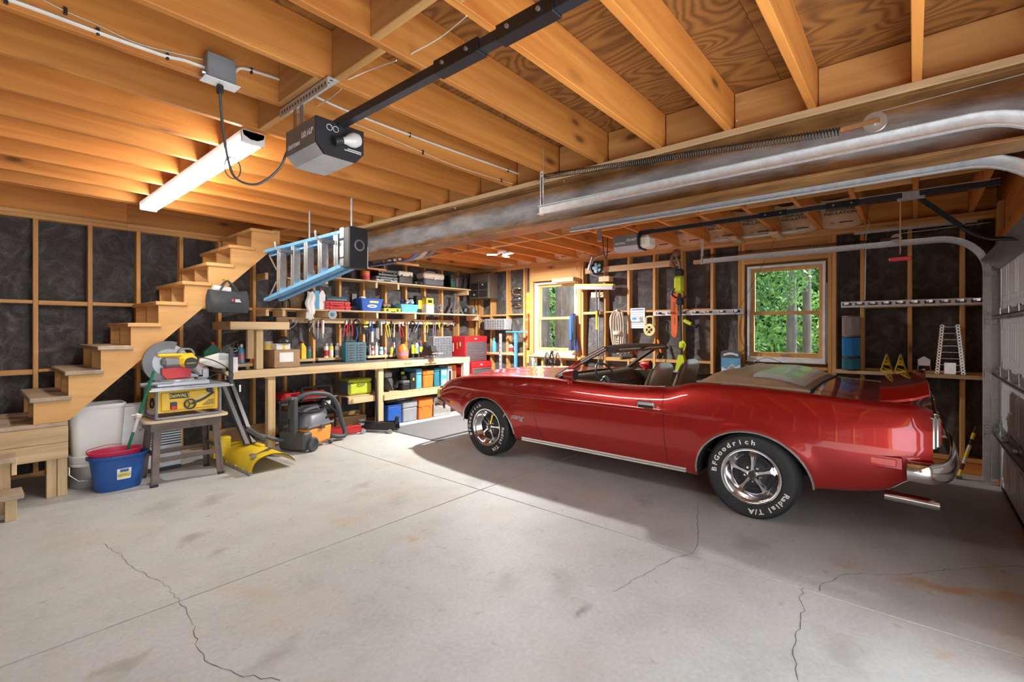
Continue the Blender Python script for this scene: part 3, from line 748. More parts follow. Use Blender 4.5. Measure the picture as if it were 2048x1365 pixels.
def half(y):
    zb, w, zs, zc, cr = f_zb(y), f_w(y), f_zs(y), f_zc(y), f_cr(y)
    zk = .752 if y < 3.9 else .752 + (y - 3.9) * .02; zk = min(zk, zs - .10); top = zs - zk; low = zk - zb
    P = [(0, zb + .03), (w - .25, zb + .02), (w - .13, zb), (w - .075, zb + .012), (w - .045, zb + .07 * low / .5), (w - .012, zb + .42 * low), (w, zb + .68 * low), (w - .001 - .012 * cr, zk - .05),
         (w - .002 - .013 * cr, zk - .018 - .012 * (1 - cr)), (w - .003 * (1 - cr) + .001 * cr, zk), (w - .003 - .005 * (1 - cr), zk + .006 + .04 * (1 - cr)), (w - .018 - .004 * (1 - cr), zk + (.34 + .10 * (1 - cr)) * top), (w - .045, zk + .72 * top), (w - .072, zk + .93 * top), (w - .10, zs), (w - .15, zs + .1 * (zc - zs)), (w * .62, zs + .62 * (zc - zs)), (w * .36, zs + .90 * (zc - zs)), (.14, zc), (0, zc)]
    return P
def smooth_prof(P):
    out = []; m = len(P)
    for i in range(m - 1):
        a, b, c, d = P[max(i - 1, 0)], P[i], P[i + 1], P[min(i + 2, m - 1)]
        n = 3
        for k in range(n):
            t = k / n; q = []
            for j in range(2): q.append(.5 * (2 * b[j] + (c[j] - a[j]) * t + (2 * a[j] - 5 * b[j] + 4 * c[j] - d[j]) * t * t + (3 * b[j] - a[j] - 3 * c[j] + d[j]) * t ** 3))
            out.append(tuple(q))
    out.append(P[-1]); return out
ys = list(np.linspace(-.09, .2, 9)) + list(np.linspace(.2, 4.3, 112))[1:] + list(np.linspace(4.3, 4.68, 13))[1:]
rings = []
for y in ys:
    h_ = smooth_prof(half(y)); ring = []
    for (p, z) in h_:
        x = p
        if z > .2 and p > .6:
            for ax in (AXR, AXF):
                r = math.hypot((y - ax) / .42, (z - .30) / .385); x += .016 * math.exp(-((r - 1.02) / .10) ** 2)
        if y > 2.95 and z > .8 and p < .5: z += .014 * max(0, 1 - (p / .42) ** 4) * min(1, (y - 2.95) / .3) * max(0, min(1, (4.5 - y) / .3))
        ring.append((x, z))
    full = [(-x, z) for x, z in ring] + [(x, z) for x, z in ring[-2:0:-1]]
    rings.append([(CC + x, y, z) for x, z in full])
N = len(rings[0]); mb = MB()
for r in rings: mb.v += r
for i in range(len(rings) - 1):
    for k in range(N): mb.f.append((i * N + k, i * N + (k + 1) % N, (i + 1) * N + (k + 1) % N, (i + 1) * N + k))
mb.f.append(tuple(range(N))); mb.f.append(tuple((len(rings) - 1) * N + k for k in range(N)))
me = mb.mesh('car_body', ['car_red', 'car_dark', 'dash_dark']); bo = link('car_body_tmp', me)
def cutter(mb, mat):
    o = link('cutter', mb.mesh('cutter', mat)); md = bo.modifiers.new('b', 'BOOLEAN'); md.operation = 'DIFFERENCE'; md.solver = 'EXACT'; md.object = o
    md.material_mode = 'TRANSFER'; return o
cut = []
for ax in (AXR, AXF):
    for s in (-1, 1):
        ang = [math.radians(a) for a in range(0, 181, 6)]; pl = [(ax + .408 * math.cos(a), .295 + .372 * math.sin(a)) for a in ang] + [(ax - .42, .1), (ax + .42, .1)]
        cut.append(cutter(MB().prism(pl, 'x', CC + s * .60, CC + s * 1.2), 'car_dark'))
pl = [(CC - .70, 1.50), (CC - .62, 1.30), (CC - .45, 1.22), (CC + .45, 1.22), (CC + .62, 1.30), (CC + .70, 1.50), (CC + .735, 2.2), (CC + .74, 2.66), (CC + .60, 2.84), (CC + .3, 2.93), (CC - .3, 2.93), (CC - .60, 2.84), (CC - .74, 2.66), (CC - .735, 2.2)]
cut.append(cutter(MB().prism(pl, 'z', .42, 1.4), 'dash_dark'))
dg = bpy.context.evaluated_depsgraph_get(); bme = bpy.data.meshes.new_from_object(bo.evaluated_get(dg))
for c in cut + [bo]: bpy.data.objects.remove(c)
bme.polygons.foreach_set('use_smooth', [True] * len(bme.polygons)); bme.set_sharp_from_angle(angle=math.radians(32))
from mathutils.bvhtree import BVHTree
bvh = BVHTree.FromPolygons([v.co for v in bme.vertices], [tuple(p.vertices) for p in bme.polygons])
def side(y, z, off=0.0, s=-1):
    h = bvh.ray_cast(Vector((CC - 2, y, z)), Vector((1, 0, 0)))
    x = h[0].x if h[0] is not None else CC - .9
    x -= off
    return Vector((x if s < 0 else 2 * CC - x, y, z))
def topz(x, y, off=0.0):
    h = bvh.ray_cast(Vector((x, y, 2)), Vector((0, 0, -1))); return Vector((x, y, (h[0].z if h[0] is not None else .9) + off))
car = thing('convertible_car', 'metallic red classic convertible car with chrome trim and tan seats', 'car', (CC, 2.35, 0))
# split the shell into panels, keeping the smooth normals of the whole
cn = [tuple(n.vector) for n in bme.corner_normals]
groups = {k: [] for k in ('body', 'hood', 'trunk_lid', 'door_l', 'door_r')}
for p in bme.polygons:
    c = p.center; lx = c.x - CC; k = 'body'
    if p.material_index == 0:
        if p.normal.z > .45 and abs(lx) < .70 and 3.03 < c.y < 4.47 and c.z > .7: k = 'hood'
        elif p.normal.z > .45 and abs(lx) < .66 and 0 < c.y < .56 and c.z > .8: k = 'trunk_lid'
        elif abs(lx) > .70 and c.z > .30 and 1.63 < c.y < 2.96 + .09 * math.sin(min(1, max(0, (c.z - .3) / .6)) * math.pi): k = 'door_l' if lx < 0 else 'door_r'
    groups[k].append(p.index)
for k, ids in groups.items():
    vm = {}; vs = []; fs = []; ns = []; mi = []
    for i in ids:
        p = bme.polygons[i]; f = []
        for li in p.loop_indices:
            vi = bme.loops[li].vertex_index
            if vi not in vm: vm[vi] = len(vs); co = bme.vertices[vi].co; vs.append((co.x - CC, co.y - 2.35, co.z))
            f.append(vm[vi]); ns.append(cn[li])
        fs.append(f); mi.append(p.material_index)
    nm = 'door' if k[:4] == 'door' else k
    me = bpy.data.meshes.new(nm); me.from_pydata(vs, [], fs)
    for m in ('car_red', 'car_dark', 'dash_dark'): me.materials.append(MATS[m])
    me.polygons.foreach_set('material_index', mi); me.polygons.foreach_set('use_smooth', [True] * len(fs)); me.normals_split_custom_set(ns); me.update()
    o = link(nm, me, car)
    if k == 'door_l': car_door = o
    if k == 'hood': car_hood = o
    if k == 'body': car_body = o
def W(mb, name, mat, par=None, **kw): return part(par or car, name, mb, mat, True, **kw)
# panel gaps
def gapline(pts, par, r=.0028, s=-1): W(MB().tube(pts, r, 5), 'panel_gap', 'gap', par)
for s in (-1, 1):
    L1 = [side(1.655 - .04 * (1 - k / 14), .30 + .615 * k / 14, -.0005, s) for k in range(15)]
    L2 = [side(2.94 + .10 * math.sin(math.pi * k / 16), .30 + .62 * k / 16, -.0005, s) for k in range(17)]
    gapline(L1, car_body); gapline(L2, car_body)
for s in (-1, 1):
    gapline([topz(CC + s * (.70 - .03 * (k / 20)), 3.03 + 1.42 * k / 20, -.0012) for k in range(21)], car_body, .003)
    gapline([topz(CC + s * .66, .02 + .54 * k / 10, -.0012) for k in range(11)], car_body, .003)
gapline([topz(CC - .66 + 1.32 * k / 20, .56, -.001) for k in range(21)], car_body, .003)
# bright mouldings: wheel lips, rocker, belt
for s in (-1, 1):
    for ax in (AXR, AXF):
        pts = []
        for a in range(-2, 183, 6):
            ar = math.radians(a); y, z = ax + .413 * math.cos(ar), .295 + .377 * math.sin(ar)
            q = side(y, max(z, f_zb(y) + .03), .002, s); q.z = max(z, f_zb(y) + .0); pts.append(q)
        W(MB().tube(pts, .0085, 6), 'wheel_lip_trim', 'trim_bright')
    rk = MB()
    prof = [(-.004, .0), (.008, .006), (.008, .020), (.004, .024), (.008, .028), (.008, .042), (-.004, .048)]
    vs = []; m = len(prof); n = 20
    for i in range(n + 1):
        y = 1.36 + (3.345 - 1.36) * i / n; b0 = side(y, .275, 0, s)
        for (o, z) in prof: vs.append((b0.x + s * o, y, .245 + z))
    rk.add(vs, [(i * m + k, (i + 1) * m + k, (i + 1) * m + k + 1, i * m + k + 1) for i in range(n) for k in range(m - 1)])
    W(rk, 'rocker_moulding', 'trim_bright', ang=20)
    W(MB().tube([topz(CC + s * .752, 1.70 + .95 * k / 16, .002) for k in range(17)], .0045, 6), 'belt_trim', 'trim_bright')
# door handle and lock
for s in (-1, 1):
    c = side(1.80, .785, .0, s); h = MB().bx(c, (.012, .165, .072), .004); dh = W(h, 'door_handle', 'chrome', car_door if s < 0 else None)
    W(MB().bx(c + Vector((s * .006, 0, -.012)), (.004, .14, .026), .002), 'handle_recess', 'car_dark', dh)
    W(MB().bx(c + Vector((s * .010, 0, .014)), (.010, .145, .026), .004), 'handle_flap', 'galv_light', dh)
    c = side(1.685, .778, 0, s); W(MB().cyl(c - Vector((s * .004, 0, 0)), c + Vector((s * .006, 0, 0)), .014, n=16), 'door_lock', 'chrome', car_door if s < 0 else None)
# script emblem, marker lamps
c = side(3.33, .505, .002); text(car_body, 'script_emblem', 'Mustang', .075, c - Vector((CC, 2.35, 0)), (0, -1, .0), (0, 0, 1), 'galv_light', ext=.002, shear=.45, sx=1.15)
for s in (-1, 1):
    c = side(.155, .585, 0, s); W(MB().bx(c, (.012, .20, .080), .006, rz=s * .04), 'marker_bezel', 'car_red'); W(MB().bx(c + Vector((s * .004, 0, 0)), (.012, .135, .048), .004, rz=s * .04), 'side_marker', 'lens_red')
    c = side(4.34, .545, 0, s); W(MB().bx(c, (.012, .105, .042), .004, rz=-s * .12), 'side_marker', 'lens_amber')
# nose: grille, lamps, bumper
W(MB().box(CC - .70, 4.676, .535, CC + .70, 4.684, .685, .004), 'grille', 'car_dark')
gr = MB()
for k in range(9): W(MB().box(CC - .66, 4.684, .548 + k * .015, CC + .66, 4.690, .551 + k * .015), 'grille_bar', 'trim_bright')
for s in (-1, 1):
    M = Matrix.Rotation(-math.pi / 2, 4, 'X')
    W(MB().lathe([(.098, -.01), (.098, .012), (.085, .018), (.082, .006)], (CC + s * .56, 4.685, .612), 24, M), 'headlight_bezel', 'chrome')
    W(MB().lathe([(.083, .0), (.06, .018), (.03, .026), (.0, .028)], (CC + s * .56, 4.685, .612), 20, M), 'headlight', 'glass')
    pts = [side(4.655, .52 + .21 * k / 8, .0, s) + Vector((s * .004, .012 + .0 * k, 0)) for k in range(9)]
    W(MB().tube([p + Vector((0, .014, 0)) for p in pts], .012, 8), 'fender_edge_trim', 'chrome')
    W(MB().bx((CC + s * .805, 4.662, .635), (.09, .07, .12), .015), 'parking_lamp', 'lens_yellow')
bp = cat_rom([(CC - .885, 4.50, .50), (CC - .875, 4.63, .50), (CC - .80, 4.715, .50), (CC - .4, 4.755, .50), (CC, 4.765, .50), (CC + .4, 4.755, .50), (CC + .80, 4.715, .50), (CC + .875, 4.63, .50), (CC + .885, 4.50, .50)], 5)
def blade(path, prof, name, mat):
    vs = []; m = len(prof); n = len(path); z0 = Vector((0, 0, 1))
    for i, p in enumerate(path):
        t = (path[min(i + 1, n - 1)] - path[max(i - 1, 0)]); t.z = 0; t.normalize(); o = t.cross(z0)
        for (a, z) in prof: vs.append(p + o * a + z0 * z)
    return W(MB().add(vs, [(i * m + k, (i + 1) * m + k, (i + 1) * m + (k + 1) % m, i * m + (k + 1) % m) for i in range(n - 1) for k in range(m)] + [tuple(range(m)), tuple((n - 1) * m + k for k in range(m))]), name, mat, ang=50)
bprof = [(0, -.045), (-.018, -.038), (-.030, -.018), (-.033, .01), (-.026, .032), (-.010, .045), (.004, .045), (.004, -.045)]
blade(bp, bprof, 'front_bumper', 'chrome')
# tail: panel, lamps, bumper, exhaust
W(MB().box(CC - .74, -.106, .66, CC + .74, -.088, .90, .006), 'tail_panel', 'car_dark')
W(MB().box(CC - .76, -.112, .895, CC + .76, -.086, .908, .004), 'tail_trim', 'chrome')
for s in (-1, 1):
    for k in range(3):
        x = CC + s * (.40 + .15 * k); f = W(MB().box(x - .068, -.128, .685, x + .068, -.092, .885, .01), 'tail_lamp_bezel', 'chrome')
        W(MB().box(x - .054, -.134, .70, x + .054, -.12, .87, .008), 'tail_lamp', 'lens_red', f)
    W(MB().bx((CC + s * .80, -.085, .79), (.06, .05, .22), .012), 'tail_corner_trim', 'chrome')
rp = cat_rom([(CC - .905, .03, .545), (CC - .912, -.03, .545), (CC - .89, -.105, .545), (CC - .78, -.165, .555), (CC - .4, -.195, .56), (CC, -.20, .56), (CC + .4, -.195, .56), (CC + .78, -.165, .555), (CC + .89, -.105, .545), (CC + .912, -.03, .545), (CC + .905, .03, .545)], 5)
blade([Vector(p) for p in rp], [(0, -.066), (.020, -.055), (.034, -.026), (.038, .01), (.030, .045), (.012, .066), (-.006, .066), (-.006, -.066)], 'rear_bumper', 'chrome')
for s in (-1, 1):
    W(MB().tube([(CC + s * .60, .16, .285), (CC + s * .60, -.13, .275)], .036, 14), 'exhaust_tip', 'chrome')
# rear spoiler on two pedestals
sp = MB(); vs = []; n = 28
for i in range(n + 1):
    k = -1 + 2 * i / n; x = CC + k * .775; dr = .0 if abs(k) < .86 else -.078 * ((abs(k) - .86) / .14) ** 1.3
    for (y, z) in ((.20, 1.045), (.13, 1.052), (.02, 1.078), (-.055, 1.108), (-.058, 1.100), (.02, 1.062), (.13, 1.034), (.19, 1.030)): vs.append((x, y + .02 * k * k * -1, z + dr))
sp.add(vs, [(i * 8 + a, (i + 1) * 8 + a, (i + 1) * 8 + (a + 1) % 8, i * 8 + (a + 1) % 8) for i in range(n) for a in range(8)] + [tuple(range(8)), tuple(n * 8 + a for a in range(8))])
spo = W(sp, 'rear_spoiler', 'car_red', ang=40)
for s in (-1, 1): W(MB().bx((CC + s * .50, .08, 1.01), (.05, .16, .09), .012), 'spoiler_pedestal', 'car_red', spo)
# ---- wheels
def arc_letters(par, name, txt, r, a0, a1, x, size, mat, s):
    """raised letters around a tyre, tops outward; angles clockwise as seen from outside"""
    mbm = bmesh.new(); n = len(txt)
    for i, ch in enumerate(txt):
        if ch == ' ': continue
        a = math.radians(a0 + (a1 - a0) * i / (n - 1)); cu = bpy.data.curves.new('t', 'FONT'); cu.body = ch; cu.size = size; cu.align_x = 'CENTER'; cu.align_y = 'CENTER'; cu.extrude = .0012; cu.offset = .0012; cu.resolution_u = 2
        t = bpy.data.objects.new('t', cu); COL.objects.link(t); me = bpy.data.meshes.new_from_object(t.evaluated_get(bpy.context.evaluated_depsgraph_get())); bpy.data.objects.remove(t); bpy.data.curves.remove(cu)
        up = Vector((0, -s * math.cos(a) * -1, math.sin(a))) if False else Vector((0, s * math.cos(a), math.sin(a))); nrm = Vector((s, 0, 0)); X = up.cross(nrm)
        M = Matrix((X * 1.15, up, nrm)).transposed().to_4x4(); M.translation = Vector((x, 0, 0)) + up * r; me.transform(M); mbm.from_mesh(me); bpy.data.meshes.remove(me)
    me = bpy.data.meshes.new(name); mbm.to_mesh(me); mbm.free(); me.materials.append(MATS[mat]); o = link(name, me, par); o['kind'] = 'stuff'; return o
def wheel(s, ay, rot, steer=0):
    xo = .925; c = Vector((CC + s * .0, ay, TR)); hw = .112
    M = Matrix.Rotation(math.pi / 2, 4, 'Y') if s > 0 else Matrix.Rotation(-math.pi / 2, 4, 'Y')
    xc = s * (xo - hw)                                   # tyre centre relative to car centre
    org = Vector((CC + xc, ay, TR))
    wh = link('wheel', None, car, (xc, ay - 2.35, TR)); wh.empty_display_size = .05
    # lathe profile in (radius, outward)
    tp = [(.205, -.085), (.225, -.105), (.27, -.112), (.30, -.106), (.317, -.088)]
    for k in range(5):
        z0 = -.085 + k * .036; tp += [(TR, z0), (TR, z0 + .026), (TR - .007, z0 + .028), (TR - .007, z0 + .034)]
    tp += [(TR, .084), (.318, .092), (.302, .106), (.27, .112), (.225, .106), (.205, .085)]
    ty = part(wh, 'tyre', MB().lathe(tp, n=56, M=M), 'tire', ang=30)
    arc_letters(ty, 'tyre_lettering', 'BFGoodrich', .262, 178 + rot, 85 + rot, s * .1125, .052, 'tire_letter', s)
    arc_letters(ty, 'tyre_lettering', 'Radial T/A', .262, -22 + rot, -88 + rot, s * .1125, .052, 'tire_letter', s)
    rp_ = [(.206, .086), (.216, .100), (.214, .106), (.204, .104), (.198, .092), (.190, .088), (.186, .078), (.172, .060), (.158, .030), (.150, .022), (.150, .016)]
    rim = part(wh, 'rim', MB().lathe(rp_, n=48, M=M), 'chrome', ang=40)
    part(wh, 'rim_centre', MB().lathe([(.0, .012), (.06, .016), (.10, .010), (.152, .004), (.152, -.02)], n=36, M=M), 'rim_dark')
    for k in range(5):
        a = math.radians(90 + 72 * k + rot * .6); d = Vector((0, math.cos(a), math.sin(a))); q = Vector((0, -math.sin(a), math.cos(a)))
        def P(r, w, o): return d * r + q * w + Vector((s * o, 0, 0))
        vs = [P(.03, -.012, .046), P(.03, .012, .046), P(.09, .0075, .042), P(.09, -.0075, .042), P(.135, .013, .040), P(.135, -.013, .040), P(.153, .032, .030), P(.153, -.032, .030)]
        vs += [v - Vector((s * .034, 0, 0)) + (q * (.006 if i in (1, 2, 4, 6) else -.006)) for i, v in enumerate(vs)]
        fs = [(0, 1, 2, 3), (3, 2, 4, 5), (5, 4, 6, 7), (1, 9, 10, 2), (2, 10, 12, 4), (4, 12, 14, 6), (0, 3, 11, 8), (3, 5, 13, 11), (5, 7, 15, 13), (6, 14, 15, 7), (0, 8, 9, 1)]
        part(rim, 'spoke', MB().add(vs, fs), 'chrome', ang=25)
        a2 = a + math.radians(36); d2 = Vector((0, math.cos(a2), math.sin(a2)))
        part(rim, 'lug_nut', MB().tube([d2 * .057 + Vector((s * .012, 0, 0)), d2 * .057 + Vector((s * .036, 0, 0)), d2 * .057 + Vector((s * .042, 0, 0))], [.011, .010, .004], 8), 'chrome')
        vs = []
        for o in (.014, .020):
            for j in range(7):
                b = a + math.radians(16 + 40 * j / 6); vs += [Vector((s * o, math.cos(b) * .105, math.sin(b) * .105)), Vector((s * o, math.cos(b) * .132, math.sin(b) * .132))]
        part(rim, 'vent_slot', MB().add(vs[14:], [(2 * j, 2 * j + 1, 2 * j + 3, 2 * j + 2) for j in range(6)]), 'car_dark')
    part(rim, 'hub_cap', MB().lathe([(.036, .030), (.036, .052), (.030, .058), (.026, .052), (.0, .055)], n=24, M=M), 'chrome')
    part(rim, 'hub_emblem', MB().lathe([(.025, .0535), (.012, .0565), (.0, .0568)], n=16, M=M), 'rim_dark')
    return wh
wheel(-1, AXR, 0); wheel(-1, AXF, 26); wheel(1, AXR, 40); wheel(1, AXF, 80)
# ---- cabin
W(MB().prism([(CC - .73, 1.30), (CC + .73, 1.30), (CC + .73, 2.90), (CC - .73, 2.90)], 'z', .421, .44), 'carpet', 'dash_dark')
def seat(x, y):
    st = W(MB().bx((x, y + .26, .56), (.50, .52, .16), .06), 'front_seat', 'seat_vinyl')
    def fn(a, b):
        ang = 2 * math.pi * a; h_ = b; w = .255 * (1 - .10 * h_ ** 2); tk = .085 * (1 - .45 * h_)
        if h_ > .82: k = math.sqrt(max(0, 1 - ((h_ - .82) / .18) ** 2)); w *= .55 + .45 * k; tk *= k
        cx_, sx_ = math.cos(ang), math.sin(ang); e = .5
        return (x + w * math.copysign(abs(cx_) ** e, cx_), y + .04 - .20 * h_ + tk * math.copysign(abs(sx_) ** .7, sx_), .48 + .65 * h_)
    sb = W(MB().grid(fn, 36, 18), 'seat_back', 'seat_vinyl', st, ang=60)
    pts = [fn(.0, b) for b in np.linspace(.1, .97, 14)] + [fn(.5, b) for b in np.linspace(.97, .1, 14)]
    W(MB().tube([Vector(p) + Vector((0, 0, .002)) for p in pts], .006, 6), 'piping', 'black_plastic', sb)
seat(CC - .38, 2.02); seat(CC + .38, 2.02)
rb = W(MB().bx((CC, 1.50, .60), (1.10, .36, .22), .06), 'rear_bench', 'seat_vinyl'); W(MB().bx((CC, 1.33, .80), (1.10, .14, .36), .05, rx=.2), 'bench_back', 'seat_vinyl', rb)
W(MB().bx((CC, 2.25, .55), (.20, 1.1, .20), .03), 'console', 'dash_dark')
# dash pad, column, wheel
def dfn(a, b):
    x = CC - .735 + 1.47 * a; th = math.pi * b * .75; return (x, 2.90 - .33 * b - .02 * math.cos(math.pi * (a - .5)), .948 - .10 * max(0, b - .55) / .45 * 1.6 + .018 * math.sin(math.pi * min(1, b * 1.5)))
W(MB().grid(dfn, 16, 10), 'dash_pad', 'dash_dark', ang=60)
W(MB().box(CC - .72, 2.60, .66, CC + .72, 2.66, .87, .02), 'dash_panel', 'dash_dark')
wc = Vector((CC - .40, 2.47, .935)); nrm = Vector((0, -.86, .50)); q = Vector((0, .50, .86)); R_ = .185
pts = [wc + Vector((1, 0, 0)) * R_ * math.cos(a) + q * R_ * math.sin(a) for a in np.linspace(0, 2 * math.pi, 32, endpoint=False)]
sw = W(MB().tube(pts, .011, 8, closed=True), 'steering_wheel', 'black_plastic')
for a in (-20, 200, 270):
    a = math.radians(a); W(MB().bar(wc - nrm * .03, wc + Vector((1, 0, 0)) * R_ * math.cos(a) + q * R_ * math.sin(a), .024, .006), 'wheel_spoke', 'trim_bright', sw)
W(MB().cyl(wc - nrm * .035, wc - nrm * .005, .04, n=16), 'horn_button', 'black_plastic', sw); W(MB().cyl(wc - nrm * .03, wc - nrm * .30, .022, n=12), 'steering_column', 'dash_dark')
# windscreen
TL, TRr = Vector((CC - .665, 2.345, 1.262)), Vector((CC + .665, 2.345, 1.262))
def glassf(a, b, o=0):
    k = 2 * a - 1; yb = 2.985 - .15 * k * k; zb_ = .955 + .004 * (1 - k * k); yt = 2.425 - .08 * k * k; zt = 1.275 - .013 * k * k
    return Vector((CC + k * (.775 * (1 - b) + .655 * b), yb * (1 - b) + yt * b, zb_ * (1 - b) + zt * b + .010 * math.sin(math.pi * b)))
ws = W(MB().grid(lambda a, b: glassf(a, b), 20, 8), 'windscreen', 'glass', fix=False, ang=80)
for a, s in ((0, -1), (1, 1)):
    pts = [glassf(a, b) for b in np.linspace(-.03, 1.0, 10)]
    W(MB().tube(pts, .024, 8), 'pillar', 'dash_dark', ws); W(MB().tube([p + Vector((s * .017, .008, .014)) for p in pts], .014, 6), 'pillar_trim', 'chrome', ws); W(MB().tube([p + Vector((s * .022, -.012, -.004)) for p in pts], .009, 6), 'pillar_trim', 'trim_bright', ws)
hd = MB(); vs = []; n = 20
for i in range(n + 1):
    p = glassf(i / n, 1.0)
    for (dy, dz) in ((.035, -.014), (.014, .020), (-.045, .016), (-.115, -.022), (-.10, -.044), (-.02, -.034)): vs.append(p + Vector((0, dy, dz)))
hd.add(vs, [(i * 6 + a, (i + 1) * 6 + a, (i + 1) * 6 + (a + 1) % 6, i * 6 + (a + 1) % 6) for i in range(n) for a in range(6)] + [tuple(range(6)), tuple(n * 6 + a for a in range(6))])
W(hd, 'header_rail', 'dash_dark', ws, ang=50)
W(MB().tube([glassf(i / 20, 1.0) + Vector((0, .028, .008)) for i in range(21)], .008, 6), 'header_trim', 'chrome', ws)
for s in (-1, 1): W(MB().bx((CC + s * .33, 2.30, 1.235), (.42, .16, .018), .006, rx=-.25), 'sun_visor', 'seat_vinyl', ws)
W(MB().tube([glassf(i / 20, -.015) + Vector((0, .006, .004)) for i in range(21)], .011, 6), 'cowl_trim', 'chrome')
rm = W(MB().bx((CC, 2.46, 1.15), (.26, .03, .065), .012), 'rear_view_mirror', 'tan_trim', ws); W(MB().bx((CC, 2.443, 1.15), (.24, .003, .052), .001), 'mirror_glass', 'chrome', rm); W(MB().tube([(CC, 2.47, 1.16), (CC, 2.46, 1.245)], .006, 6), 'mirror_stem', 'chrome', rm)
# wing mirrors
for s in (-1, 1):
    x = CC + s * .90; mm = W(MB().lathe([(0, -.13), (.022, -.12), (.046, -.075), (.056, -.02), (.058, .02), (.052, .024)], (x - s * .02, 2.585, 1.0), 20, Matrix.Rotation(math.pi / 2, 4, 'X')), 'wing_mirror', 'car_red')
    W(MB().cyl((x - s * .02, 2.566, 1.0), (x - s * .02, 2.560, 1.0), .053, n=20), 'mirror_glass', 'car_dark', mm); W(MB().tube([(x - s * .02, 2.62, .955), (x - s * .045, 2.64, .91)], [.024, .030], 10), 'mirror_foot', 'car_red', mm)
# folded top under its boot
def bfn(a, b):
    k = 2 * a - 1; x = CC + k * .80; y = 1.40 - .82 * b + (.0 if b > .3 else -.10 * (1 - abs(k)) * (1 - b / .3))
    edge = min(1, (1 - abs(k)) / .22) ; eb = min(1, b / .18) * min(1, (1 - b) / .40)
    z0 = topz(x, max(.62, min(1.2, y))).z if False else 1.0
    hump = .075 * math.sin(math.pi / 2 * max(0, edge)) * math.sin(math.pi / 2 * max(0, eb)) + .004 * math.sin(9 * k) * eb
    zb_ = f_zs(max(y, .5)) + (f_zc(max(y, .9) if y < 1.2 else .9) - f_zs(.9)) * (1 - k * k)
    return (x, y, zb_ + .012 + hump)
bt = W(MB().grid(bfn, 30, 22), 'folded_top_boot', 'boot_vinyl', ang=80, fix=False)
W(MB().tube([Vector(bfn(0, b)) + Vector((0, 0, .0)) for b in np.linspace(0, 1, 16)], .011, 6), 'boot_binding', 'boot_vinyl', bt)
W(MB().tube([Vector(bfn(a, 1)) for a in np.linspace(0, 1, 24)], .010, 6), 'boot_binding', 'black_rubber', bt)
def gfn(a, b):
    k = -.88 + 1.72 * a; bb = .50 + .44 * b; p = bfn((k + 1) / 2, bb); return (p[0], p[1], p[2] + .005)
W(MB().grid(gfn, 20, 10), 'boot_sheen_panel', 'boot_sheen', bt, ang=80, fix=False)  # window-light reflection on the boot, put in as a pale glossy panel
# ================================================================ things on and under the ceiling
mk('box_grey', (.30, .31, .32), .45, .3); mk('cable_grey', (.10, .10, .105), .5); mk('cable_thin', (.60, .50, .36), .5)
jb = thing('outlet_box', 'grey ceiling junction box with white outlet cover', 'outlet', (.79, 2.475, 2.60))
part(jb, 'box_body', MB().box(-.06, -.03, .004, .06, .033, .125, .004), 'box_grey'); part(jb, 'cover_plate', MB().box(-.075, -.045, 0, .075, .034, .005, .002), 'white_paint')
part(jb, 'clamp', MB().cyl((-.075, 0, .03), (-.055, 0, .03), .012, n=8), 'galv')
pc = thing('power_cord', 'black power cord looping from ceiling outlet to nearest opener', 'cord', (.79, 2.48, 2.56))
path = cat_rom([(.79, 2.475, 2.57), (.80, 2.475, 2.42), (.82, 2.46, 2.25), (.85, 2.44, 2.165), (.92, 2.38, 2.145), (.99, 2.31, 2.22), (1.02, 2.285, 2.31), (1.06, 2.262, 2.335)], 8)
part(pc, 'cable', MB().tube(path, .006, 6), 'cable_grey', True); part(pc, 'plug', MB().bx((.79, 2.475, 2.578), (.026, .028, .044), .006), 'black_plastic', True)
part(pc, 'cable_loop', MB().tube([(.835 + .035 * math.cos(a), 2.45, 2.215 + .05 * math.sin(a)) for a in np.linspace(0, 6.28, 18)], .003, 5), 'cable_grey', True)
def cable(label, pts, r=.0045, mat='cable_white', clips=()):
    t = thing('ceiling_cable', label, 'cable', pts[0]); p = cat_rom(pts, 6)
    part(t, 'sheath', MB().tube(p, r, 6), mat, True)
    for c in clips: part(t, 'staple', MB().bx(c, (.012, .012, .03), .003), 'black_plastic', True)
yj = YJ[7] - .019 if False else 2.5265 - .019 - .008
P = lambda u, v: on_y(u, v, yj)
cable('thick white cable stapled along joist left of outlet box', [P(2, -6), P(60, 14), P(200, 66), P(290, 98), P(335, 113), P(370, 121), (.735, 2.49, 2.66)], .008, clips=(P(12, 0), P(196, 63), P(335, 113)))
cable('pair of thin wires drooping above the thick white cable', [P(80, -4), P(130, 22), P(200, 52), P(270, 85), P(340, 104), P(410, 120)], .0025, 'cable_thin', clips=(P(131, 22),))
cable('white cable running right from the outlet box toward the beam', [(.85, 2.49, 2.67), P(480, 137), P(515, 145), P(580, 168), P(690, 220), P(860, 285), P(1040, 349)], .007, clips=(P(503, 142), P(820, 270), P(1016, 341)))
cable('thin tan wire along joist below the white cable, near the beam', [P(700, 244), P(760, 268), P(846, 305), P(920, 335), P(1000, 360), P(1040, 373)], .003, 'cable_thin', clips=(P(846, 305), P(1003, 361)))
cable('twin thin wires crossing two joists left of the dark opener rail', [on_y(697, 159, 2.085), on_y(745, 138, 1.95), on_y(793, 121, 1.70)], .003)
cable('twin thin wires crossing joists above the rail splice', [on_y(822, 108, 1.66), on_y(880, 75, 1.5), on_y(933, 32, 1.27)], .003)
cable('short thin wires crossing behind the perforated opener bracket', [on_y(634, 212, 2.50), on_y(658, 198, 2.35), on_y(683, 178, 2.13)], .003)
cable('grey cable bent along the side of joist near the top right', [on_y(1556, 2, .80), on_y(1590, 90, .80), on_y(1605, 140, .80), on_y(1625, 190, .805), (2.99, .80, 2.69)], .006)
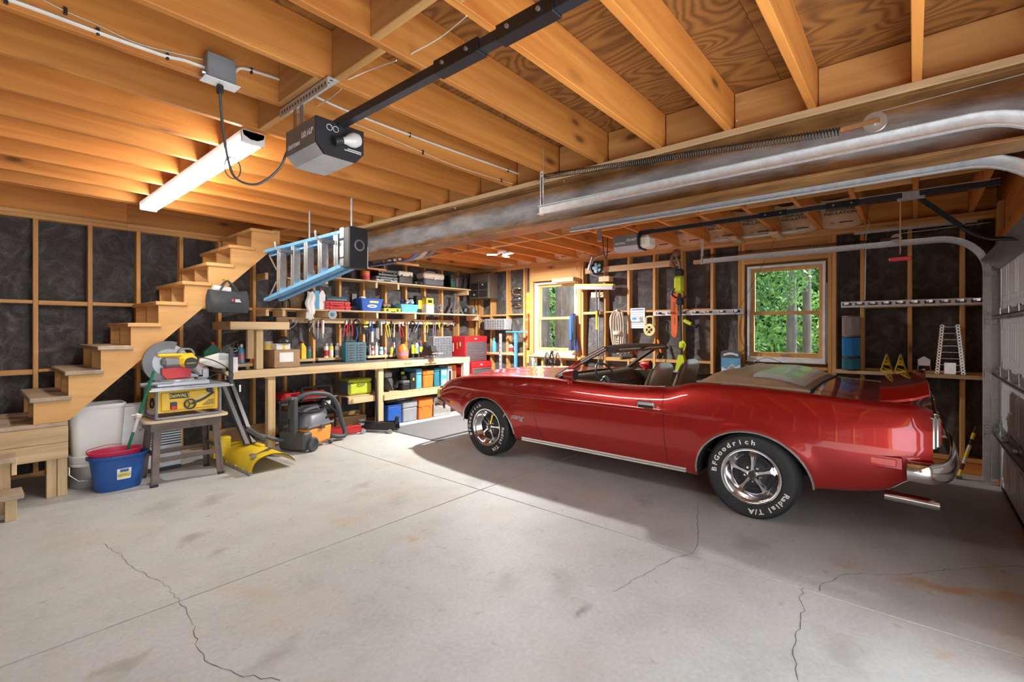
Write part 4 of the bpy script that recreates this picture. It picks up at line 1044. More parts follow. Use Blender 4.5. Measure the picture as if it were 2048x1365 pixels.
# ---- stepladder on pipe hooks
mk('ladder_blue', (.16, .42, .70), .42, nscale=15); mk('hook_foam', (.12, .125, .13), .7); mk('pipe_grey', (.45, .45, .46), .4, .5)
ld = thing('stepladder', 'blue fiberglass stepladder with aluminium steps hung sideways from the joists', 'ladder', (2.18, 4.45, 1.757))
YA, YZ = 5.27, 3.66
def zlow(y): return 1.757 + (YA - y) / (YA - YZ) * .229
for x, w in ((2.13, .065), (2.22, .05)):
    y1 = YZ if w > .06 else YZ + .03
    for up in (0, 1):
        p0 = (x, YA - (0 if w > .06 else .12), 2.285 if up else zlow(YA) + .015); p1 = (x, y1, 2.285 if up else zlow(y1) + .015)
        part(ld, 'side_rail', MB().bar(p0, p1, w, .030, .002).bar(Vector(p0) + Vector((w / 2 - .003, 0, -.03 if up else .03)), Vector(p1) + Vector((w / 2 - .003, 0, -.03 if up else .03)), .006, .04), 'ladder_blue', True)
for y in (4.93, 4.62, 4.35, 4.08, 3.80):
    mb = MB()
    for k in range(4): mb.box(2.10 + (.004 if k % 2 else 0), y - .04 + k * .021, zlow(y) + .02, 2.165, y - .024 + k * .021, 2.275, .002)
    mb.box(2.112, y - .038, zlow(y) + .02, 2.16, y + .038, 2.275); part(ld, 'step', mb, 'aluminium', True)
for y in (5.12, 4.49, 3.97): part(ld, 'rear_brace', MB().box(2.205, y - .02, zlow(y) + .03, 2.235, y + .02, 2.27, .002), 'aluminium', True)
part(ld, 'gusset', MB().bar((2.14, 5.24, 2.25), (2.14, 5.06, 2.08), .004, .022), 'aluminium', True); part(ld, 'gusset', MB().bar((2.14, 5.24, 1.80), (2.14, 5.06, 1.95), .004, .022), 'aluminium', True)
part(ld, 'spreader_bar', MB().bar((2.25, 5.05, 2.0), (2.25, 4.2, 1.86), .004, .018), 'aluminium', True)
cap = part(ld, 'top_cap', MB().box(2.085, YZ - .11, zlow(YZ) - .02, 2.265, YZ - .01, 2.312, .008), 'black_plastic', True)
part(cap, 'tool_hole', MB().lathe([(.048, 0), (.048, .004), (.036, .005), (.034, -.002)], (2.18, YZ - .110, 2.16), 20, Matrix.Rotation(math.pi / 2, 4, 'X')), 'steel_dull', True)
for z0, z1 in ((1.985, 2.05), (2.06, 2.2), (2.22, 2.31)): part(ld, 'cap_bracket', MB().box(2.078, YZ - .03, z0, 2.10, YZ + .03, z1, .003), 'aluminium', True)
for i, y in enumerate((4.61, 3.83)):
    h = thing('pipe_hook', ('bent pipe hook with foam sleeve holding the ladder foot end', 'bent pipe hook with foam sleeve holding the ladder cap end')[i], 'hook', (2.27, y, 2.62))
    part(h, 'pipe', MB().tube([(2.275, y, 2.64), (2.275, y, 2.25), (2.27, y, 2.218), (2.24, y, 2.208), (1.99, y, 2.208), (1.955, y, 2.218), (1.94, y, 2.243), (1.94, y, 2.285)], .010, 10), 'pipe_grey', True)
    part(h, 'foam_sleeve', MB().tube([(2.22, y, 2.208), (1.985, y, 2.208)], .021, 12), 'hook_foam', True)
# ---- long rods on cleats under the right-hand joists
for k in range(6):
    x = 6.16 + .022 * k; z = 2.575 + .012 * (k % 2); dy = RND.uniform(-.12, .12)
    r = solo('metal_rod', MB().cyl((x, 1.02 + dy, z), (x + .02, 1.92 + dy, z + .004), .006, n=6), 'aluminium', 'thin pale rod in the bundle lying across ceiling cleats', 'rod', 'rods under the ceiling', loc=(x, 1.4, z))
for i, y in enumerate((1.22, 1.66)):
    solo('wooden_cleat', MB().box(6.0, y - .05, 2.535, 6.4, y + .05, 2.567, .003), 'pineX', ('wooden cleat under the rods, nearer the garage door', 'wooden cleat under the rods, farther from the garage door')[i], 'cleat', loc=(6.2, y, 2.55))
# ---- skis stored overhead beyond the beam
for k, (x, c) in enumerate(((3.72, (.06, .12, .32)), (3.80, (.45, .43, .40)), (3.88, (.12, .12, .13)))):
    mk('ski%d' % k, c, .35); z = 2.34 + .02 * k
    pts = [(x, 6.1, z), (x, 5.4, z - .012), (x, 4.95 - .06 * k, z), (x, 4.80 - .06 * k, z + .03), (x, 4.70 - .06 * k, z + .09)]
    mb = MB(); vs = []; pp = cat_rom(pts, 6); n = len(pp)
    for i, p in enumerate(pp):
        w = .036 * (1 - .85 * max(0, (i - n * .7) / (n * .3)) ** 2); vs += [p + Vector((-w, 0, 0)), p + Vector((w, 0, 0)), p + Vector((w, 0, .012)), p + Vector((-w, 0, .012))]
    mb.add(vs, [(i * 4 + a, i * 4 + (a + 1) % 4, i * 4 + 4 + (a + 1) % 4, i * 4 + 4 + a) for i in range(n - 1) for a in range(4)] + [(0, 1, 2, 3), tuple(4 * n - 4 + a for a in range(4))])
    s_ = thing('ski', ('dark blue ski stored under the beam', 'grey-white ski stored under the beam with upturned tip', 'black ski stored under the beam, rightmost tip')[k], 'ski', (x, 5.3, z))
    part(s_, 'ski_blade', mb, 'ski%d' % k, True); part(s_, 'binding', MB().bx((x, 5.55, z + .03), (.06, .26, .045), .01).bx((x, 5.35, z + .028), (.065, .06, .05), .01), 'galv', True)
rk = thing('ski_rack', 'timber strap holding the skis under the far joists', 'rack', (3.8, 5.5, 2.3))
for y in (5.05, 5.8):
    part(rk, 'crosspiece', MB().box(3.62, y - .02, 2.298, 3.98, y + .02, 2.322, .002), 'lumberX', True)
    for x in (3.63, 3.96): part(rk, 'drop_rod', MB().cyl((x, y, 2.31), (x, y, 2.626), .006, n=6), 'galv', True)
# ================================================================ staircase, landing and the things around it
YN = 5.63
xk = [.372 + .2155 * k for k in range(10)]; zk = [.872 + .2145 * k for k in range(10)]
st = thing('staircase', 'open-riser timber staircase climbing right along the back wall', 'stairs', (1.4, 6.1, .65))
def stringer(y):
    pl = [(.40, .652)]
    for k in range(9):
        pl += [(xk[k] + .026, zk[k] - .039), (xk[k + 1] + .026, zk[k] - .039)] if k else [(xk[0] + .026, .652), (xk[0] + .026, zk[0] - .039), (xk[1] + .026, zk[0] - .039)]
    pl = pl[1:]; pl += [(xk[9] + .026, 2.60), (2.42, 2.60), (2.42, 2.46), (.62, .66), (.60, .652)]
    part(st, 'stringer', MB().prism(pl, 'y', y, y + .038), 'stair_wood', True)
for y in (YN, 6.08, 6.54): stringer(y)
for k in range(9):
    m = 'worn_tread' if k < 3 else 'stair_wood'
    part(st, 'tread', MB().box(xk[k], YN - .025, zk[k] - .038, xk[k] + .262, 6.585, zk[k], .006), m, True)
pf = thing('stair_landing', 'low boarded timber landing under the foot of the stairs', 'landing', (.1, 6.1, 0))
for a, b in ((5.63, 5.86), (5.865, 6.10), (6.105, 6.34), (6.345, 6.58)): part(pf, 'deck_board', MB().box(XL, a, .614, .612, b, .65, .004), 'worn_tread', True)
for a, b in ((.474, .612), (.334, .472)): part(pf, 'front_board', MB().box(XL, YN - .012, a, .612, YN + .026, b, .004), 'pineX', True)
for a, b in ((.474, .612), (.334, .472)): part(pf, 'side_board', MB().box(.574, YN + .028, a, .612, 6.58, b, .004), 'pineY', True)
for x in (.478, .546): part(pf, 'post', MB().box(x, YN + .03, 0, x + .064, YN + .12, .334, .004), 'pineZ', True)
part(pf, 'post', MB().box(.54, 6.45, 0, .61, 6.54, .334, .004), 'pineZ', True)
lo_ = thing('lower_steps', 'small two-tread timber step unit leading up to the landing', 'steps', (0, 5.4, 0))
for (y, z, x1) in ((5.15, .205, .315), (5.383, .44, .292)):
    part(lo_, 'tread', MB().box(XL, y, z - .038, x1, y + .232, z, .004), 'worn_tread', True)
    part(lo_, 'post', MB().box(x1 - .10, y + .04, 0, x1 - .035, y + .12, z - .039, .003), 'pineZ', True)
    part(lo_, 'post', MB().box(-.6, y + .04, 0, -.53, y + .12, z - .039, .003), 'pineZ', True)
part(lo_, 'cleat', MB().box(.26, 5.40, .30, .29, 5.61, .40, .003), 'pineY', True)
# ---- tool bag
mk('bag_cloth', (.045, .05, .055), .75, nscale=22, bmp=.3); mk('hook_yellow', (.80, .55, .06), .4); mk('paper_white', (.80, .79, .76), .6); mk('label_red', (.60, .05, .06), .5)
bg_ = thing('tool_bag', 'black canvas tool bag hanging by its handles from the stairs', 'bag', (1.83, 5.50, 1.63))
def bagf(a, b):
    an = 2 * math.pi * a; zz = b; w = .20 * (1 - .10 * zz ** 2) * (.93 + .07 * min(1, zz * 6)); d = (.075 + .03 * math.sin(math.pi * min(1, zz * 1.15))) * (1 - .55 * max(0, zz - .55) / .45); c, s = math.cos(an), math.sin(an)
    return (w * math.copysign(abs(c) ** .6, c) + .006 * math.sin(9 * an + 4 * zz), d * math.copysign(abs(s) ** .6, s) + .005 * math.sin(7 * an), .225 * zz + .012 * c * c * zz + (.0 if zz > .05 else 0))
mb = MB().grid(bagf, 36, 10); mb.add([bagf(i / 36, 0) for i in range(36)], [tuple(range(36))]); part(bg_, 'bag_body', mb, 'bag_cloth', ang=60)
part(bg_, 'bag_opening', MB().add([bagf(i / 36, 1) for i in range(36)], [tuple(range(36))]), 'black_plastic')
for y in (-.05, .05): part(bg_, 'handle', MB().tube(cat_rom([(-.10, y * .9, .20), (-.055, y * .6, .28), (0, .02, .335), (.05, y * .6, .28), (.09, y * .9, .20)], 6), .009, 6), 'bag_cloth')
part(bg_, 'paper_roll', MB().cyl((-.14, .0, .25), (.02, .0, .235), .035, n=14), 'paper_white')
lb = part(bg_, 'label', MB().bx((.04, -.108, .125), (.095, .006, .042), .001), 'bag_cloth'); part(lb, 'red_mark', MB().bx((.01, -.112, .127), (.022, .002, .024), .001), 'label_red'); part(lb, 'white_mark', MB().bx((.055, -.112, .131), (.045, .002, .014), .001), 'white_print'); part(lb, 'white_mark', MB().bx((.06, -.112, .114), (.055, .002, .012), .001), 'white_print')
for k, x in enumerate((-.01, .02)): part(bg_, 'wall_hook', MB().tube([(x, .1285, .36), (x, .06, .365), (x, .02, .345), (x, -.005, .345), (x, -.01, .37)], .005, 6), 'hook_yellow')
# ---- bins and buckets
mk('plastic_white', (.80, .80, .77), .42, nscale=5, var=.05); mk('pail_alu', (.50, .53, .56), .32, .7, nscale=6); mk('bucket_blue', (.015, .09, .34), .35, nscale=5); mk('bucket_pink', (.60, .03, .10), .4); mk('mop_green', (.01, .20, .09), .4)
pa = thing('metal_pail', 'silver paint pail with white rim under the white bin', 'bucket', (.80, 5.87, 0))
part(pa, 'pail_body', MB().lathe([(0, .002), (.145, .002), (.15, .01), (.158, .22), (.158, .225)], n=36), 'pail_alu'); part(pa, 'rim', MB().lathe([(.158, .20), (.165, .205), (.165, .22), (.16, .225), (.168, .245), (.168, .292), (.16, .298), (0, .298)], n=36), 'plastic_white')
part(pa, 'bail', MB().tube([(-.16, -.06, .2), (-.165, -.10, .14), (-.11, -.155, .085), (.0, -.175, .07)], .003, 5), 'galv')
def bin_(o, w, d, h, rim, r0=.05, tap=.86, mat='plastic_white', wall=.006):
    def ring(s, z, g=0): return [(p * 1, q * 1, z) for p, q in rrect(w * s + 2 * g, d * s + 2 * g, r0, 5)]
    L = [(tap, 0, 0), (1, h - rim, 0), (1, h - rim, .008), (1, h - .006, .010), (1, h, .006), (1, h - .004, -wall), (tap, .012, -wall)]
    n = len(rrect(w, d, r0, 5)); mb = MB(); vs = []
    for s, z, g in L: vs += ring(s, z, g)
    fs = [(i * n + k, i * n + (k + 1) % n, (i + 1) * n + (k + 1) % n, (i + 1) * n + k) for i in range(len(L) - 1) for k in range(n)]
    fs += [tuple(range(n - 1, -1, -1)), tuple((len(L) - 1) * n + k for k in range(n))]
    return mb.add(vs, fs)
wb_ = thing('waste_bin', 'tall white plastic bin standing on the silver pail', 'bin', (.83, 5.87, .299)); part(wb_, 'bin_body', bin_(None, .40, .28, .455, .03, .06), 'plastic_white')
ht = thing('wall_heater', 'white metal heater cabinet with dark louvres leaning under the stairs', 'heater', (1.25, 5.93, 0))
part(ht, 'cabinet', MB().box(-.27, -.05, .03, .27, .06, .70, .012), 'white_paint'); part(ht, 'top_panel', MB().box(-.275, -.055, .70, .275, .065, .712, .004), 'white_paint')
for k in range(7): part(ht, 'louvre', MB().box(.0, -.056, .26 + k * .026, .26, -.049, .272 + k * .026, .001), 'black_plastic')
part(ht, 'louvre', MB().box(-.26, -.056, .015, .26, -.045, .035, .002), 'black_plastic'); part(ht, 'foot', MB().box(-.26, -.045, 0, .26, .05, .03, .003), 'black_plastic'); part(ht, 'badge', MB().bx((-.08, -.052, .45), (.03, .004, .02), .001), 'steel_dull')
bb = thing('oval_bucket', 'blue oval bucket with a yellow and white paper label', 'bucket', (.94, 5.545, 0))
def oval(L, rx, ry, n=40):
    mb = MB(); vs = []
    for s, z in L: vs += [(rx * s * math.cos(2 * math.pi * k / n), ry * s * math.sin(2 * math.pi * k / n), z) for k in range(n)]
    return mb.add(vs, [(i * n + k, i * n + (k + 1) % n, (i + 1) * n + (k + 1) % n, (i + 1) * n + k) for i in range(len(L) - 1) for k in range(n)] + [tuple(range(n - 1, -1, -1)), tuple((len(L) - 1) * n + k for k in range(n))])
part(bb, 'bucket_body', oval([(.74, 0), (.77, .01), (.95, .285), (1.02, .29), (1.06, .305), (1.05, .318), (.98, .318), (.94, .305), (.73, .012)], .215, .135), 'bucket_blue')
mk('label_yellow', (.80, .68, .10), .5); mk('label_blue', (.05, .12, .40), .5)
def sticker(a, b):
    an = -math.pi / 2 + (a - .5) * .56 + .12; s = .76 + .19 * (.32 + b * .34) ; return (.215 * s * math.cos(an) * 1.006, .135 * s * math.sin(an) * 1.012, .285 * (.32 + b * .34) + .01)
lb = part(bb, 'label', MB().grid(sticker, 8, 4), 'white_print', fix=False); part(lb, 'label_band', MB().grid(lambda a, b: tuple(np.array(sticker(.08 + a * .84, .15 + b * .5)) * np.array((1.004, 1.008, 1))), 8, 2), 'label_yellow', fix=False)
part(lb, 'label_band', MB().grid(lambda a, b: tuple(np.array(sticker(.2 + a * .6, .68 + b * .25)) * np.array((1.004, 1.008, 1))), 8, 2), 'label_blue', fix=False)
q0, q1 = Vector(sticker(.1, .38)) * 1.0, Vector(sticker(.9, .38)); text(lb, 'lettering', 'FORTIFLEX', .024, (q0 + q1) / 2 + Vector((0, -.006, 0)), (q1 - q0), (0, 0, 1), 'label_blue')
part(bb, 'bail', MB().tube(cat_rom([(-.225, 0, .30), (-.20, .06, .33), (-.05, .15, .325)], 5), .003, 5), 'galv')
pk = thing('pink_bucket', 'pink bucket nested inside the blue oval bucket', 'bucket', (.92, 5.545, .20)); part(pk, 'bucket_body', oval([(.72, 0), (.93, .14), (.98, .145), (.99, .16), (.94, .16), (.90, .145), (.70, .012)], .205, .125), 'bucket_pink')
part(pk, 'handle', MB().tube(cat_rom([(-.20, .0, .15), (-.19, -.02, .19), (-.06, -.03, .215), (.04, -.03, .205)], 6), .0035, 6), 'bucket_pink')
mp = thing('mop', 'green-handled mop with white joint standing in the pink bucket', 'mop', (.95, 5.54, .22))
a, b = Vector((.97, 5.53, .225)), Vector((1.15, 5.29, 1.075)); L = lambda t: a.lerp(b, t)
part(mp, 'handle', MB().cyl(L(0), L(.36), .0125, n=10), 'mop_green', True); part(mp, 'joint', MB().tube([L(.34), L(.37), L(.49), L(.50), L(.53), L(.54)], [.014, .016, .014, .024, .026, .014], 10), 'plastic_white', True); part(mp, 'handle', MB().cyl(L(.53), L(1), .0125, n=10), 'mop_green', True)
part(mp, 'lever', MB().bar(L(.52), L(.52) + Vector((-.06, -.01, .01)), .01, .012, .003), 'plastic_white', True)
# ---- stool
mk('stool_iron', (.155, .115, .10), .55, .4, nscale=8, var=.3); wood('stool_top', (.55, .42, .27), (.76, .64, .46), 0, knots=False)
so = thing('work_stool', 'brown metal stool with pale wooden top carrying the saws', 'stool', (1.43, 5.52, 0))
part(so, 'seat_board', MB().prism(rrect(.70, .46, .07, 5), 'z', .585, .606), 'stool_top')
part(so, 'apron', MB().prism([(-.29, -.17), (.29, -.17), (.29, .17), (-.29, .17)], 'z', .50, .584), 'stool_iron')
for sx in (-1, 1):
    for sy in (-1, 1):
        mb = MB(); T, B = Vector((sx * .235, sy * .155, .57)), Vector((sx * .272, sy * .205, .02)); mb.bar(T, B, .06, .012, .002, up=(0, 1, 0)); mb.bar(T + Vector((sx * .024, -sy * .022, 0)), B + Vector((sx * .016, -sy * .016, 0)), .012, .055, .002, up=(0, 1, 0))
        mb.bar(T, Vector((sx * .25, sy * .16, .50)), .085, .012, .002, up=(0, 1, 0)); part(so, 'leg', mb, 'stool_iron'); part(so, 'foot', MB().bx((sx * .274, sy * .206, .012), (.062, .03, .024), .004), 'black_rubber')
for sy in (-1, 1): part(so, 'stretcher', MB().bar((-.258, sy * .185, .235), (.258, sy * .185, .235), .012, .045, .002), 'stool_iron')
for sx in (-1, 1): part(so, 'stretcher', MB().bar((sx * .255, -.185, .28), (sx * .255, .185, .28), .012, .035, .002), 'stool_iron')
# ---- table saw
mk('dw_yellow', (.86, .55, .035), .38, nscale=4); mk('saw_grey', (.24, .25, .27), .42, .3); mk('saw_table', (.46, .48, .51), .35, .5); mk('dark_grey', (.055, .06, .066), .5)
ts = thing('table_saw', 'yellow jobsite table saw with grey table sitting on the stool', 'saw', (1.44, 5.54, .6085))
part(ts, 'body', MB().prism([(-.25, .06), (.25, .05), (.25, .27), (-.25, .27)], 'y', -.18, .19), 'dw_yellow'); part(ts, 'front_panel', MB().box(-.225, -.196, .075, .225, -.178, .25, .012), 'dw_yellow')
pl = part(ts, 'name_plate', MB().box(-.16, -.201, .185, .0, -.194, .24, .003), 'dark_grey'); text(pl, 'lettering', 'DeWALT', .042, (-.08, -.2025, .212), (1, 0, 0), (0, 0, 1), 'label_yellow', bold=.001)
sw_ = part(ts, 'switch_box', MB().box(-.155, -.212, .085, -.10, -.19, .155, .006), 'dark_grey'); part(sw_, 'switch_paddle', MB().box(-.15, -.22, .088, -.105, -.21, .118, .004), 'lens_red')
hw_ = part(ts, 'hand_wheel', MB().tube([(.0 + .045 * math.cos(a), -.225, .125 + .045 * math.sin(a)) for a in np.linspace(0, 6.28, 20, endpoint=False)], .008, 6, closed=True), 'dark_grey')
for a in (0, 2.1, 4.2): part(hw_, 'wheel_spoke', MB().bar((0, -.225, .125), (.045 * math.cos(a), -.225, .125 + .045 * math.sin(a)), .012, .008), 'dark_grey')
part(hw_, 'crank_knob', MB().cyl((0.03, -.225, .135), (.03, -.25, .135), .012, n=10), 'black_plastic')
part(ts, 'bevel_slot', MB().tube([(.04 + .17 * k / 8, -.198, .135 + .085 * (k / 8) ** 1.6) for k in range(9)], .012, 6), 'dark_grey'); part(ts, 'bevel_scale', MB().tube([(.04 + .15 * k / 8, -.199, .16 + .085 * (k / 8) ** 1.6) for k in range(9)], .005, 5), 'paper_white')
for k in range(5): part(ts, 'vent', MB().box(.11 + .012 * k, -.199, .10 + k * .011, .21, -.194, .104 + k * .011), 'dark_grey')
part(ts, 'lock_knob', MB().cyl((.17, -.19, .245), (.17, -.225, .245), .027, n=14), 'black_plastic')
part(ts, 'table', MB().box(-.31, -.235, .282, .34, .25, .30, .004).box(-.31, -.238, .268, .34, -.222, .30, .003), 'saw_table'); part(ts, 'fence_scale', MB().box(-.06, -.242, .272, .12, -.236, .29, .001), 'black_plastic')
part(ts, 'front_rail', MB().box(-.33, -.262, .27, .37, -.245, .288, .004), 'saw_table')
for sx in (-1, 1):
    part(ts, 'roll_cage', MB().tube(cat_rom([(sx * .262, -.205, .27), (sx * .262, -.205, .05), (sx * .25, -.205, .012), (sx * .10, -.205, .012)], 5), .013, 8), 'saw_grey'); part(ts, 'roll_cage', MB().tube(cat_rom([(sx * .262, .20, .27), (sx * .262, .20, .05), (sx * .262, .18, .014), (sx * .262, -.20, .014)], 5), .013, 8), 'saw_grey')
part(ts, 'foot_bar', MB().box(-.23, -.225, 0, .23, -.19, .022, .005), 'saw_grey')
cc = [(-.268, -.10 + .05 * math.cos(a), .15 + .045 * math.sin(a)) for a in np.linspace(0, 12.5, 40)]; part(ts, 'cord', MB().tube([(x - .01 * i / 40, y, z) for i, (x, y, z) in enumerate(cc)], .006, 5), 'black_rubber')
# ---- mitre saw
mk('guard_smoke', (.13, .13, .135), .3)
ms = thing('mitre_saw', 'yellow and grey mitre saw with red guard on the table saw', 'saw', (1.42, 5.54, .9095))
part(ms, 'base_table', MB().box(-.24, -.19, .0, .20, .16, .045, .01), 'saw_table'); part(ms, 'turntable', MB().cyl((-.05, -.04, .045), (-.05, -.04, .062), .15, n=32), 'saw_table'); part(ms, 'turntable_arm', MB().bx((-.20, -.16, .035), (.20, .07, .03), .012), 'saw_grey')
part(ms, 'mitre_lock', MB().cyl((-.30, -.17, .035), (-.36, -.18, .035), .018, n=12), 'saw_grey')
pr = [(.10 * math.cos(a), .1 * math.sin(a)) for a in np.linspace(.2, 2.9, 12)]
part(ms, 'fence', MB().prism([(.02, .06), (.20, .06), (.20, .16), (.16, .12), (.13, .09), (.10, .10), (.06, .15), (.02, .17)], 'y', .03, .05), 'saw_table')
ar = [math.radians(a) for a in np.linspace(70, 265, 22)]
pg = [(-.11 + .205 * math.cos(a), .225 + .205 * math.sin(a)) for a in ar] + [(-.11 + .13 * math.cos(a), .225 + .13 * math.sin(a)) for a in ar[::-1]]
part(ms, 'blade_guard', MB().prism(pg, 'y', -.05, .01), 'guard_smoke'); part(ms, 'blade', MB().cyl((-.11, -.02, .225), (-.11, -.016, .225), .175, n=40), 'steel_dull')
part(ms, 'lower_guard', MB().prism([(-.17, .17), (.065, .18), (.065, .075), (-.13, .065), (-.17, .11)], 'y', -.085, -.03), 'red_plastic')
part(ms, 'gear_case', MB().bx((-.06, -.06, .225), (.22, .10, .10), .03), 'saw_grey'); part(ms, 'motor', MB().bx((.03, -.09, .235), (.15, .13, .115), .03), 'dw_yellow'); mc = part(ms, 'motor_cap', MB().cyl((.045, -.15, .215), (.045, -.175, .215), .055, n=20), 'black_plastic')
text(mc, 'lettering', 'DeWALT', .02, (.045, -.1765, .215), (1, 0, 0), (0, 0, 1), 'label_yellow')
part(ms, 'handle', MB().bx((-.06, -.075, .292), (.30, .045, .036), .016), 'dw_yellow'); part(ms, 'carry_handle', MB().tube(cat_rom([(-.03, -.06, .30), (-.01, -.06, .345), (.07, -.06, .345), (.10, -.06, .29)], 5), .010, 8), 'saw_grey')
part(ms, 'pivot_arm', MB().bar((.06, .0, .20), (.20, .08, .09), .08, .09, .015), 'saw_table'); part(ms, 'pivot_arm', MB().bx((.20, .09, .09), (.12, .12, .12), .02), 'saw_table')
mk('bag_white', (.74, .73, .70), .7, bmp=.3)
def dust(a, b):
    an = 2 * math.pi * a; r = .02 + .062 * min(1, b * 1.6) * (1 if b < .9 else .9); return (.17 + .27 * b + .006 * math.sin(5 * an), .04 + r * .55 * math.cos(an) + .008 * math.sin(11 * b + 3 * an), .225 + r * math.sin(an) - .015 * b)
part(ms, 'dust_bag', MB().grid(dust, 20, 12), 'bag_white', ang=80)
part(ms, 'cord', MB().tube(cat_rom([(.10, -.05, .28), (.25, -.10, .23), (.37, -.12, .15), (.44, -.10, .06), (.36, -.12, .02), (.24, -.12, .03), (.22, -.11, .06), (.32, -.1, .09), (.40, -.09, .05)], 8), .005, 6), 'black_rubber')
bk = thing('clamp_bracket', 'black upright bar with clear shield behind the mitre saw bag', 'bracket', (1.835, 5.445, .9095)); part(bk, 'upright', MB().box(-.012, -.012, 0, .024, .02, .355, .003), 'dark_grey'); part(bk, 'shield', MB().bx((-.05, .022, .29), (.10, .003, .13)), 'clear_plastic'); part(bk, 'coil', MB().tube([(.02 + .05 * math.cos(a), .01 + .02 * math.sin(2 * a), .33 + .02 * math.sin(a)) for a in np.linspace(0, 6, 20)], .003, 5), 'steel_dull'); part(bk, 'bag_flap', MB().bx((.055, .024, .17), (.05, .003, .16)), 'bag_white')
# ---- yellow plough blade and its lift frame
mk('plow_yellow', (.83, .60, .03), .42, nscale=5, var=.15)
pw = thing('snow_plow', 'yellow curved snow plough lying face down with dark lift frame', 'snow plough', (2.1, 5.45, 0))
def pwf(a, b, o=0):
    th = math.radians(-8 + 150 * b); r = .26 + o; x = -.24 + .24 * (1 - math.cos(math.radians(150 * b))) * .98; z = .165 * math.sin(math.radians(170 * b)) ** .8 + .008
    return (x + .02 * a, .48 - .92 * a, z + o)
outer = MB().grid(lambda a, b: pwf(a, b, .006), 6, 16); k0 = len(outer.v); outer.grid(lambda a, b: pwf(a, b, -.002), 6, 16); part(pw, 'blade_skin', outer, 'plow_yellow', fix=False, ang=60)
part(pw, 'cutting_edge', MB().bar((-.25, .48, .012), (-.23, -.45, .012), .03, .014, .002), 'steel_dull'); part(pw, 'top_flange', MB().bar((.02, .42, .185), (.04, -.05, .185), .05, .02, .004), 'plow_yellow')
for y in (-.40, -.25, -.05, .2): part(pw, 'bolt', MB().cyl((-.235, y, .02), (-.225, y, .034), .011, n=8), 'steel_dull')
lv = part(pw, 'skid_shoe', MB().cyl((-.17, -.34, .09), (-.16, -.345, .17), .014, n=10).cyl((-.17, -.34, .165), (-.168, -.342, .18), .035, n=14), 'steel_dull'); part(pw, 'skid_bracket', MB().bar((-.14, -.30, .15), (.03, -.28, .20), .03, .02, .004), 'stool_iron')
fr = pw
part(fr, 'upright_arm', MB().bar((2.02, 5.52, .20), (1.90, 5.90, .86), .05, .035, .003), 'dark_grey', True); part(fr, 'upright_arm', MB().bar((2.10, 5.55, .20), (1.98, 5.93, .92), .05, .03, .003), 'black_metal', True)
part(fr, 'push_tube', MB().tube([(2.12, 5.62, .30), (2.32, 5.60, .20), (2.44, 5.60, .16)], .02, 10), 'dark_grey', True); part(fr, 'push_plate', MB().bar((2.05, 5.62, .36), (2.22, 5.55, .22), .06, .05, .008), 'dark_grey', True)
part(fr, 'yellow_channel', MB().bx((1.86, 5.80, .16), (.18, .10, .22), .01), 'plow_yellow', True); part(fr, 'white_tag', MB().bx((2.075, 5.86, .78), (.02, .002, .08)), 'paper_white', True)
# ================================================================ workbench and shelving along the back wall
mk('bench_top', (.20, .175, .155), .6, nscale=6, var=.25); mk('red_enamel', (.50, .025, .03), .32, nscale=5, var=.08); mk('print_red', (.62, .06, .08), .6)
def XY(u, y): return on_y(u, 660, y).x
def ZY(u, v, y): return on_y(u, v, y).z
BY, BT, BX0, BX1 = 5.965, .97, 1.96, 5.84
wbn = thing('workbench', 'long pine workbench with worn grey top along the back wall', 'workbench', (3.9, 6.28, 0))
part(wbn, 'bench_top', MB().box(BX0, BY + .039, .945, BX1, YB - .005, BT - .002, .003), 'bench_top', True)
for a, b in ((BX0, 4.13), (4.132, BX1)): part(wbn, 'front_board', MB().box(a, BY, .875, b, BY + .038, BT + .002, .004), 'pineX', True)
for x in (2.485, 4.045): part(wbn, 'post', MB().box(x - .045, BY + .04, 0, x + .045, BY + .13, .944, .004), 'pineZ', True)
part(wbn, 'end_post', MB().box(5.70, BY - .01, 0, 5.84, BY + .10, .90, .02), 'old_post', True)
for x in (2.40, 3.95, 5.62): part(wbn, 'cross_bearer', MB().box(x, BY + .04, .855, x + .038, YB - .005, .944, .003), 'pineY', True)
part(wbn, 'base_rail', MB().box(BX0, YB - .10, .04, 4.0, YB - .062, .22, .004), 'plank_brown', True)
sh = part(wbn, 'lower_shelf', MB().box(4.09, BY + .06, .482, BX1 - .14, YB - .02, .50, .003), 'pineX', True); part(sh, 'shelf_board', MB().box(4.09, BY + .02, .395, BX1 - .14, BY + .058, .482, .004), 'pineX', True)
sh = part(wbn, 'side_shelf', MB().box(3.56, BY + .14, .482, 4.0, YB - .02, .50, .003), 'pineX', True); part(sh, 'shelf_board', MB().box(3.56, BY + .10, .395, 4.0, BY + .138, .482, .004), 'pineX', True)
text(wbn, 'painted_word', 'fennel', .06, Vector((4.50, BY - .0015, .925)) - wbn.location, (1, 0, 0), (0, 0, 1), 'print_red', shear=.3)
rs = thing('riser_shelf', 'small boxed pine shelf raised on a post over the bench', 'shelf', (2.36, 6.3, BT))
part(rs, 'front_board', MB().box(2.02, 6.0, 1.452, 2.70, 6.038, 1.546, .003), 'pineX', True); part(rs, 'side_board', MB().box(2.02, 6.04, 1.452, 2.058, 6.595, 1.546, .003), 'pineY', True); part(rs, 'side_board', MB().box(2.662, 6.04, 1.452, 2.70, 6.595, 1.546, .003), 'pineY', True)
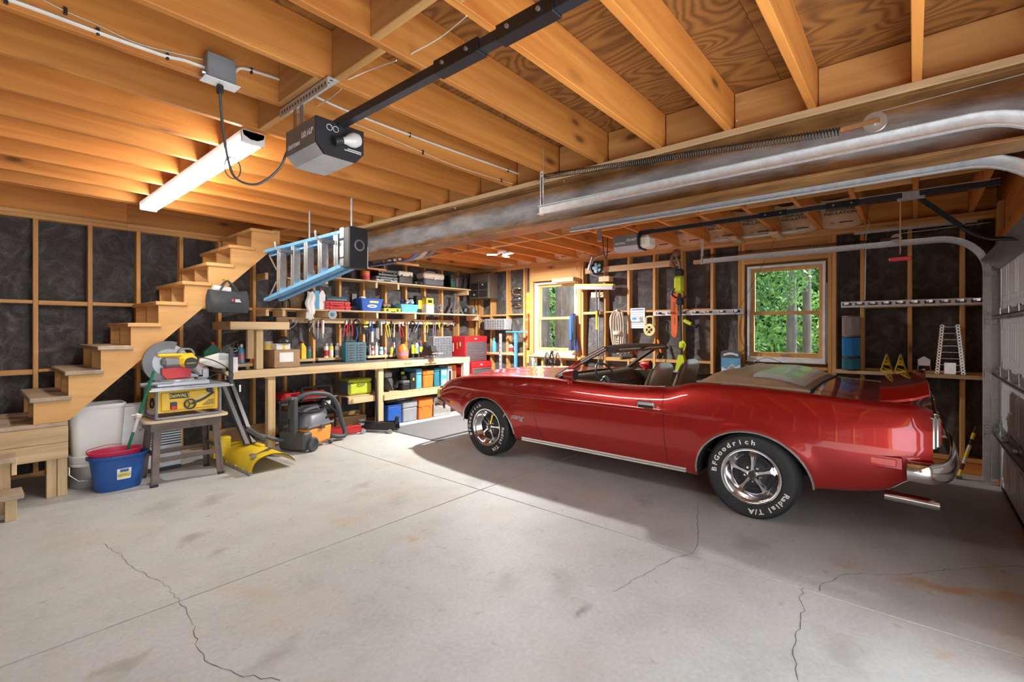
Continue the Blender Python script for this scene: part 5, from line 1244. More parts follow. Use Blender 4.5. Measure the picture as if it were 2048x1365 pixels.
part(rs, 'shelf_board', MB().box(2.06, 6.04, 1.455, 2.66, 6.595, 1.475, .002), 'pineX', True); part(rs, 'post', MB().box(2.32, 6.042, .971, 2.40, 6.115, 1.451, .004), 'pineZ', True); part(rs, 'post', MB().box(2.245, 6.10, 1.10, 2.318, 6.16, 1.451, .004), 'pineZ', True)
bsx = thing('bench_riser', 'low pine plank riser at the left end of the bench', 'shelf', (2.1, 6.35, BT)); part(bsx, 'shelf_board', MB().box(1.97, 6.12, 1.005, 2.31, 6.55, 1.043, .003), 'pineX', True); part(bsx, 'support', MB().box(1.99, 6.16, .971, 2.03, 6.5, 1.004), 'pineY', True); part(bsx, 'support', MB().box(2.25, 6.16, .971, 2.29, 6.5, 1.004), 'pineY', True)
def wall_shelf(label, x0, x1, z, y0, arms):
    t = thing('wall_shelf', label, 'shelf', ((x0 + x1) / 2, 6.45, z)); xm = (x0 + x1) / 2
    for a, b in ((x0, xm), (xm + .001, x1)): part(t, 'shelf_board', MB().box(a, y0, z - .02, b, YB - .002, z, .002), 'pineX', True)
    for x in arms: part(t, 'bracket_arm', MB().box(x, y0 + .015, z - .11, x + .038, YB - .002, z - .021, .003), 'pineY', True)
wall_shelf('long upper pine shelf near the ceiling on the back wall', 3.25, 6.20, 2.205, 6.30, [XS[8] + .02, XS[10] + .02, XS[12] + .02, XS[13] + .02, 6.12])
wall_shelf('long middle pine shelf above the hanging hand tools', 2.72, 6.42, 1.735, 6.28, [2.74, 3.06, XS[8] + .02, XS[10] + .02, XS[12] + .02, XS[14] - .06, 6.36])
pr = thing('peg_rail', 'pine board across the studs with hand tools hung from nails', 'rail', (4.3, YB - .02, 1.55))
for a, b in ((2.78, 4.3), (4.302, 5.98)): part(pr, 'rail_board', MB().box(a, YB - .04, 1.545, b, YB - .002, 1.625, .003), 'pineX', True)
for x0, x1 in zip(XS[5:14], XS[6:15]): plank(wall_back, 'ledge_block', x0 + .02, YB - .075, 1.002, x1 - .02, YB + .085, 1.04, 'pineX')
# ---- simple builders for containers
def case(name, label, cat, x0, x1, y0, y1, z0, z1, body, lid=None, split=.62, handle='front', latches=2, bev=.012, group=None, tap=0.0, trim='dark_grey'):
    t = thing(name, label, cat, ((x0 + x1) / 2, (y0 + y1) / 2, z0), group=group); w, d, h = x1 - x0, y1 - y0, z1 - z0; hs = h * split
    mb = MB(); k = mb.mark(); mb.box(-w / 2, -d / 2, 0, w / 2, d / 2, hs - .003, bev)
    if tap: mb.v = [(x * (1 - tap * (1 - z / hs)), y * (1 - tap * (1 - z / hs)), z) for x, y, z in mb.v]
    part(t, 'body', mb, body)
    if lid: part(t, 'lid', MB().box(-w / 2 - .003, -d / 2 - .003, hs - .002, w / 2 + .003, d / 2 + .003, h, bev), lid)
    for i in range(latches):
        x = 0 if latches == 1 else (-.3 + .6 * i / (latches - 1)) * w; part(t, 'latch', MB().bx((x, -d / 2 - .006, hs), (.03, .010, .04), .003), trim)
    if handle == 'front': part(t, 'handle', MB().tube(cat_rom([(-.13 * w, -d / 2, hs - .03), (-.11 * w, -d / 2 - .022, hs - .03), (.11 * w, -d / 2 - .022, hs - .03), (.13 * w, -d / 2, hs - .03)], 4), .007, 6), trim)
    if handle == 'top': part(t, 'handle', MB().tube(cat_rom([(-.2 * w, 0, h), (-.17 * w, 0, h + .03), (.17 * w, 0, h + .03), (.2 * w, 0, h)], 4), .008, 6), trim)
    return t
def carton(name, label, cat, x0, x1, y0, y1, z0, z1, mat, band=None, bev=.003, group=None, rz=0):
    t = thing(name, label, cat, ((x0 + x1) / 2, (y0 + y1) / 2, z0), rz, group); w, d, h = x1 - x0, y1 - y0, z1 - z0
    part(t, 'box_body', MB().box(-w / 2, -d / 2, 0, w / 2, d / 2, h, bev), mat)
    if band: part(t, 'printed_band', MB().box(-w * .3, -d / 2 - .0015, h * .25, w * .3, -d / 2 + .001, h * .75), band)
    return t
PROF = {'spray': [(0, 0), (1, 0), (1, .03), (1, .74), (.86, .79), (.52, .82)], 'spraycap': [(.6, .82), (.62, .97), (.5, 1), (0, 1)],
        'bottle': [(0, 0), (.95, 0), (1, .03), (1, .58), (.85, .70), (.42, .80), (.36, .84)], 'bottlecap': [(.42, .84), (.42, .99), (.34, 1), (0, 1)],
        'can': [(0, 0), (1, 0), (1.02, .03), (1, .05), (1, .90), (1.03, .93), (1.03, .96)], 'cancap': [(1.0, .955), (.9, .97), (.88, .955), (0, .955)],
        'jar': [(0, 0), (.92, 0), (1, .05), (1, .70), (.82, .80)], 'jarcap': [(.85, .80), (.85, .98), (.8, 1), (0, 1)]}
def bottle(name, label, x, y, z, r, h, kind, body, cap, band=None, group=None, cat=None):
    t = thing(name, label, cat or ('can' if kind in ('spray', 'can') else 'bottle'), (x, y, z), group=group)
    part(t, 'container', MB().lathe([(a * r, b * h) for a, b in PROF[kind]], n=16), body)
    part(t, 'cap', MB().lathe([(a * r, b * h) for a, b in PROF[kind + 'cap']], n=16), cap)
    if band: part(t, 'paper_label', MB().lathe([(r * 1.012, .12 * h), (r * 1.012, .52 * h)], n=16), band)
    return t
for n, c in dict(c_black=(.02, .02, .022), c_grey=(.11, .12, .135), c_lgrey=(.32, .34, .36), c_cream=(.66, .60, .50), c_red=(.55, .03, .035), c_orange=(.80, .20, .03), c_blue=(.02, .10, .42), c_lblue=(.10, .38, .60), c_teal=(.03, .20, .27), c_yellow=(.80, .62, .05), c_lime=(.52, .62, .05), c_white=(.78, .78, .76), c_green=(.01, .19, .10), c_navy=(.03, .05, .16), c_pink=(.55, .22, .28), c_brown=(.20, .11, .06)).items(): mk(n, c, .42, nscale=7)
mk('cardboard', (.40, .25, .135), .75, nscale=10, bmp=.05)
# ---- upper shelf
Z = 2.2055; y0, y1 = 6.33, 6.55
bottle('coffee_can', 'orange and magenta striped can at the left of the upper shelf', XY(731, 6.42), 6.42, Z, .065, .15, 'can', 'c_orange', 'c_yellow', 'print_red')
case('plastic_case', 'low grey case under a black one on the upper shelf', 'case', XY(752, y0), XY(796, y0), y0, y1, Z, Z + .085, 'c_lgrey', 'c_grey', .55)
case('plastic_case', 'flat black case lying on the low grey case', 'case', XY(757, y0), XY(796, y0), y0 + .01, y1, Z + .0865, Z + .20, 'c_black', 'c_black', .5, handle='top')
case('storage_box', 'black box with a cream lid on the upper shelf', 'box', XY(798, y0), XY(826, y0), y0, y1, Z, Z + .20, 'c_black', 'c_cream', .62, handle=None)
case('plastic_case', 'thin black case lying between black box and tackle box', 'case', XY(828, y0), XY(846, y0), y0, y1, Z, Z + .055, 'c_black', 'c_black', .5, handle=None)
case('tackle_box', 'large tackle box with cream lid and slate body', 'toolbox', XY(848, y0), XY(889, y0), y0 - .01, y1, Z, Z + .225, 'c_grey', 'c_cream', .56, handle='top', latches=1, bev=.025, tap=.06, trim='c_cream')
t = thing('clear_bin', 'clear plastic bin of pink and green oddments', 'bin', (XY(908, 6.43), 6.43, Z)); part(t, 'bin_body', bin_(None, .34, .24, .23, .02, .03, .88), 'clear_plastic'); part(t, 'contents', MB().bx((.07, 0, .11), (.15, .18, .19), .02), 'c_pink'); part(t, 'contents', MB().bx((-.08, 0, .08), (.13, .18, .14), .02), 'c_green')
# ---- middle shelf
Z = 1.7355
t = thing('glass_jar', 'greenish glass jar at the left end of the middle shelf', 'jar', (XY(572, 6.42), 6.42, Z)); part(t, 'jar_body', MB().lathe([(0, .004), (.05, .0), (.055, .02), (.055, .10), (.04, .12), (.04, .13)], n=20), 'clear_plastic'); part(t, 'jar_lid', MB().lathe([(.043, .12), (.043, .14), (0, .14)], n=20), 'c_green')
t = thing('wall_plaque', 'old wooden plaque board behind the ladder on the middle shelf', 'board', (XY(590, 6.54), 6.56, Z)); part(t, 'board', MB().box(-.10, -.01, 0, .10, .01, .40, .004), 'plank_brown'); part(t, 'ring', MB().tube([(.05 * math.cos(a), -.012, .12 + .05 * math.sin(a)) for a in np.linspace(0, 6.28, 20, endpoint=False)], .008, 6, closed=True), 'steel_dull')
def gl(a, b):
    an = 2 * math.pi * a; w = .06 * (.6 + .5 * math.sin(2.6 * b + .3)) ; return (w * math.cos(an) + .012 * math.sin(9 * b), .022 * math.sin(an) + .006 * math.sin(6 * an), .25 - .30 * b + .01 * math.sin(4 * an))
t = thing('work_glove', 'limp white work glove hanging over the shelf edge', 'glove', (XY(620, 6.26), 6.245, Z - .02)); part(t, 'cuff', MB().grid(gl, 18, 10), 'bag_white', ang=80)
for k in range(4): part(t, 'finger', MB().tube(cat_rom([(-.05 + .025 * k, 0, -.03), (-.06 + .026 * k, -.01, -.09), (-.055 + .03 * k, -.005, -.14 + .02 * abs(k - 1.5))], 4), .013, 7), 'bag_white')
carton('storage_box', 'narrow pale blue carton standing beside the white jug', 'box', XY(629, 6.33), XY(639, 6.33), 6.33, 6.45, Z, Z + .26, 'c_lblue')
t = thing('plastic_jug', 'white jug with pointed top on the middle shelf', 'jug', (XY(644, 6.36), 6.40, Z)); part(t, 'jug_body', MB().prism([(-.045, 0), (.045, 0), (.045, .21), (.012, .27), (-.012, .27), (-.045, .21)], 'y', -.05, .05), 'c_white'); part(t, 'cap', MB().cyl((0, 0, .27), (0, 0, .295), .016, n=12), 'c_red')
for k in range(2): case('parts_case', ('lower red parts case on the middle shelf', 'upper red parts case under the slate box')[k], 'case', XY(651, y0), XY(702, y0) - .01 * k, y0, y1, Z + .064 * k, Z + .064 * k + .0605, 'c_red', 'c_red', .5, trim='c_red', bev=.006)
case('plastic_case', 'slate blue flat box on top of the red cases', 'box', XY(654, y0), XY(696, y0), y0 + .01, y1, Z + .128, Z + .19, 'c_grey', 'c_teal', .8, handle=None, latches=0)
t = carton('radio', 'small black upright radio beside the red cases', 'radio', XY(704, 6.46), XY(714, 6.46), 6.46, 6.53, Z + .076, Z + .26, 'c_black'); case('plastic_case', 'small charcoal case under the black radio', 'case', XY(703, 6.44), XY(716, 6.44), 6.44, 6.58, Z, Z + .075, 'c_grey', 'c_grey', .5, handle=None)
def openbin(name, label, cat, x0, x1, d, h, mat, logo=None, z=Z, yy=6.42):
    t = thing(name, label, cat, ((x0 + x1) / 2, yy, z)); part(t, 'bin_body', bin_(None, x1 - x0, d, h, .022, .02, .84), mat)
    if logo:
        el = lambda r1, r2, y: MB().prism([(r1 * math.cos(a), h * .40 + r2 * math.sin(a)) for a in np.linspace(0, 6.28, 24, endpoint=False)], 'y', y - .002, y); lg = part(t, 'logo', el(.085, .024, -d * .455 - .003), 'white_print'); part(lg, 'logo_centre', el(.055, .010, -d * .455 - .0045), mat); part(t, 'sale_label', MB().bx((.03, -d * .49 - .001, h * .74), (.15, .004, .03)), 'c_yellow')
    return t
t = openbin('open_bin', 'royal blue bin with white oval logo full of yellow oddments', 'bin', XY(724, 6.28), XY(768, 6.28), .24, .19, 'c_blue', 'IRWIN'); t.children[0]
part(t, 'contents', MB().bx((.03, 0, .13), (.24, .16, .12), .02), 'c_yellow'); part(t, 'contents', MB().ball((-.10, 0, .17), (.07, .07, .06), 8, 5), 'bag_white')
case('drill_case', 'flat yellow case lying on the middle shelf', 'case', XY(766, y0), XY(800, y0), y0 - .03, y1 - .05, Z, Z + .055, 'c_lime', 'c_yellow', .5, latches=2)
case('small_box', 'small dark box behind the flat yellow case', 'box', XY(768, 6.50), XY(783, 6.50), 6.51, 6.59, Z, Z + .14, 'c_black', 'c_brown', .6, handle=None, latches=1); case('small_box', 'slate grey box behind the flat yellow case', 'box', XY(786, 6.50), XY(800, 6.50), 6.51, 6.59, Z, Z + .15, 'c_grey', 'c_grey', .8, handle=None, latches=0)
t = openbin('open_bin', 'light blue bin heaped with blue and white parts', 'bin', XY(803, 6.28), XY(839, 6.28), .21, .13, 'c_lblue', yy=6.395)
for k in range(9): part(t, 'contents', MB().bx((RND.uniform(-.13, .13), RND.uniform(-.07, .07), .14 + RND.uniform(0, .07)), (.09, .05, .04), .012, rz=RND.uniform(0, 3), ry=RND.uniform(-.5, .5)), RND.choice(['c_white', 'c_lblue', 'c_navy', 'c_lgrey', 'cardboard']))
carton('tool_carton', 'stacked black and yellow carton behind the light blue bin', 'box', XY(833, 6.50), XY(851, 6.50), 6.50, 6.59, Z, Z + .30, 'c_black', 'c_yellow')
carton('tool_carton', 'white carton with handle cut-outs on the middle shelf', 'box', XY(853, 6.36), XY(868, 6.36), 6.36, 6.5, Z, Z + .15, 'c_white', 'c_lgrey'); carton('tool_carton', 'small yellow and white carton on the white one', 'box', XY(853, 6.37), XY(867, 6.37), 6.37, 6.49, Z + .1505, Z + .26, 'c_yellow', 'c_black')
t = thing('metal_oddments', 'pile of small grey castings beside the white carton', 'castings', (XY(881, 6.40), 6.40, Z))
for k in range(6): part(t, 'casting', MB().cyl((RND.uniform(-.05, .05), RND.uniform(-.05, .05), .02 + .025 * k), (RND.uniform(-.05, .05), RND.uniform(-.05, .05), .03 + .028 * k), .028, .02, 8), 'steel_dull')
t = thing('jack_stand', 'grey steel pyramid jack stand on the middle shelf', 'jack stand', (XY(911, 6.40), 6.41, Z))
for sx in (-1, 1):
    for sy in (-1, 1): part(t, 'leg', MB().bar((sx * .115, sy * .09, .005), (sx * .022, sy * .02, .24), .03, .012, .002, up=(0, 1, 0)), 'c_grey')
for sy in (-1, 1): part(t, 'brace', MB().bar((-.09, sy * .075, .06), (.09, sy * .075, .06), .008, .03), 'c_grey')
part(t, 'foot_frame', MB().box(-.125, -.10, 0, .125, -.08, .014).box(-.125, .08, 0, .125, .10, .014), 'c_grey'); part(t, 'column', MB().box(-.016, -.016, .18, .016, .016, .36, .003), 'c_grey'); part(t, 'saddle', MB().box(-.035, -.02, .355, .035, .02, .375, .004), 'c_grey')
t = thing('angle_grinder', 'black power tool lump beside the jack stand', 'power tool', (XY(932, 6.42), 6.42, Z)); part(t, 'tool_body', MB().bx((0, 0, .07), (.14, .12, .13), .03, ry=.25), 'c_black'); part(t, 'tool_grip', MB().bar((.0, 0, .1), (.08, 0, .16), .04, .04, .01), 'c_grey')
t = thing('router_tool', 'dark grey power tool at the right end of the middle shelf', 'power tool', (XY(945, 6.42), 6.40, Z)); part(t, 'tool_body', MB().lathe([(0, 0), (.07, 0), (.07, .02), (.05, .03), (.05, .12), (.03, .15), (0, .15)], n=16), 'c_grey'); part(t, 'knob', MB().ball((.07, 0, .06), .022, 8, 6), 'c_black')
# ---- wall cabinet in the corner
t = thing('wall_cabinet', 'dark wooden cabinet with small gridded glass door high in the corner', 'cabinet', (6.43, 6.20, 2.03)); mk('dark_wood', (.10, .075, .055), .5, nscale=10)
part(t, 'carcass', MB().box(-.11, -.25, 0, .12, .25, .47, .004), 'dark_wood'); d = part(t, 'door', MB().box(-.128, -.245, .01, -.111, .245, .31, .003), 'dark_wood')
for k in range(2):
    for j in range(2): part(d, 'pane', MB().box(-.131, -.22 + .23 * k, .03 + .14 * j, -.127, -.01 + .23 * k, .155 + .14 * j), 'c_black')
part(t, 'drawer', MB().box(-.126, -.245, .325, -.111, .245, .465, .003), 'dark_wood'); part(t, 'handle', MB().tube([(-.128, -.05, .40), (-.145, -.05, .40), (-.145, .05, .40), (-.128, .05, .40)], .005, 6), 'chrome')
part(t, 'clutter', MB().bx((-.133, -.1, .26), (.004, .03, .03)).bx((-.133, .12, .08), (.004, .04, .03)), 'c_lgrey')
# ---- bench-top things
t = carton('cardboard_box', 'brown cardboard box with pale shipping label on the bench', 'box', XY(549, 6.06), XY(600, 6.06), 6.06, 6.42, BT + .002, BT + .225, 'cardboard', rz=0); part(t, 'shipping_label', MB().box(-.10, -.1825, .07, .075, -.179, .19), 'paper_white')
bottle('paint_can', 'yellow-labelled paint can on top of the cardboard box', XY(539, 6.2), 6.24, BT + .2265, .055, .11, 'can', 'c_cream', 'steel_dull', 'c_yellow')
t = carton('storage_box', 'white flat carton with a yellow stripe on the cardboard box', 'box', XY(552, 6.10), XY(580, 6.10), 6.09, 6.30, BT + .2265, BT + .305, 'c_white'); part(t, 'stripe', MB().box(-.006, -.1075, 0, .022, .107, .0805), 'c_yellow')
t = thing('riding_helmet', 'black cap-like helmet resting on the white carton', 'helmet', (XY(560, 6.25), 6.20, BT + .3055)); part(t, 'shell', MB().lathe([(.105, 0), (.10, .035), (.075, .075), (.03, .095), (0, .098)], n=24), 'c_black'); part(t, 'peak', MB().bx((0, -.10, .012), (.16, .10, .014), .005), 'c_black'); part(t, 'button', MB().cyl((0, 0, .095), (0, 0, .106), .012, n=10), 'c_red')
Z = 1.0435
t = thing('fuel_jug', 'green jug with red cap behind the mitre saw', 'jug', (XY(423, 6.35), 6.35, Z)); part(t, 'jug_body', MB().prism([(-.09, 0), (.09, 0), (.09, .13), (.03, .23), (-.01, .23), (-.09, .15)], 'y', -.05, .05), 'c_green'); part(t, 'cap', MB().cyl((.01, 0, .23), (.01, 0, .26), .024, n=12), 'c_red')
bottle('oil_bottle', 'black oil bottle beside the blue spray bottle', XY(466, 6.25), 6.25, Z, .042, .23, 'bottle', 'c_black', 'c_black', 'c_grey')
bottle('spray_bottle', 'blue cleaner bottle with white cap on the bench riser', XY(483, 6.25), 6.25, Z, .04, .23, 'bottle', 'c_lblue', 'c_white', 'c_pink')
bottle('spray_can', 'slim black can behind the blue cleaner bottle', XY(474, 6.45), 6.45, Z, .033, .25, 'spray', 'c_black', 'c_black'); bottle('spray_can', 'slim dark navy can left of the orange clamp', XY(493, 6.42), 6.42, Z, .03, .22, 'spray', 'c_navy', 'c_black')
t = thing('orange_scraper', 'tall orange plastic scraper standing at the post', 'tool', (XY(502, 6.20), 6.20, Z - .0)); part(t, 'scraper_blade', MB().prism([(-.03, 0), (.035, 0), (.04, .27), (.02, .30), (-.01, .28)], 'y', -.01, .012), 'c_orange'); part(t, 'grip', MB().bx((-.022, -.005, .12), (.02, .03, .22), .006), 'c_black')
# bench vise
t = thing('bench_vise', 'dark iron bench vise bolted near the right end of the bench', 'vise', (4.98, 6.06, BT)); part(t, 'base', MB().lathe([(0, 0), (.085, 0), (.085, .02), (.05, .03), (.045, .06), (0, .06)], n=20), 'steel_dull'); part(t, 'fixed_body', MB().prism([(-.07, .06), (.10, .06), (.10, .13), (.06, .19), (-.05, .19), (-.07, .14)], 'x', -.05, .05), 'c_black')
for o in t.children[-1:]: pass
part(t, 'moving_jaw', MB().prism([(-.19, .07), (-.08, .07), (-.08, .22), (-.13, .22), (-.16, .13), (-.19, .12)], 'x', -.055, .055), 'c_black'); part(t, 'anvil', MB().bx((.0, .05, .21), (.08, .10, .05), .01), 'c_black'); part(t, 'screw', MB().cyl((0, -.19, .10), (0, -.25, .10), .018, n=12), 'steel_dull'); part(t, 'handle', MB().cyl((-.11, -.235, .10), (.11, -.235, .10), .008, n=8), 'aluminium')
# parts drawer cabinets
def drawers(name, label, x0, x1, y0, y1, z0, z1, nx, nz, mat, dmat, wide=None):
    t = thing(name, label, 'drawer cabinet', ((x0 + x1) / 2, (y0 + y1) / 2, z0)); w, d, h = x1 - x0, y1 - y0, z1 - z0; part(t, 'carcass', MB().box(-w / 2, -d / 2, 0, w / 2, d / 2, h, .004), mat)
    cw, chh = (w - .02) / nx, (h - .02) / nz; me = None
    for i in range(nx):
        for j in range(nz):
            c = (-w / 2 + .01 + cw * (i + .5), -d / 2, .01 + chh * (j + .5))
            if me is None: me = MB().box(-cw * .43, -.008, -chh * .40, cw * .43, .004, chh * .40, .002).mesh('drawer', dmat); kn = MB().bx((0, -.012, -chh * .1), (cw * .3, .010, chh * .16), .001).mesh('pull', mat)
            o = link('drawer', me, t, c); link('pull', kn, o)
    return t
drawers('parts_cabinet', 'grey small-parts cabinet with many clear drawers on the bench', 5.30, 5.72, 6.30, 6.46, BT, BT + .36, 6, 8, 'c_lgrey', 'c_grey')
drawers('parts_cabinet', 'teal small-parts cabinet among the bottles behind the bench', XY(690, 6.42), XY(731, 6.42), 6.40, 6.52, BT, BT + .29, 2, 7, 'c_teal', 'c_grey')
t = drawers('parts_cabinet', 'grey small-parts cabinet on the window wall blocking', -.26, .26, -.09, .09, 0, .20, 8, 4, 'c_lgrey', 'steel_dull'); t.location = (6.455, 5.86, 1.45); t.rotation_euler = (0, 0, -math.pi / 2)
# red tool chest on roller cabinet
def chest(name, label, x0, x1, y0, y1, z0, z1, nd, head):
    t = thing(name, label, 'tool chest', ((x0 + x1) / 2, (y0 + y1) / 2, z0)); w, d, h = x1 - x0, y1 - y0, z1 - z0
    part(t, 'carcass', MB().box(-w / 2, -d / 2, 0, w / 2, d / 2, h, .006), 'red_enamel'); part(t, 'lid', MB().box(-w / 2 - .003, -d / 2 - .008, h - head, w / 2 + .003, d / 2, h + .003, .008), 'red_enamel')
    dh = (h - head - .02) / nd
    for k in range(nd):
        dr = part(t, 'drawer', MB().box(-w / 2 + .03, -d / 2 - .006, .01 + dh * k, w / 2 - .03, -d / 2 + .002, .01 + dh * (k + 1) - .006, .002), 'c_grey'); part(dr, 'drawer_pull', MB().box(-w / 2 + .03, -d / 2 - .016, .01 + dh * (k + 1) - .018, w / 2 - .03, -d / 2 - .004, .01 + dh * (k + 1) - .006, .003), 'aluminium')
    part(t, 'badge', MB().bx((-.02, -d / 2 - .009, h - head / 2), (.05, .003, .022), .001), 'white_print'); part(t, 'lock', MB().cyl((.10, -d / 2 - .012, h - head / 2), (.10, -d / 2, h - head / 2), .008, n=10), 'chrome'); return t
chest('roller_cabinet', 'lower red tool cabinet standing right of the workbench', 5.98, 6.50, 6.06, 6.56, .0, .86, 5, .10)
c = chest('tool_chest', 'upper red tool chest with grey drawers stacked on the red cabinet', 5.93, 6.50, 6.18, 6.56, .864, 1.33, 7, .09)
for k, (m, dy) in enumerate((('c_white', -.14), ('c_orange', -.02), ('c_cream', .07))): part(c, 'magnet_tool', MB().bx((-.291, -dy * .9, .26 + .03 * k), (.012, .02, .16 - .04 * k), .004), m)
# ---- bottles on the ledge between the studs
Z = 1.0405; yb_ = 6.585
t = thing('oil_bottle', 'slanted yellow bottle at the left of the stud bays', 'bottle', (XY(606, 6.57), 6.57, Z)); part(t, 'container', MB().prism([(-.03, 0), (.035, 0), (.035, .16), (-.01, .23), (-.03, .21)], 'y', -.025, .025), 'c_yellow'); part(t, 'cap', MB().bx((-.018, 0, .232), (.02, .02, .02), .004), 'c_black')
bottle('glass_jar', 'jar of green odds with a blue lid beside the yellow bottle', XY(617, 6.57), 6.57, Z, .038, .17, 'jar', 'c_grey', 'c_navy', 'c_green', cat='jar')
for i, (u, m, b, l) in enumerate(((651, 'c_white', 'c_red', 'white spray can with red label, first of three in its bay'), (661, 'c_yellow', 'c_white', 'spray can with yellow and white label in the middle of its bay'), (673, 'c_white', 'c_lgrey', 'plain white spray can left of the teal cabinet'))): bottle('spray_can', l, XY(u, yb_), 6.565, Z, .031, .21, 'spray', m, 'c_lgrey', b)
row = [(738.5, .018, .17, 'bottle', 'c_lgrey', 'c_white', None, 'slim grey tube right of the teal cabinet'), (744, .024, .15, 'spray', 'c_red', 'c_white', 'c_white', 'short red and white can beside the slim grey tube'), (751.5, .026, .21, 'bottle', 'c_white', 'c_white', None, 'tall plain white bottle in the second bay'), (761, .033, .13, 'jar', 'c_lblue', 'c_white', 'c_white', 'squat blue and white tub next to the tall white bottle'), (769, .018, .16, 'bottle', 'c_white', 'c_red', 'c_pink', 'small bottle with red cap against the stud'),
       (782, .028, .15, 'bottle', 'c_yellow', 'c_red', None, 'yellow bottle with red cap left of the orange jug'), (787, .026, .20, 'bottle', 'c_lgrey', 'c_white', 'c_navy', 'grey translucent bottle left of the orange jug'), (824, .03, .19, 'spray', 'c_yellow', 'c_black', 'c_lime', 'yellow and lime can right of the orange jug'), (832, .034, .22, 'bottle', 'c_white', 'c_navy', 'c_lblue', 'white bottle with blue label behind the vise'), (840, .034, .22, 'spray', 'c_navy', 'print_red', 'c_yellow', 'navy can with red cap behind the vise'), (828, .022, .10, 'jar', 'c_lime', 'c_yellow', None, 'small lime tub in front of the cans by the vise')]
for (u, r, h, k, m, cp, bd, l) in row: bottle({'bottle': 'bottle', 'spray': 'spray_can', 'jar': 'tub'}[k], l, XY(u, yb_), 6.565 if h > .11 else 6.535, Z, r, h, k, m, cp, bd)
t = thing('washer_jug', 'bright orange jug with dark cap behind the bench', 'jug', (XY(802.5, 6.46), 6.42, BT)); part(t, 'jug_body', MB().lathe([(0, 0), (.085, 0), (.095, .02), (.095, .14), (.075, .20), (.035, .235), (.03, .25)], n=14), 'c_orange'); part(t, 'cap', MB().lathe([(.033, .25), (.033, .275), (0, .275)], n=12), 'c_black'); part(t, 'paper_label', MB().lathe([(.0965, .05), (.0965, .125)], n=14), 'c_pink'); part(t, 'handle', MB().tube(cat_rom([(.07, 0, .20), (.09, 0, .25), (.04, 0, .26)], 4), .010, 6), 'c_orange')
# ---- hand tools hung on the rail
YT = YB - .058
def tool(kind, u, label, m1='c_black', m2='steel_dull', L=.20, ztop=1.60, tilt=0.0, name=None, yo=0):
    x = XY(u, YT); t = thing(name or kind, label, 'tool', (x, YT - yo, ztop), 0); t.rotation_euler = (0, tilt, 0)
    if kind == 'pliers':
        for s in (-1, 1): part(t, 'handle', MB().tube(cat_rom([(0, 0, -.05), (s * .026, 0, -.09), (s * .022, 0, -L)], 5), .008, 6), m1)
        part(t, 'jaws', MB().prism([(-.016, -.05), (.016, -.05), (.012, -.015), (.004, .015), (-.004, .015), (-.012, -.015)], 'y', -.006, .006), m2)
    elif kind == 'hammer':
        part(t, 'handle', MB().tube([(0, 0, -.02), (0, 0, -L * .6), (0, 0, -L)], [.010, .011, .015], 8), m1); part(t, 'head', MB().tube([(-.055, 0, 0), (-.03, 0, 0), (.02, 0, 0), (.065, 0, -.02)], [.017, .012, .012, .004], 8), m2)
    elif kind == 'screwdriver':
        part(t, 'handle', MB().tube([(0, 0, 0), (0, 0, -.02), (0, 0, -.09), (0, 0, -.10)], [.012, .016, .013, .007], 8), m1); part(t, 'shaft', MB().tube([(0, 0, -.10), (0, 0, -L)], .004, 6), m2)
    elif kind == 'wrench':
        part(t, 'shank', MB().bar((0, 0, -.01), (0, 0, -L), .018, .007, .002, up=(0, 1, 0)), m2); part(t, 'open_end', MB().lathe([(.009, -.005), (.022, -.005), (.022, .005), (.009, .005), (.009, -.005)], (0, 0, 0), 12, Matrix.Rotation(math.pi / 2, 4, 'X'), arc=5.2), m2); part(t, 'ring_end', MB().lathe([(.009, -.005), (.018, -.005), (.018, .005), (.009, .005), (.009, -.005)], (0, 0, -L), 12, Matrix.Rotation(math.pi / 2, 4, 'X')), m2)
    elif kind == 'chisel':
        part(t, 'handle', MB().tube([(0, 0, 0), (0, 0, -.10), (0, 0, -.11)], [.014, .013, .008], 8), m1); part(t, 'blade', MB().bx((0, 0, -.11 - (L - .11) / 2), (.02, .004, L - .11), .001), m2)
    elif kind == 'snips':
        for s in (-1, 1): part(t, 'handle', MB().tube(cat_rom([(0, 0, -.09), (s * .03, 0, -.14), (s * .018, 0, -L)], 5), .008, 6), m1); part(t, 'blade', MB().prism([(0, -.09), (s * .018, -.085), (s * .006, 0), (0, 0)], 'y', -.003 * s - .003, -.003 * s + .003), m2)
    elif kind == 'coil':
        for k in range(4): part(t, 'loop', MB().tube([((.045 + .004 * k) * math.cos(a), -.01 + .006 * k, -.05 + (.055 + .004 * k) * math.sin(a)) for a in np.linspace(0, 6.28, 20, endpoint=False)], .005, 5, closed=True), m1)
        part(t, 'tail', MB().tube(cat_rom([(.0, 0, -.10), (.01, -.01, -.20), (-.005, 0, -L)], 5), .010, 6), m2)
    elif kind == 'square':
        part(t, 'blade', MB().bx((0, 0, -L / 2), (.03, .003, L), .0005), m2); part(t, 'stock', MB().bx((.03, 0, -.01), (.09, .012, .022), .002), m1)
    elif kind == 'tape':
        part(t, 'case', MB().bx((0, 0, -.04), (.075, .03, .075), .015), m1); part(t, 'face_disc', MB().cyl((0, -.016, -.04), (0, -.019, -.04), .024, n=14), m2)
    part(t, 'nail', MB().cyl((0, .001, -.0), (0, .02 + yo, .0), .003, n=5), 'steel_dull'); return t
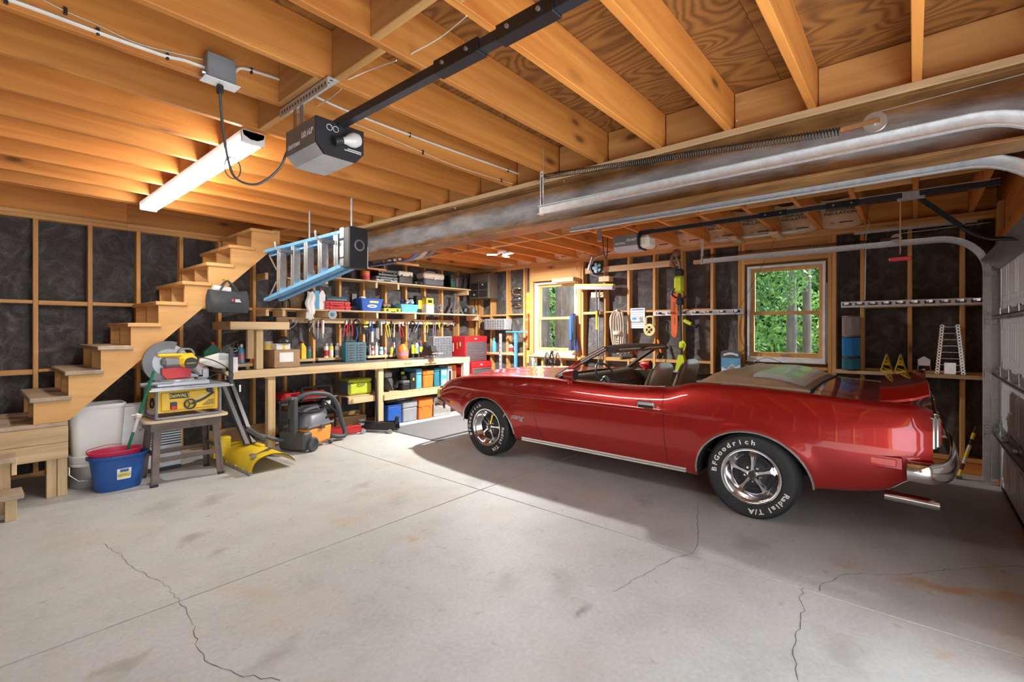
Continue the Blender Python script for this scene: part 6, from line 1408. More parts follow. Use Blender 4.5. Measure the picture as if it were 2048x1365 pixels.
specs = [('hammer', 616, 'black-handled hammer slanting at the left end of the tool rail', 'c_black', 'steel_dull', .30, -.35), ('pliers', 598, 'spread wire cutters at the far left of the tool rail', 'steel_dull', 'steel_dull', .20, .9), ('snips', 629, 'bent steel snips left of the orange caulking gun', 'steel_dull', 'aluminium', .18, .3), ('screwdriver', 636, 'long thin chrome driver left of the caulking gun', 'steel_dull', 'aluminium', .26, 0),
         ('pliers', 693, 'red-handled pliers on the tool rail', 'c_red', 'steel_dull', .22, .1), ('pliers', 700, 'second red-handled pliers beside the blue coil', 'c_red', 'c_black', .24, -.1), ('coil', 713, 'coiled black cord with a blue strap on the tool rail', 'c_black', 'c_blue', .30, 0), ('pliers', 724, 'grey pliers half hidden by the work gloves', 'c_grey', 'steel_dull', .2, 0),
         ('snips', 741, 'steel shears above the blue sealant tube', 'c_navy', 'aluminium', .20, 0), ('chisel', 754, 'long chisel with a black handle', 'c_black', 'steel_dull', .28, 0), ('chisel', 758, 'narrow steel rasp next to the long chisel', 'c_grey', 'aluminium', .30, .05), ('square', 763, 'small square hanging over the light blue bottle', 'c_lblue', 'aluminium', .24, 0), ('pliers', 773, 'pliers with yellow grips on the tool rail', 'c_yellow', 'steel_dull', .26, -.2),
         ('screwdriver', 783, 'screwdriver with black handle under the yellow case', 'c_black', 'steel_dull', .22, 0), ('hammer', 789, 'wood-handled hammer on the tool rail', 'pineZ', 'steel_dull', .26, .05), ('snips', 797, 'red-handled shears spread open on the rail', 'c_red', 'aluminium', .27, -.3), ('tape', 808, 'round white and red tape reel hanging from the rail', 'c_white', 'c_red', .1, 0), ('wrench', 816, 'steel wrench hanging right of the tape reel', 'c_grey', 'steel_dull', .30, 0), ('coil', 826, 'thin black wire loop on the tool rail', 'c_black', 'c_black', .14, 0),
         ('screwdriver', 838, 'blue-handled driver on the tool rail', 'c_blue', 'steel_dull', .2, .4), ('wrench', 848, 'small steel wrench above the vise', 'c_grey', 'aluminium', .2, 0), ('pliers', 853, 'yellow folding rule hooked on the shelf bracket', 'c_yellow', 'c_yellow', .2, 0), ('wrench', 867, 'first of the grey combination wrenches above the parts cabinet', 'c_grey', 'steel_dull', .27, 0), ('wrench', 871, 'second of the grey combination wrenches above the parts cabinet', 'c_grey', 'steel_dull', .28, .04), ('chisel', 877, 'lime-handled tool right of the grey wrenches', 'c_lime', 'steel_dull', .2, -.2), ('square', 884, 'dark square leaning near the right end of the rail', 'c_grey', 'c_black', .16, .6), ('pliers', 903, 'thin wire snips near the right end of the rail', 'steel_dull', 'steel_dull', .14, 1.2), ('tape', 909, 'small steel ring gauge at the right end of the rail', 'steel_dull', 'c_black', .1, 0)]
for k, u, l, a, b, L_, tl in specs: tool(k, u, l, a, b, L_, 1.60 - RND.uniform(0, .02), tl, name={'pliers': 'pliers', 'coil': 'cord_coil', 'tape': 'tape_reel', 'square': 'try_square', 'snips': 'shears'}.get(k))
t = thing('chain', 'black chain hanging in two strands beside the riser shelf', 'chain', (XY(581, 6.55), 6.555, 1.58))
lk = MB().tube([(.008 * math.cos(a), 0, .014 * math.sin(a)) for a in np.linspace(0, 6.28, 10, endpoint=False)], .003, 4, closed=True).mesh('chain_link', 'c_black')
for s in (-1, 1):
    for k in range(17): o = link('chain_link', lk, t, (s * .012 + .003 * (k % 2), 0, -.022 * k)); o.rotation_euler = (0, 0, (k % 2) * 1.57)
t = thing('caulking_gun', 'orange and white caulking gun hanging left of the sanding disc', 'tool', (XY(645, 6.54), 6.54, 1.60)); part(t, 'frame', MB().tube([(-.018, 0, 0), (-.018, 0, -.20), (.014, 0, -.20), (.014, 0, 0)], .006, 6), 'c_orange'); part(t, 'cartridge', MB().tube([(.0, -.01, -.01), (0, -.01, -.20), (0, -.01, -.205), (0, -.01, -.27)], [.018, .018, .008, .004], 10), 'c_white'); part(t, 'hook', MB().tube([(-.018, 0, 0), (0, 0, .012), (.014, 0, 0)], .005, 5), 'steel_dull')
t = thing('sanding_disc', 'pale round sanding disc with dark hub on the shelf edge', 'disc', (XY(664, 6.27), 6.262, 1.665)); part(t, 'disc', MB().lathe([(.02, 0), (.066, 0), (.066, .008), (.02, .008)], n=28, M=Matrix.Rotation(math.pi / 2, 4, 'X')), 'c_lgrey'); part(t, 'hub', MB().lathe([(.03, -.003), (.03, .012), (.01, .014), (0, .014)], n=20, M=Matrix.Rotation(math.pi / 2, 4, 'X')), 'c_teal')
t = thing('work_gloves', 'pair of black and yellow work gloves clipped to the rail', 'gloves', (XY(731, 6.53), 6.535, 1.60)); part(t, 'cuff', MB().bx((0, 0, -.03), (.085, .03, .07), .012), 'c_yellow'); part(t, 'palm', MB().bx((0, 0, -.11), (.09, .032, .11), .015), 'c_black')
for k in range(4): part(t, 'finger', MB().tube([(-.034 + .022 * k, 0, -.15), (-.036 + .024 * k, -.004, -.215 - .012 * (k in (1, 2)))], [.012, .009], 7), 'c_black')
part(t, 'thumb', MB().tube([(.04, 0, -.12), (.055, -.005, -.17)], [.013, .009], 7), 'c_black'); part(t, 'reflective_stripe', MB().bx((0, -.017, -.10), (.08, .003, .02)), 'c_lime')
t = thing('sealant_tube', 'blue and white sealant tube standing upright by the gloves', 'tube', (XY(744, 6.5), 6.5, 1.27)); t.location = (XY(744.5, 6.52), 6.525, 1.255); part(t, 'tube_body', MB().cyl((0, 0, 0), (0, 0, .17), .022, n=14), 'c_white'); part(t, 'collar', MB().tube([(0, 0, .17), (0, 0, .21), (0, 0, .215), (0, 0, .345)], [.026, .026, .010, .006], 12), 'c_blue')
# ---- under the bench
gt = thing('generator', 'red portable generator in a black tube frame under the bench', 'generator', (2.985, 6.275, 0))
part(gt, 'fuel_tank', MB().bx((-.02, 0, .56), (.62, .36, .13), .05), 'red_enamel'); part(gt, 'fuel_cap', MB().cyl((-.1, 0, .625), (-.1, 0, .65), .045, n=16), 'c_black'); part(gt, 'engine', MB().bx((.05, -.03, .33), (.34, .30, .26), .03), 'c_black'); part(gt, 'recoil_cover', MB().cyl((.12, -.19, .32), (.12, -.235, .32), .115, n=24), 'c_grey'); part(gt, 'air_filter', MB().bx((-.14, -.14, .36), (.14, .12, .16), .02), 'c_black'); part(gt, 'alternator', MB().cyl((-.30, 0, .28), (-.1, 0, .28), .12, n=20), 'c_grey'); part(gt, 'control_panel', MB().bx((.27, -.16, .44), (.16, .05, .16), .01), 'c_black'); part(gt, 'panel_label', MB().bx((.27, -.187, .46), (.08, .003, .05)), 'c_white'); part(gt, 'muffler_guard', MB().bx((-.29, -.17, .50), (.10, .004, .04), .001), 'c_lgrey')
for y in (-.2, .2): part(gt, 'frame_tube', MB().tube(cat_rom([(-.37, y, .03), (-.37, y, .48), (-.34, y, .53), (.34, y, .53), (.37, y, .48), (.37, y, .06), (.34, y, .03), (-.34, y, .03)], 4), .015, 8), 'black_metal')
part(gt, 'lift_handle', MB().tube(cat_rom([(-.10, -.2, .50), (-.10, -.21, .62), (-.10, -.21, .66), (-.06, -.21, .69), (.26, -.21, .69), (.30, -.21, .66), (.30, -.21, .62), (.30, -.2, .5)], 4), .014, 8), 'black_metal')
for x in (-.10, .30): part(gt, 'handle_grip', MB().bx((x, -.212, .59), (.035, .045, .14), .01), 'c_black')
part(gt, 'oil_hose', MB().tube(cat_rom([(.20, -.2, .5), (.33, -.26, .35), (.42, -.25, .24)], 6), .012, 6), 'c_black'); part(gt, 'wheel', MB().cyl((-.24, -.245, .10), (-.24, -.218, .10), .10, n=20), 'black_rubber'); part(gt, 'foot', MB().bx((.32, -.18, .012), (.06, .05, .024), .005), 'black_rubber')
# shop vacuum
vc = thing('shop_vacuum', 'orange and grey wet-dry vacuum with a looping hose by the bench post', 'vacuum', (2.80, 5.70, 0), math.radians(24)); mk('vac_orange', (.85, .30, .04), .42)
mb = MB().box(-.21, -.17, .05, .24, .17, .27, .03); mb.v = [(x * (.9 + .1 * z / .27), y * (.9 + .1 * z / .27), z) for x, y, z in mb.v]; part(vc, 'drum', mb, 'vac_orange'); part(vc, 'rear_caddy', MB().box(-.30, -.185, .03, -.15, .185, .235, .02), 'dark_grey'); part(vc, 'drum_rim', MB().box(-.225, -.185, .268, .255, .185, .295, .01), 'c_grey')
def lidf(a, b): an = 2 * math.pi * a; k = 1 - .45 * b; c, s = math.cos(an), math.sin(an); return (.015 + .235 * k * math.copysign(abs(c) ** .5, c), .18 * k * math.copysign(abs(s) ** .5, s), .29 + .135 * math.sin(b * math.pi / 2))
lid_ = MB().grid(lidf, 32, 6); lid_.add([lidf(i / 32, 1) for i in range(32)], [tuple(range(32))]); part(vc, 'motor_head', lid_, 'c_grey', ang=50)
for k in range(6): part(vc, 'vent_slot', MB().bx((.12 + .022 * k, -.155 + .006 * k, .34), (.008, .02, .05), .003, rx=.5), 'c_black')
part(vc, 'latch', MB().bx((.02, -.19, .262), (.075, .016, .055), .005), 'dark_grey'); part(vc, 'carry_handle', MB().tube(cat_rom([(-.12, -.02, .40), (-.10, -.02, .46), (.12, -.02, .47), (.15, -.02, .40)], 5), .018, 8), 'c_grey')
for s in (-1, 1):
    w_ = part(vc, 'wheel', MB().lathe([(.03, -.02), (.078, -.02), (.085, -.012), (.085, .012), (.078, .02), (.06, .022), (.055, .01), (.03, .012)], (-.17, s * .205, .085), 24, Matrix.Rotation(math.pi / 2, 4, 'X')), 'dark_grey')
    for k in range(5): a = 2 * math.pi * k / 5; part(w_, 'wheel_spoke', MB().bar((-.17, s * .205, .085), (-.17 + .06 * math.cos(a), s * .205, .085 + .06 * math.sin(a)), .02, .016), 'dark_grey')
    part(vc, 'caster', MB().ball((.22, s * .15, .028), .028, 10, 6), 'dark_grey')
for x in (-.275, -.20): part(vc, 'wand_tube', MB().bx((x, -.02 + .1 * (x > -.25), .40), (.06, .08, .46), .012), 'dark_grey')
part(vc, 'tool_crown', MB().bx((-.27, .02, .635), (.10, .10, .03), .006), 'c_grey'); part(vc, 'power_cord', MB().tube([(.02 + (.17 + .002 * k) * math.cos(k * .5), -.02 + .10 * math.sin(k * .5), .435 + .0006 * k) for k in range(44)], .006, 5), 'black_rubber')
hp = [on_y(579, 838, 5.66), on_y(580, 822, 5.66), on_y(588, 803, 5.68), on_y(610, 790, 5.70), on_y(636, 787, 5.72), on_y(660, 792, 5.74), on_y(675, 812, 5.76), on_y(684, 845, 5.76), on_y(690, 865, 5.74)]
g0 = hp[-1]; hp += [Vector((g0.x - .04, g0.y - .02, .05)), Vector((g0.x - .18, g0.y, .075)), Vector((3.02, 5.86, .14))]
hp[-4].z = max(hp[-4].z, .10); pth = cat_rom(hp, 8); Mi = (Matrix.Translation(vc.location) @ Matrix.Rotation(math.radians(24), 4, 'Z')).inverted(); pth = [Mi @ p for p in pth]
mb = MB(); mb.tube(pth, [.029 + .003 * (i % 2) for i in range(len(pth))], 10); part(vc, 'hose', mb, 'dark_grey', ang=60)
# trolley jacks
def jack(label, x, y, rz, mat, hl):
    t = thing('trolley_jack', label, 'jack', (x, y, 0), rz)
    for s in (-1, 1): part(t, 'side_plate', MB().prism([(-.30, .04), (.22, .03), (.30, .06), (.28, .09), (0, .13), (-.28, .15)], 'y', s * .075 - .006, s * .075 + .006), mat)
    part(t, 'lift_arm', MB().bar((-.05, 0, .11), (.26, 0, .12), .09, .04, .008), mat); part(t, 'saddle', MB().cyl((.27, 0, .13), (.27, 0, .155), .05, n=16), 'steel_dull'); part(t, 'cylinder', MB().cyl((-.25, 0, .10), (-.02, 0, .10), .035, n=14), 'c_black')
    for sx, r in ((.26, .042), (-.24, .03)):
        for s in (-1, 1): part(t, 'wheel', MB().cyl((sx, s * .085, r), (sx, s * .12, r), r, n=16), 'steel_dull')
    part(t, 'handle_socket', MB().cyl((-.27, 0, .12), (-.30, 0, .22), .028, n=12), 'c_black')
    if hl: part(t, 'handle', MB().cyl((-.295, 0, .20), (-.31, 0, .74), .016, n=10), 'c_black')
    return t
jack('red trolley jack on the floor beside the vacuum hose', 3.44, 5.96, -.18, 'red_enamel', False).scale = (.85, .85, .85); t = jack('black trolley jack with upright handle next to bench post', 3.88, 5.83, -1.1 + math.pi, 'c_black', False)
part(t, 'handle', MB().tube([(.02, .0, .14), (.03, .02, .76)], .017, 10), 'c_black')
solo('timber_offcut', MB().bx((3.72, 6.37, .09), (.52, .14, .17), .01, rz=-.1), 'plank_brown', 'stained timber beam lying behind the trolley jacks', 'timber', loc=(3.72, 6.37, 0))
# things on the low shelves
S = .5005; ya = 6.06
case('tool_case', 'lime green and grey tool case on the short shelf', 'case', 3.60, 3.98, 6.13, 6.42, S, S + .235, 'c_lime', 'c_lime', .8, handle='front', latches=0, bev=.03); t = bpy.data.objects['tool_case']; part(t, 'side_panel', MB().box(-.194, -.13, .01, -.10, .15, .225, .02), 'c_grey')
def sx_(u, y=ya): return XY(u, y)
t = thing('gear_bag', 'slumped grey nylon bag with a light head on the low shelf', 'bag', (sx_(782), 6.17, S)); part(t, 'bag_body', MB().ball((0.012, 0, .126), (.078, .10, .125), 16, 10), 'bag_cloth'); part(t, 'bag_top', MB().bx((.0, -.02, .26), (.12, .10, .09), .02), 'c_lgrey'); part(t, 'strap', MB().tube(cat_rom([(-.03, -.09, .2), (.02, -.105, .08), (.05, -.09, .03)], 5), .01, 6), 'c_grey')
t = thing('cable_heap', 'heap of black cables beside the grey bag', 'cables', (sx_(800), 6.19, S))
for k in range(5): part(t, 'loop', MB().tube([(.06 * math.cos(a), .05 * math.sin(a) + .01 * k, .115 + (.066 + .008 * k) * math.sin(a + .5 * k)) for a in np.linspace(0, 6.28, 20, endpoint=False)], .008, 5, closed=True), 'c_black')
t = case('drill_case', 'black case with lime drill head on the low shelf', 'case', sx_(806), sx_(820), 6.06, 6.3, S, S + .15, 'c_black', 'c_grey', .7, handle=None, latches=0); part(t, 'drill_head', MB().bx((0, -.02, .20), (.10, .12, .09), .02), 'c_black'); part(t, 'drill_trim', MB().cyl((.0, -.02, .24), (.0, -.02, .285), .03, n=12), 'c_lime')
t = case('tool_case', 'upright black case with yellow latch on the low shelf', 'case', sx_(821), sx_(832), 6.06, 6.36, S, S + .27, 'c_black', 'c_black', .6, handle=None, latches=1, trim='c_yellow')
case('tool_case', 'upright bright blue case standing behind the black one', 'case', sx_(833), sx_(844), 6.06, 6.40, S, S + .32, 'c_lblue', 'c_lblue', .7, handle=None, latches=0)
case('cooler', 'orange lunch cooler with lid on the low shelf', 'cooler', sx_(846), sx_(867), 6.05, 6.30, S, S + .285, 'c_orange', 'c_orange', .72, handle=None, latches=0, bev=.014, tap=.08)
case('tool_case', 'dark slate-blue case right of the orange cooler', 'case', sx_(868), sx_(879), 6.05, 6.36, S, S + .31, 'c_teal', 'c_teal', .8, handle=None, latches=0)
for k in range(2): t = carton('tool_carton', ('lower light blue carton near the bench end', 'upper light blue carton near the bench end')[k], 'box', sx_(881), sx_(894), 6.05, 6.28, S + .15 * k, S + .15 * k + .148, 'c_lblue', 'c_white')
carton('tool_carton', 'black and white printed carton behind the car nose', 'box', sx_(896), sx_(904), 6.06, 6.3, S, S + .33, 'c_white', 'c_black'); carton('tool_carton', 'orange and brown striped carton at the bench end', 'box', sx_(905), sx_(914), 6.08, 6.3, S, S + .335, 'c_orange', 'c_brown')
yf = 6.05
case('cooler', 'plain blue box on the floor by the bench post', 'box', XY(776, yf), XY(803, yf), yf, yf + .3, .0, .30, 'c_blue', 'c_blue', .92, handle=None, latches=0, bev=.01)
case('storage_box', 'light grey lidded box on the floor under the bench', 'box', XY(806, yf), XY(835, yf), yf, yf + .28, .0, .325, 'c_lgrey', 'c_lgrey', .68, handle=None, latches=0, bev=.014, tap=.05)
t = case('tool_case', 'black case with clear top lying on blue and grey boxes', 'case', XY(777, yf), XY(829, yf), yf + .03, yf + .28, .327, .44, 'c_black', 'c_grey', .6, trim='c_lgrey')
case('dry_box', 'orange lidded dry box on the floor under the bench', 'box', XY(838, yf), XY(866, yf), yf, yf + .24, .0, .33, 'c_orange', 'c_orange', .60, handle=None, latches=2, trim='c_orange', tap=.05)
case('metal_case', 'ribbed aluminium case on the floor behind the car nose', 'case', XY(868, yf), XY(902, yf), yf, yf + .30, .0, .33, 'aluminium', 'steel_dull', .8, handle=None, latches=2)
mk('mat_rubber', (.15, .155, .16), .75, nscale=40, bmp=.2)
solo('floor_mat', MB().box(4.0, 4.70, .0, 5.75, 5.84, .012, .004), 'mat_rubber', 'large grey rubber mat on the floor before the bench', 'mat', loc=(4.9, 5.25, 0))
# ================================================================ things on the window wall
XF = XW - .002
def YX(u, x=XW): return on_x(u, 660, x).y
def ZX(u, v, x=XW): return on_x(u, v, x).z
mk('lime_plastic', (.55, .66, .04), .4); mk('level_yellow', (.85, .62, .03), .4); mk('scab_orange', (.70, .13, .03), .45); mk('rope', (.55, .48, .38), .8, nscale=60, bmp=.4)
# spring clamps on the stud
for i, (u, v) in enumerate(((1036, 583), (1036, 603))):
    y, z = YX(u), ZX(u, v); t = thing('spring_clamp', ('upper dark spring clamp on the stud left of the corner window', 'lower dark spring clamp on the stud left of the corner window')[i], 'clamp', (XF - .03, y, z))
    part(t, 'jaw', MB().tube(cat_rom([(0, -.06, .05), (-.03, .02, .06), (-.035, .07, .02), (-.03, .05, -.05), (0, -.05, -.06)], 5), .011, 6), ('c_brown', 'c_black')[i]); part(t, 'bar', MB().bx((0, .04, .0), (.05, .18, .022), .004), 'c_black'); part(t, 'pad', MB().bx((0, -.06, .05), (.03, .03, .02), .004), 'c_cream'); part(t, 'pad', MB().bx((0, -.05, -.06), (.03, .03, .02), .004), 'c_orange')
def level(label, u, v0, v1, mat, w=.055):
    y = YX(u, XF - .02); z1, z0 = ZX(u, v0), ZX(u, v1); t = thing('spirit_level', label, 'level', (XF - .016, y, z0)); h = z1 - z0
    part(t, 'beam', MB().box(-.012, -w / 2, 0, .012, w / 2, h, .003), mat)
    for f in (.12, .5, .88):
        vl = part(t, 'vial_window', MB().bx((-.0125, 0, h * f), (.004, w * .62, .035), .001), 'c_white'); part(vl, 'vial', MB().cyl((-.016, -w * .25, h * f), (-.016, w * .25, h * f), .008, n=8), 'c_lime')
level('short yellow spirit level at the top beside the corner window', 1055.5, 586, 628, 'level_yellow'); level('long orange spirit level between the two yellow ones', 1054, 632, 697, 'scab_orange'); level('small yellow spirit level below the orange one', 1056, 701, 726, 'level_yellow')
# blue perforated shelf upright and strut
t = thing('shelf_upright', 'light blue perforated steel upright with a flat arm', 'upright', (6.40, 5.38, 0)); mk('upright_blue', (.06, .27, .50), .4)
hp_ = part(t, 'post', MB().box(-.02, -.025, 0, .02, .025, 1.40, .003), 'upright_blue'); part(t, 'arm', MB().box(-.03, -.22, 1.40, .03, .22, 1.425, .004), 'upright_blue')
hl = MB()
for k in range(24): hl.cyl((-.0215, 0, .25 + k * .047), (-.0195, 0, .25 + k * .047), .008, n=6)
o = part(hp_, 'holes', hl, 'c_white'); o['kind'] = 'stuff'
t = thing('slotted_strut', 'bare galvanized slotted strut standing left of the blue upright', 'strut', (6.42, 5.76, 0)); p_ = part(t, 'channel', MB().box(-.02, -.02, 0, .02, .02, 1.38, .003), 'galv_light')
for k in range(7): part(p_, 'slot', MB().bx((-.0205, 0, .78 + k * .085), (.002, .012, .04)), 'ink')
plank(wall_right, 'ledge_block', XW - .06, 5.33, .99, XW + .08, 6.10, 1.028, 'pineY')
bottle('gas_cylinder', 'small blue gas cylinder on the ledge by the red chest', 6.53, 6.02, 1.0285, .045, .27, 'bottle', 'c_lblue', 'c_lblue', cat='cylinder')
bottle('spray_bottle', 'white and red bottle with black nozzle behind the blue upright', 6.53, 5.60, 1.0285, .04, .19, 'bottle', 'c_white', 'c_black', 'c_red')
t = thing('black_grinder', 'round black tool hanging left of the wall parts cabinet', 'tool', (6.47, 6.20, 1.52)); part(t, 'tool_body', MB().lathe([(0, 0), (.07, 0), (.085, .02), (.085, .05), (.05, .07), (0, .07)], n=20, M=Matrix.Rotation(-math.pi / 2, 4, 'Y')), 'c_black'); part(t, 'tool_grip', MB().bar((-.03, 0, .05), (-.03, .02, .13), .035, .035, .01), 'c_black')
# picture sign by the near window
t = thing('tin_sign', 'small dark tin sign with a pale figure shape under the corner window', 'sign', (XF - .04, YX(1069), ZX(1069, 735))); part(t, 'plate', MB().box(-.004, -.095, 0, .004, .095, .235, .002), 'c_brown'); part(t, 'pale_shape', MB().prism([(-.01, .02), (.012, .02), (.02, .10), (.04, .17), (.012, .16), (.0, .21), (-.02, .155), (-.045, .12), (-.018, .10)], 'x', -.0065, -.003), 'c_cream')
part(t, 'colour_block', MB().bx((-.0045, -.055, .06), (.002, .045, .045)), 'c_lblue'); part(t, 'colour_block', MB().bx((-.0045, .06, .06), (.002, .05, .06)), 'c_grey'); part(t, 'colour_block', MB().bx((-.0045, .06, .21), (.002, .05, .025)), 'c_cream')
# clamp lights / tool heap on the sill blocking
t = thing('tool_heap', 'heap of black and grey clamps under the corner window', 'clamps', (XF - .02, YX(1110), 1.025))
for k, (m, dy) in enumerate((('c_grey', .12), ('c_black', .02), ('c_brown', -.10))): part(t, 'clamp', MB().tube(cat_rom([(-.02, dy + .08, -.14), (-.05, dy + .03, -.02), (-.05, dy, .04), (-.04, dy - .03, -.03), (-.02, dy - .07, -.13)], 5), .014, 6), m)
part(t, 'clamp_pivot', MB().ball((-.05, .01, .05), .03, 8, 6), 'c_black')
solo('sill_rail', MB().box(XF - .06, 4.20, .98, XF, 5.10, 1.018, .003), 'pineY', 'pine shelf strip below the corner window', 'shelf', loc=(XF - .03, 4.65, .98))
# hanging jacket
t = thing('hanging_vest', 'blue and black garment hanging right of the corner window', 'garment', (XF - .05, YX(1151), ZX(1151, 628)))
def vest(a, b):
    an = 2 * math.pi * a; w = .035 + .06 * b; return (-.01 + .03 * math.cos(an) + .01 * math.sin(5 * an), w * math.sin(an) * (1 + .15 * math.sin(7 * b)) + .012 * math.sin(6 * b), -.60 * b)
part(t, 'cloth', MB().grid(vest, 22, 14), 'c_navy', ang=80); part(t, 'side_panel', MB().grid(lambda a, b: (-.045 + .01 * math.sin(9 * a), -.08 * a + .02, -.10 - .52 * b * (1 - .2 * a)), 6, 8), 'c_black', ang=80); part(t, 'blue_strip', MB().grid(lambda a, b: (-.05, .045 * a + .01, -.05 - .38 * b), 3, 6), 'c_blue'); part(t, 'hook', MB().tube([(.03, 0, .0), (-.01, 0, .02), (-.02, 0, .04)], .004, 5), 'steel_dull')
# push brooms
mk('broom_bristle', (.40, .39, .40), .85, nscale=50, bmp=.5)
yb0, yb1 = YX(1150, 6.42), YX(1229, 6.42); zb0 = ZX(1190, 580, 6.42); t = thing('push_broom', 'push broom with grey bristles and yellow block hung head up', 'broom', (6.42, (yb0 + yb1) / 2, zb0)); L_ = (yb0 - yb1)
part(t, 'head_block', MB().bx((0, 0, .075), (.06, L_, .035), .01, rx=.06), 'c_yellow'); part(t, 'bristles', MB().bx((-.005, .0, .032), (.085, L_ * .99, .06), .008, rx=.06), 'broom_bristle')
part(t, 'handle', MB().cyl((.03, -.02, .05), (.05, -.03, -1.0), .013, n=10), 'c_grey'); part(t, 'handle_sleeve', MB().cyl((.035, -.023, -.33), (.042, -.025, -.62), .0165, n=10), 'level_yellow'); part(t, 'brace', MB().tube([(.0, -.16, .05), (.02, -.09, -.02), (.035, -.02, -.10)], .005, 6), 'galv')
pf_ = thing('broom_bracket', 'pair of pine blocks holding the push broom on the wall', 'bracket', (6.48, (yb0 + yb1) / 2, zb0)); part(pf_, 'block', MB().box(6.492, (yb0 + yb1) / 2 - .12, zb0 - .115, XF, (yb0 + yb1) / 2 + .10, zb0 - .03, .003), 'pineY', True); part(pf_, 'block', MB().box(6.42, (yb0 + yb1) / 2 - .26, zb0 + .12, XF, (yb0 + yb1) / 2 - .08, zb0 + .20, .003), 'pineY', True)
solo('pine_ledge', MB().box(6.38, 4.16, 2.235, XF, 4.58, 2.30, .003), 'pineY', 'short pine block over the right corner of the corner window', 'ledge', loc=(6.46, 4.37, 2.235))
t = thing('long_pole', 'thin white pole leaning beside the broom handle', 'pole', (6.51, YX(1199), 0)); part(t, 'pole', MB().cyl((0, 0, .02), (.02, 0, 1.95), .010, n=8), 'c_lgrey'); part(t, 'blue_tag', MB().bx((-.014, 0, 1.72), (.01, .035, .10), .002), 'c_navy')
# clip fan lamp and tube
t = thing('clip_fan', 'small round dark fan with blue blades near the ceiling', 'fan', (6.44, YX(1194, 6.44), ZX(1194, 536, 6.44))); M = Matrix.Rotation(-math.pi / 2, 4, 'Y')
part(t, 'cage', MB().lathe([(.085, -.03), (.10, -.01), (.10, .02), (.09, .03), (.085, .02)], n=28, M=M), 'c_black'); part(t, 'hub', MB().lathe([(.03, .0), (.03, .035), (0, .04)], n=16, M=M), 'c_lgrey')
for k in range(5): a = 2 * math.pi * k / 5; part(t, 'fan_blade', MB().bx((-.01, .055 * math.cos(a), .055 * math.sin(a)), (.006, .05, .045), .002, rx=a), 'c_lblue')
part(t, 'bracket', MB().tube(cat_rom([(-.02, .11, .02), (-.02, .09, -.09), (0, 0, -.13), (.05, -.03, -.16)], 5), .008, 6), 'c_lgrey'); part(t, 'cord', MB().tube(cat_rom([(.0, .10, .03), (-.03, .02, .14), (.0, -.25, .22), (.03, -.60, .34)], 8), .005, 6), 'c_white')
t = thing('tube_lamp', 'slanted silver tube with red cap beside the clip fan', 'tube', (6.46, YX(1180, 6.46), ZX(1180, 540, 6.46))); part(t, 'tube_body', MB().cyl((0, .03, 0), (0, -.03, .20), .022, n=12), 'aluminium'); part(t, 'cap', MB().cyl((0, -.03, .20), (0, -.037, .225), .026, n=12), 'c_red'); part(t, 'mount', MB().bx((.045, .0, .1), (.09, .03, .02), .003), 'galv')
t = thing('drop_cable', 'pair of black cables dropping from the far opener', 'cable', (5.9, 3.6, 2.3))
for k in range(2): part(t, 'strand', MB().tube(cat_rom([on_x(1204 + 11 * k, 455, 5.6), on_x(1207 + 8 * k, 500, 5.65), on_x(1211 + 2 * k, 518, 5.7)], 6), .006, 6), 'c_black', True)
# coil of rope
t = thing('rope_coil', 'thick coil of tan rope hanging on a peg', 'rope', (XF - .05, YX(1237, XF - .05), ZX(1237, 622, XF - .05)))
for k in range(9):
    w = .045 + .007 * (k % 4) + .01; d = .42 + .035 * ((k * 5) % 7); ph = .008 * (k - 4); part(t, 'loop', MB().tube(cat_rom([(.0 - .006 * k + .02, ph, .0), (-.02 - .005 * k, w + ph, -.08), (-.015 - .004 * k, w * 1.15 + ph, -d * .6), (-.01, w * .5 + ph, -d), (-.01, -w * .5 + ph, -d * .98), (-.015 - .004 * k, -w * 1.15 + ph, -d * .6), (-.02 - .005 * k, -w + ph, -.08)], 5, closed=True), .010, 6, closed=True), 'rope')
part(t, 'wrap', MB().tube([(.0 + .05 * math.cos(a) - .02, .07 * math.sin(a), -.36 + .012 * a / 6.28) for a in np.linspace(0, 25, 60)], .010, 6), 'rope'); part(t, 'peg', MB().cyl((.05, 0, .0), (-.06, 0, .012), .012, n=8), 'pineX')
# sheet, tape reel
t = thing('notice_sheet', 'white printed instruction sheet pinned to the stud', 'paper', (XF - .004, YX(1275.5), ZX(1275, 657))); part(t, 'sheet', MB().box(-.0015, -.115, 0, .0015, .115, .30, 0), 'paper_white')
for k, (z, w) in enumerate(((.27, .19), (.235, .20), (.205, .18), (.17, .20), (.14, .12), (.085, .20), (.06, .18), (.02, .2))): part(t, 'text_line', MB().box(-.0025, -w / 2, z, -.001, w / 2, z + (.014 if k in (0, 5) else .006)), 'c_grey' if k not in (0, 7) else 'c_blue')
part(t, 'picture_block', MB().box(-.0025, -.09, .10, -.001, -.03, .165), 'c_lgrey'); part(t, 'picture_block', MB().box(-.0025, .02, .12, -.001, .09, .165), 'c_lblue')
t = thing('tape_measure_reel', 'pale yellow open-reel tape measure hanging on the stud', 'tape reel', (XF - .03, YX(1299, XF - .03), ZX(1299, 660, XF - .03))); mk('reel_yellow', (.72, .60, .27), .45); M = Matrix.Rotation(-math.pi / 2, 4, 'Y')
part(t, 'reel', MB().lathe([(.05, -.012), (.088, -.012), (.088, .012), (.05, .012)], n=26, M=M), 'reel_yellow'); part(t, 'hub', MB().lathe([(.018, -.014), (.018, .02), (0, .022)], n=12, M=M), 'steel_dull')
for k in range(4): a = .8 + k * math.pi / 2; part(t, 'reel_spoke', MB().bar((0, 0, 0), (0, .09 * math.cos(a), .09 * math.sin(a)), .02, .026, .004, up=(1, 0, 0)), 'reel_yellow')
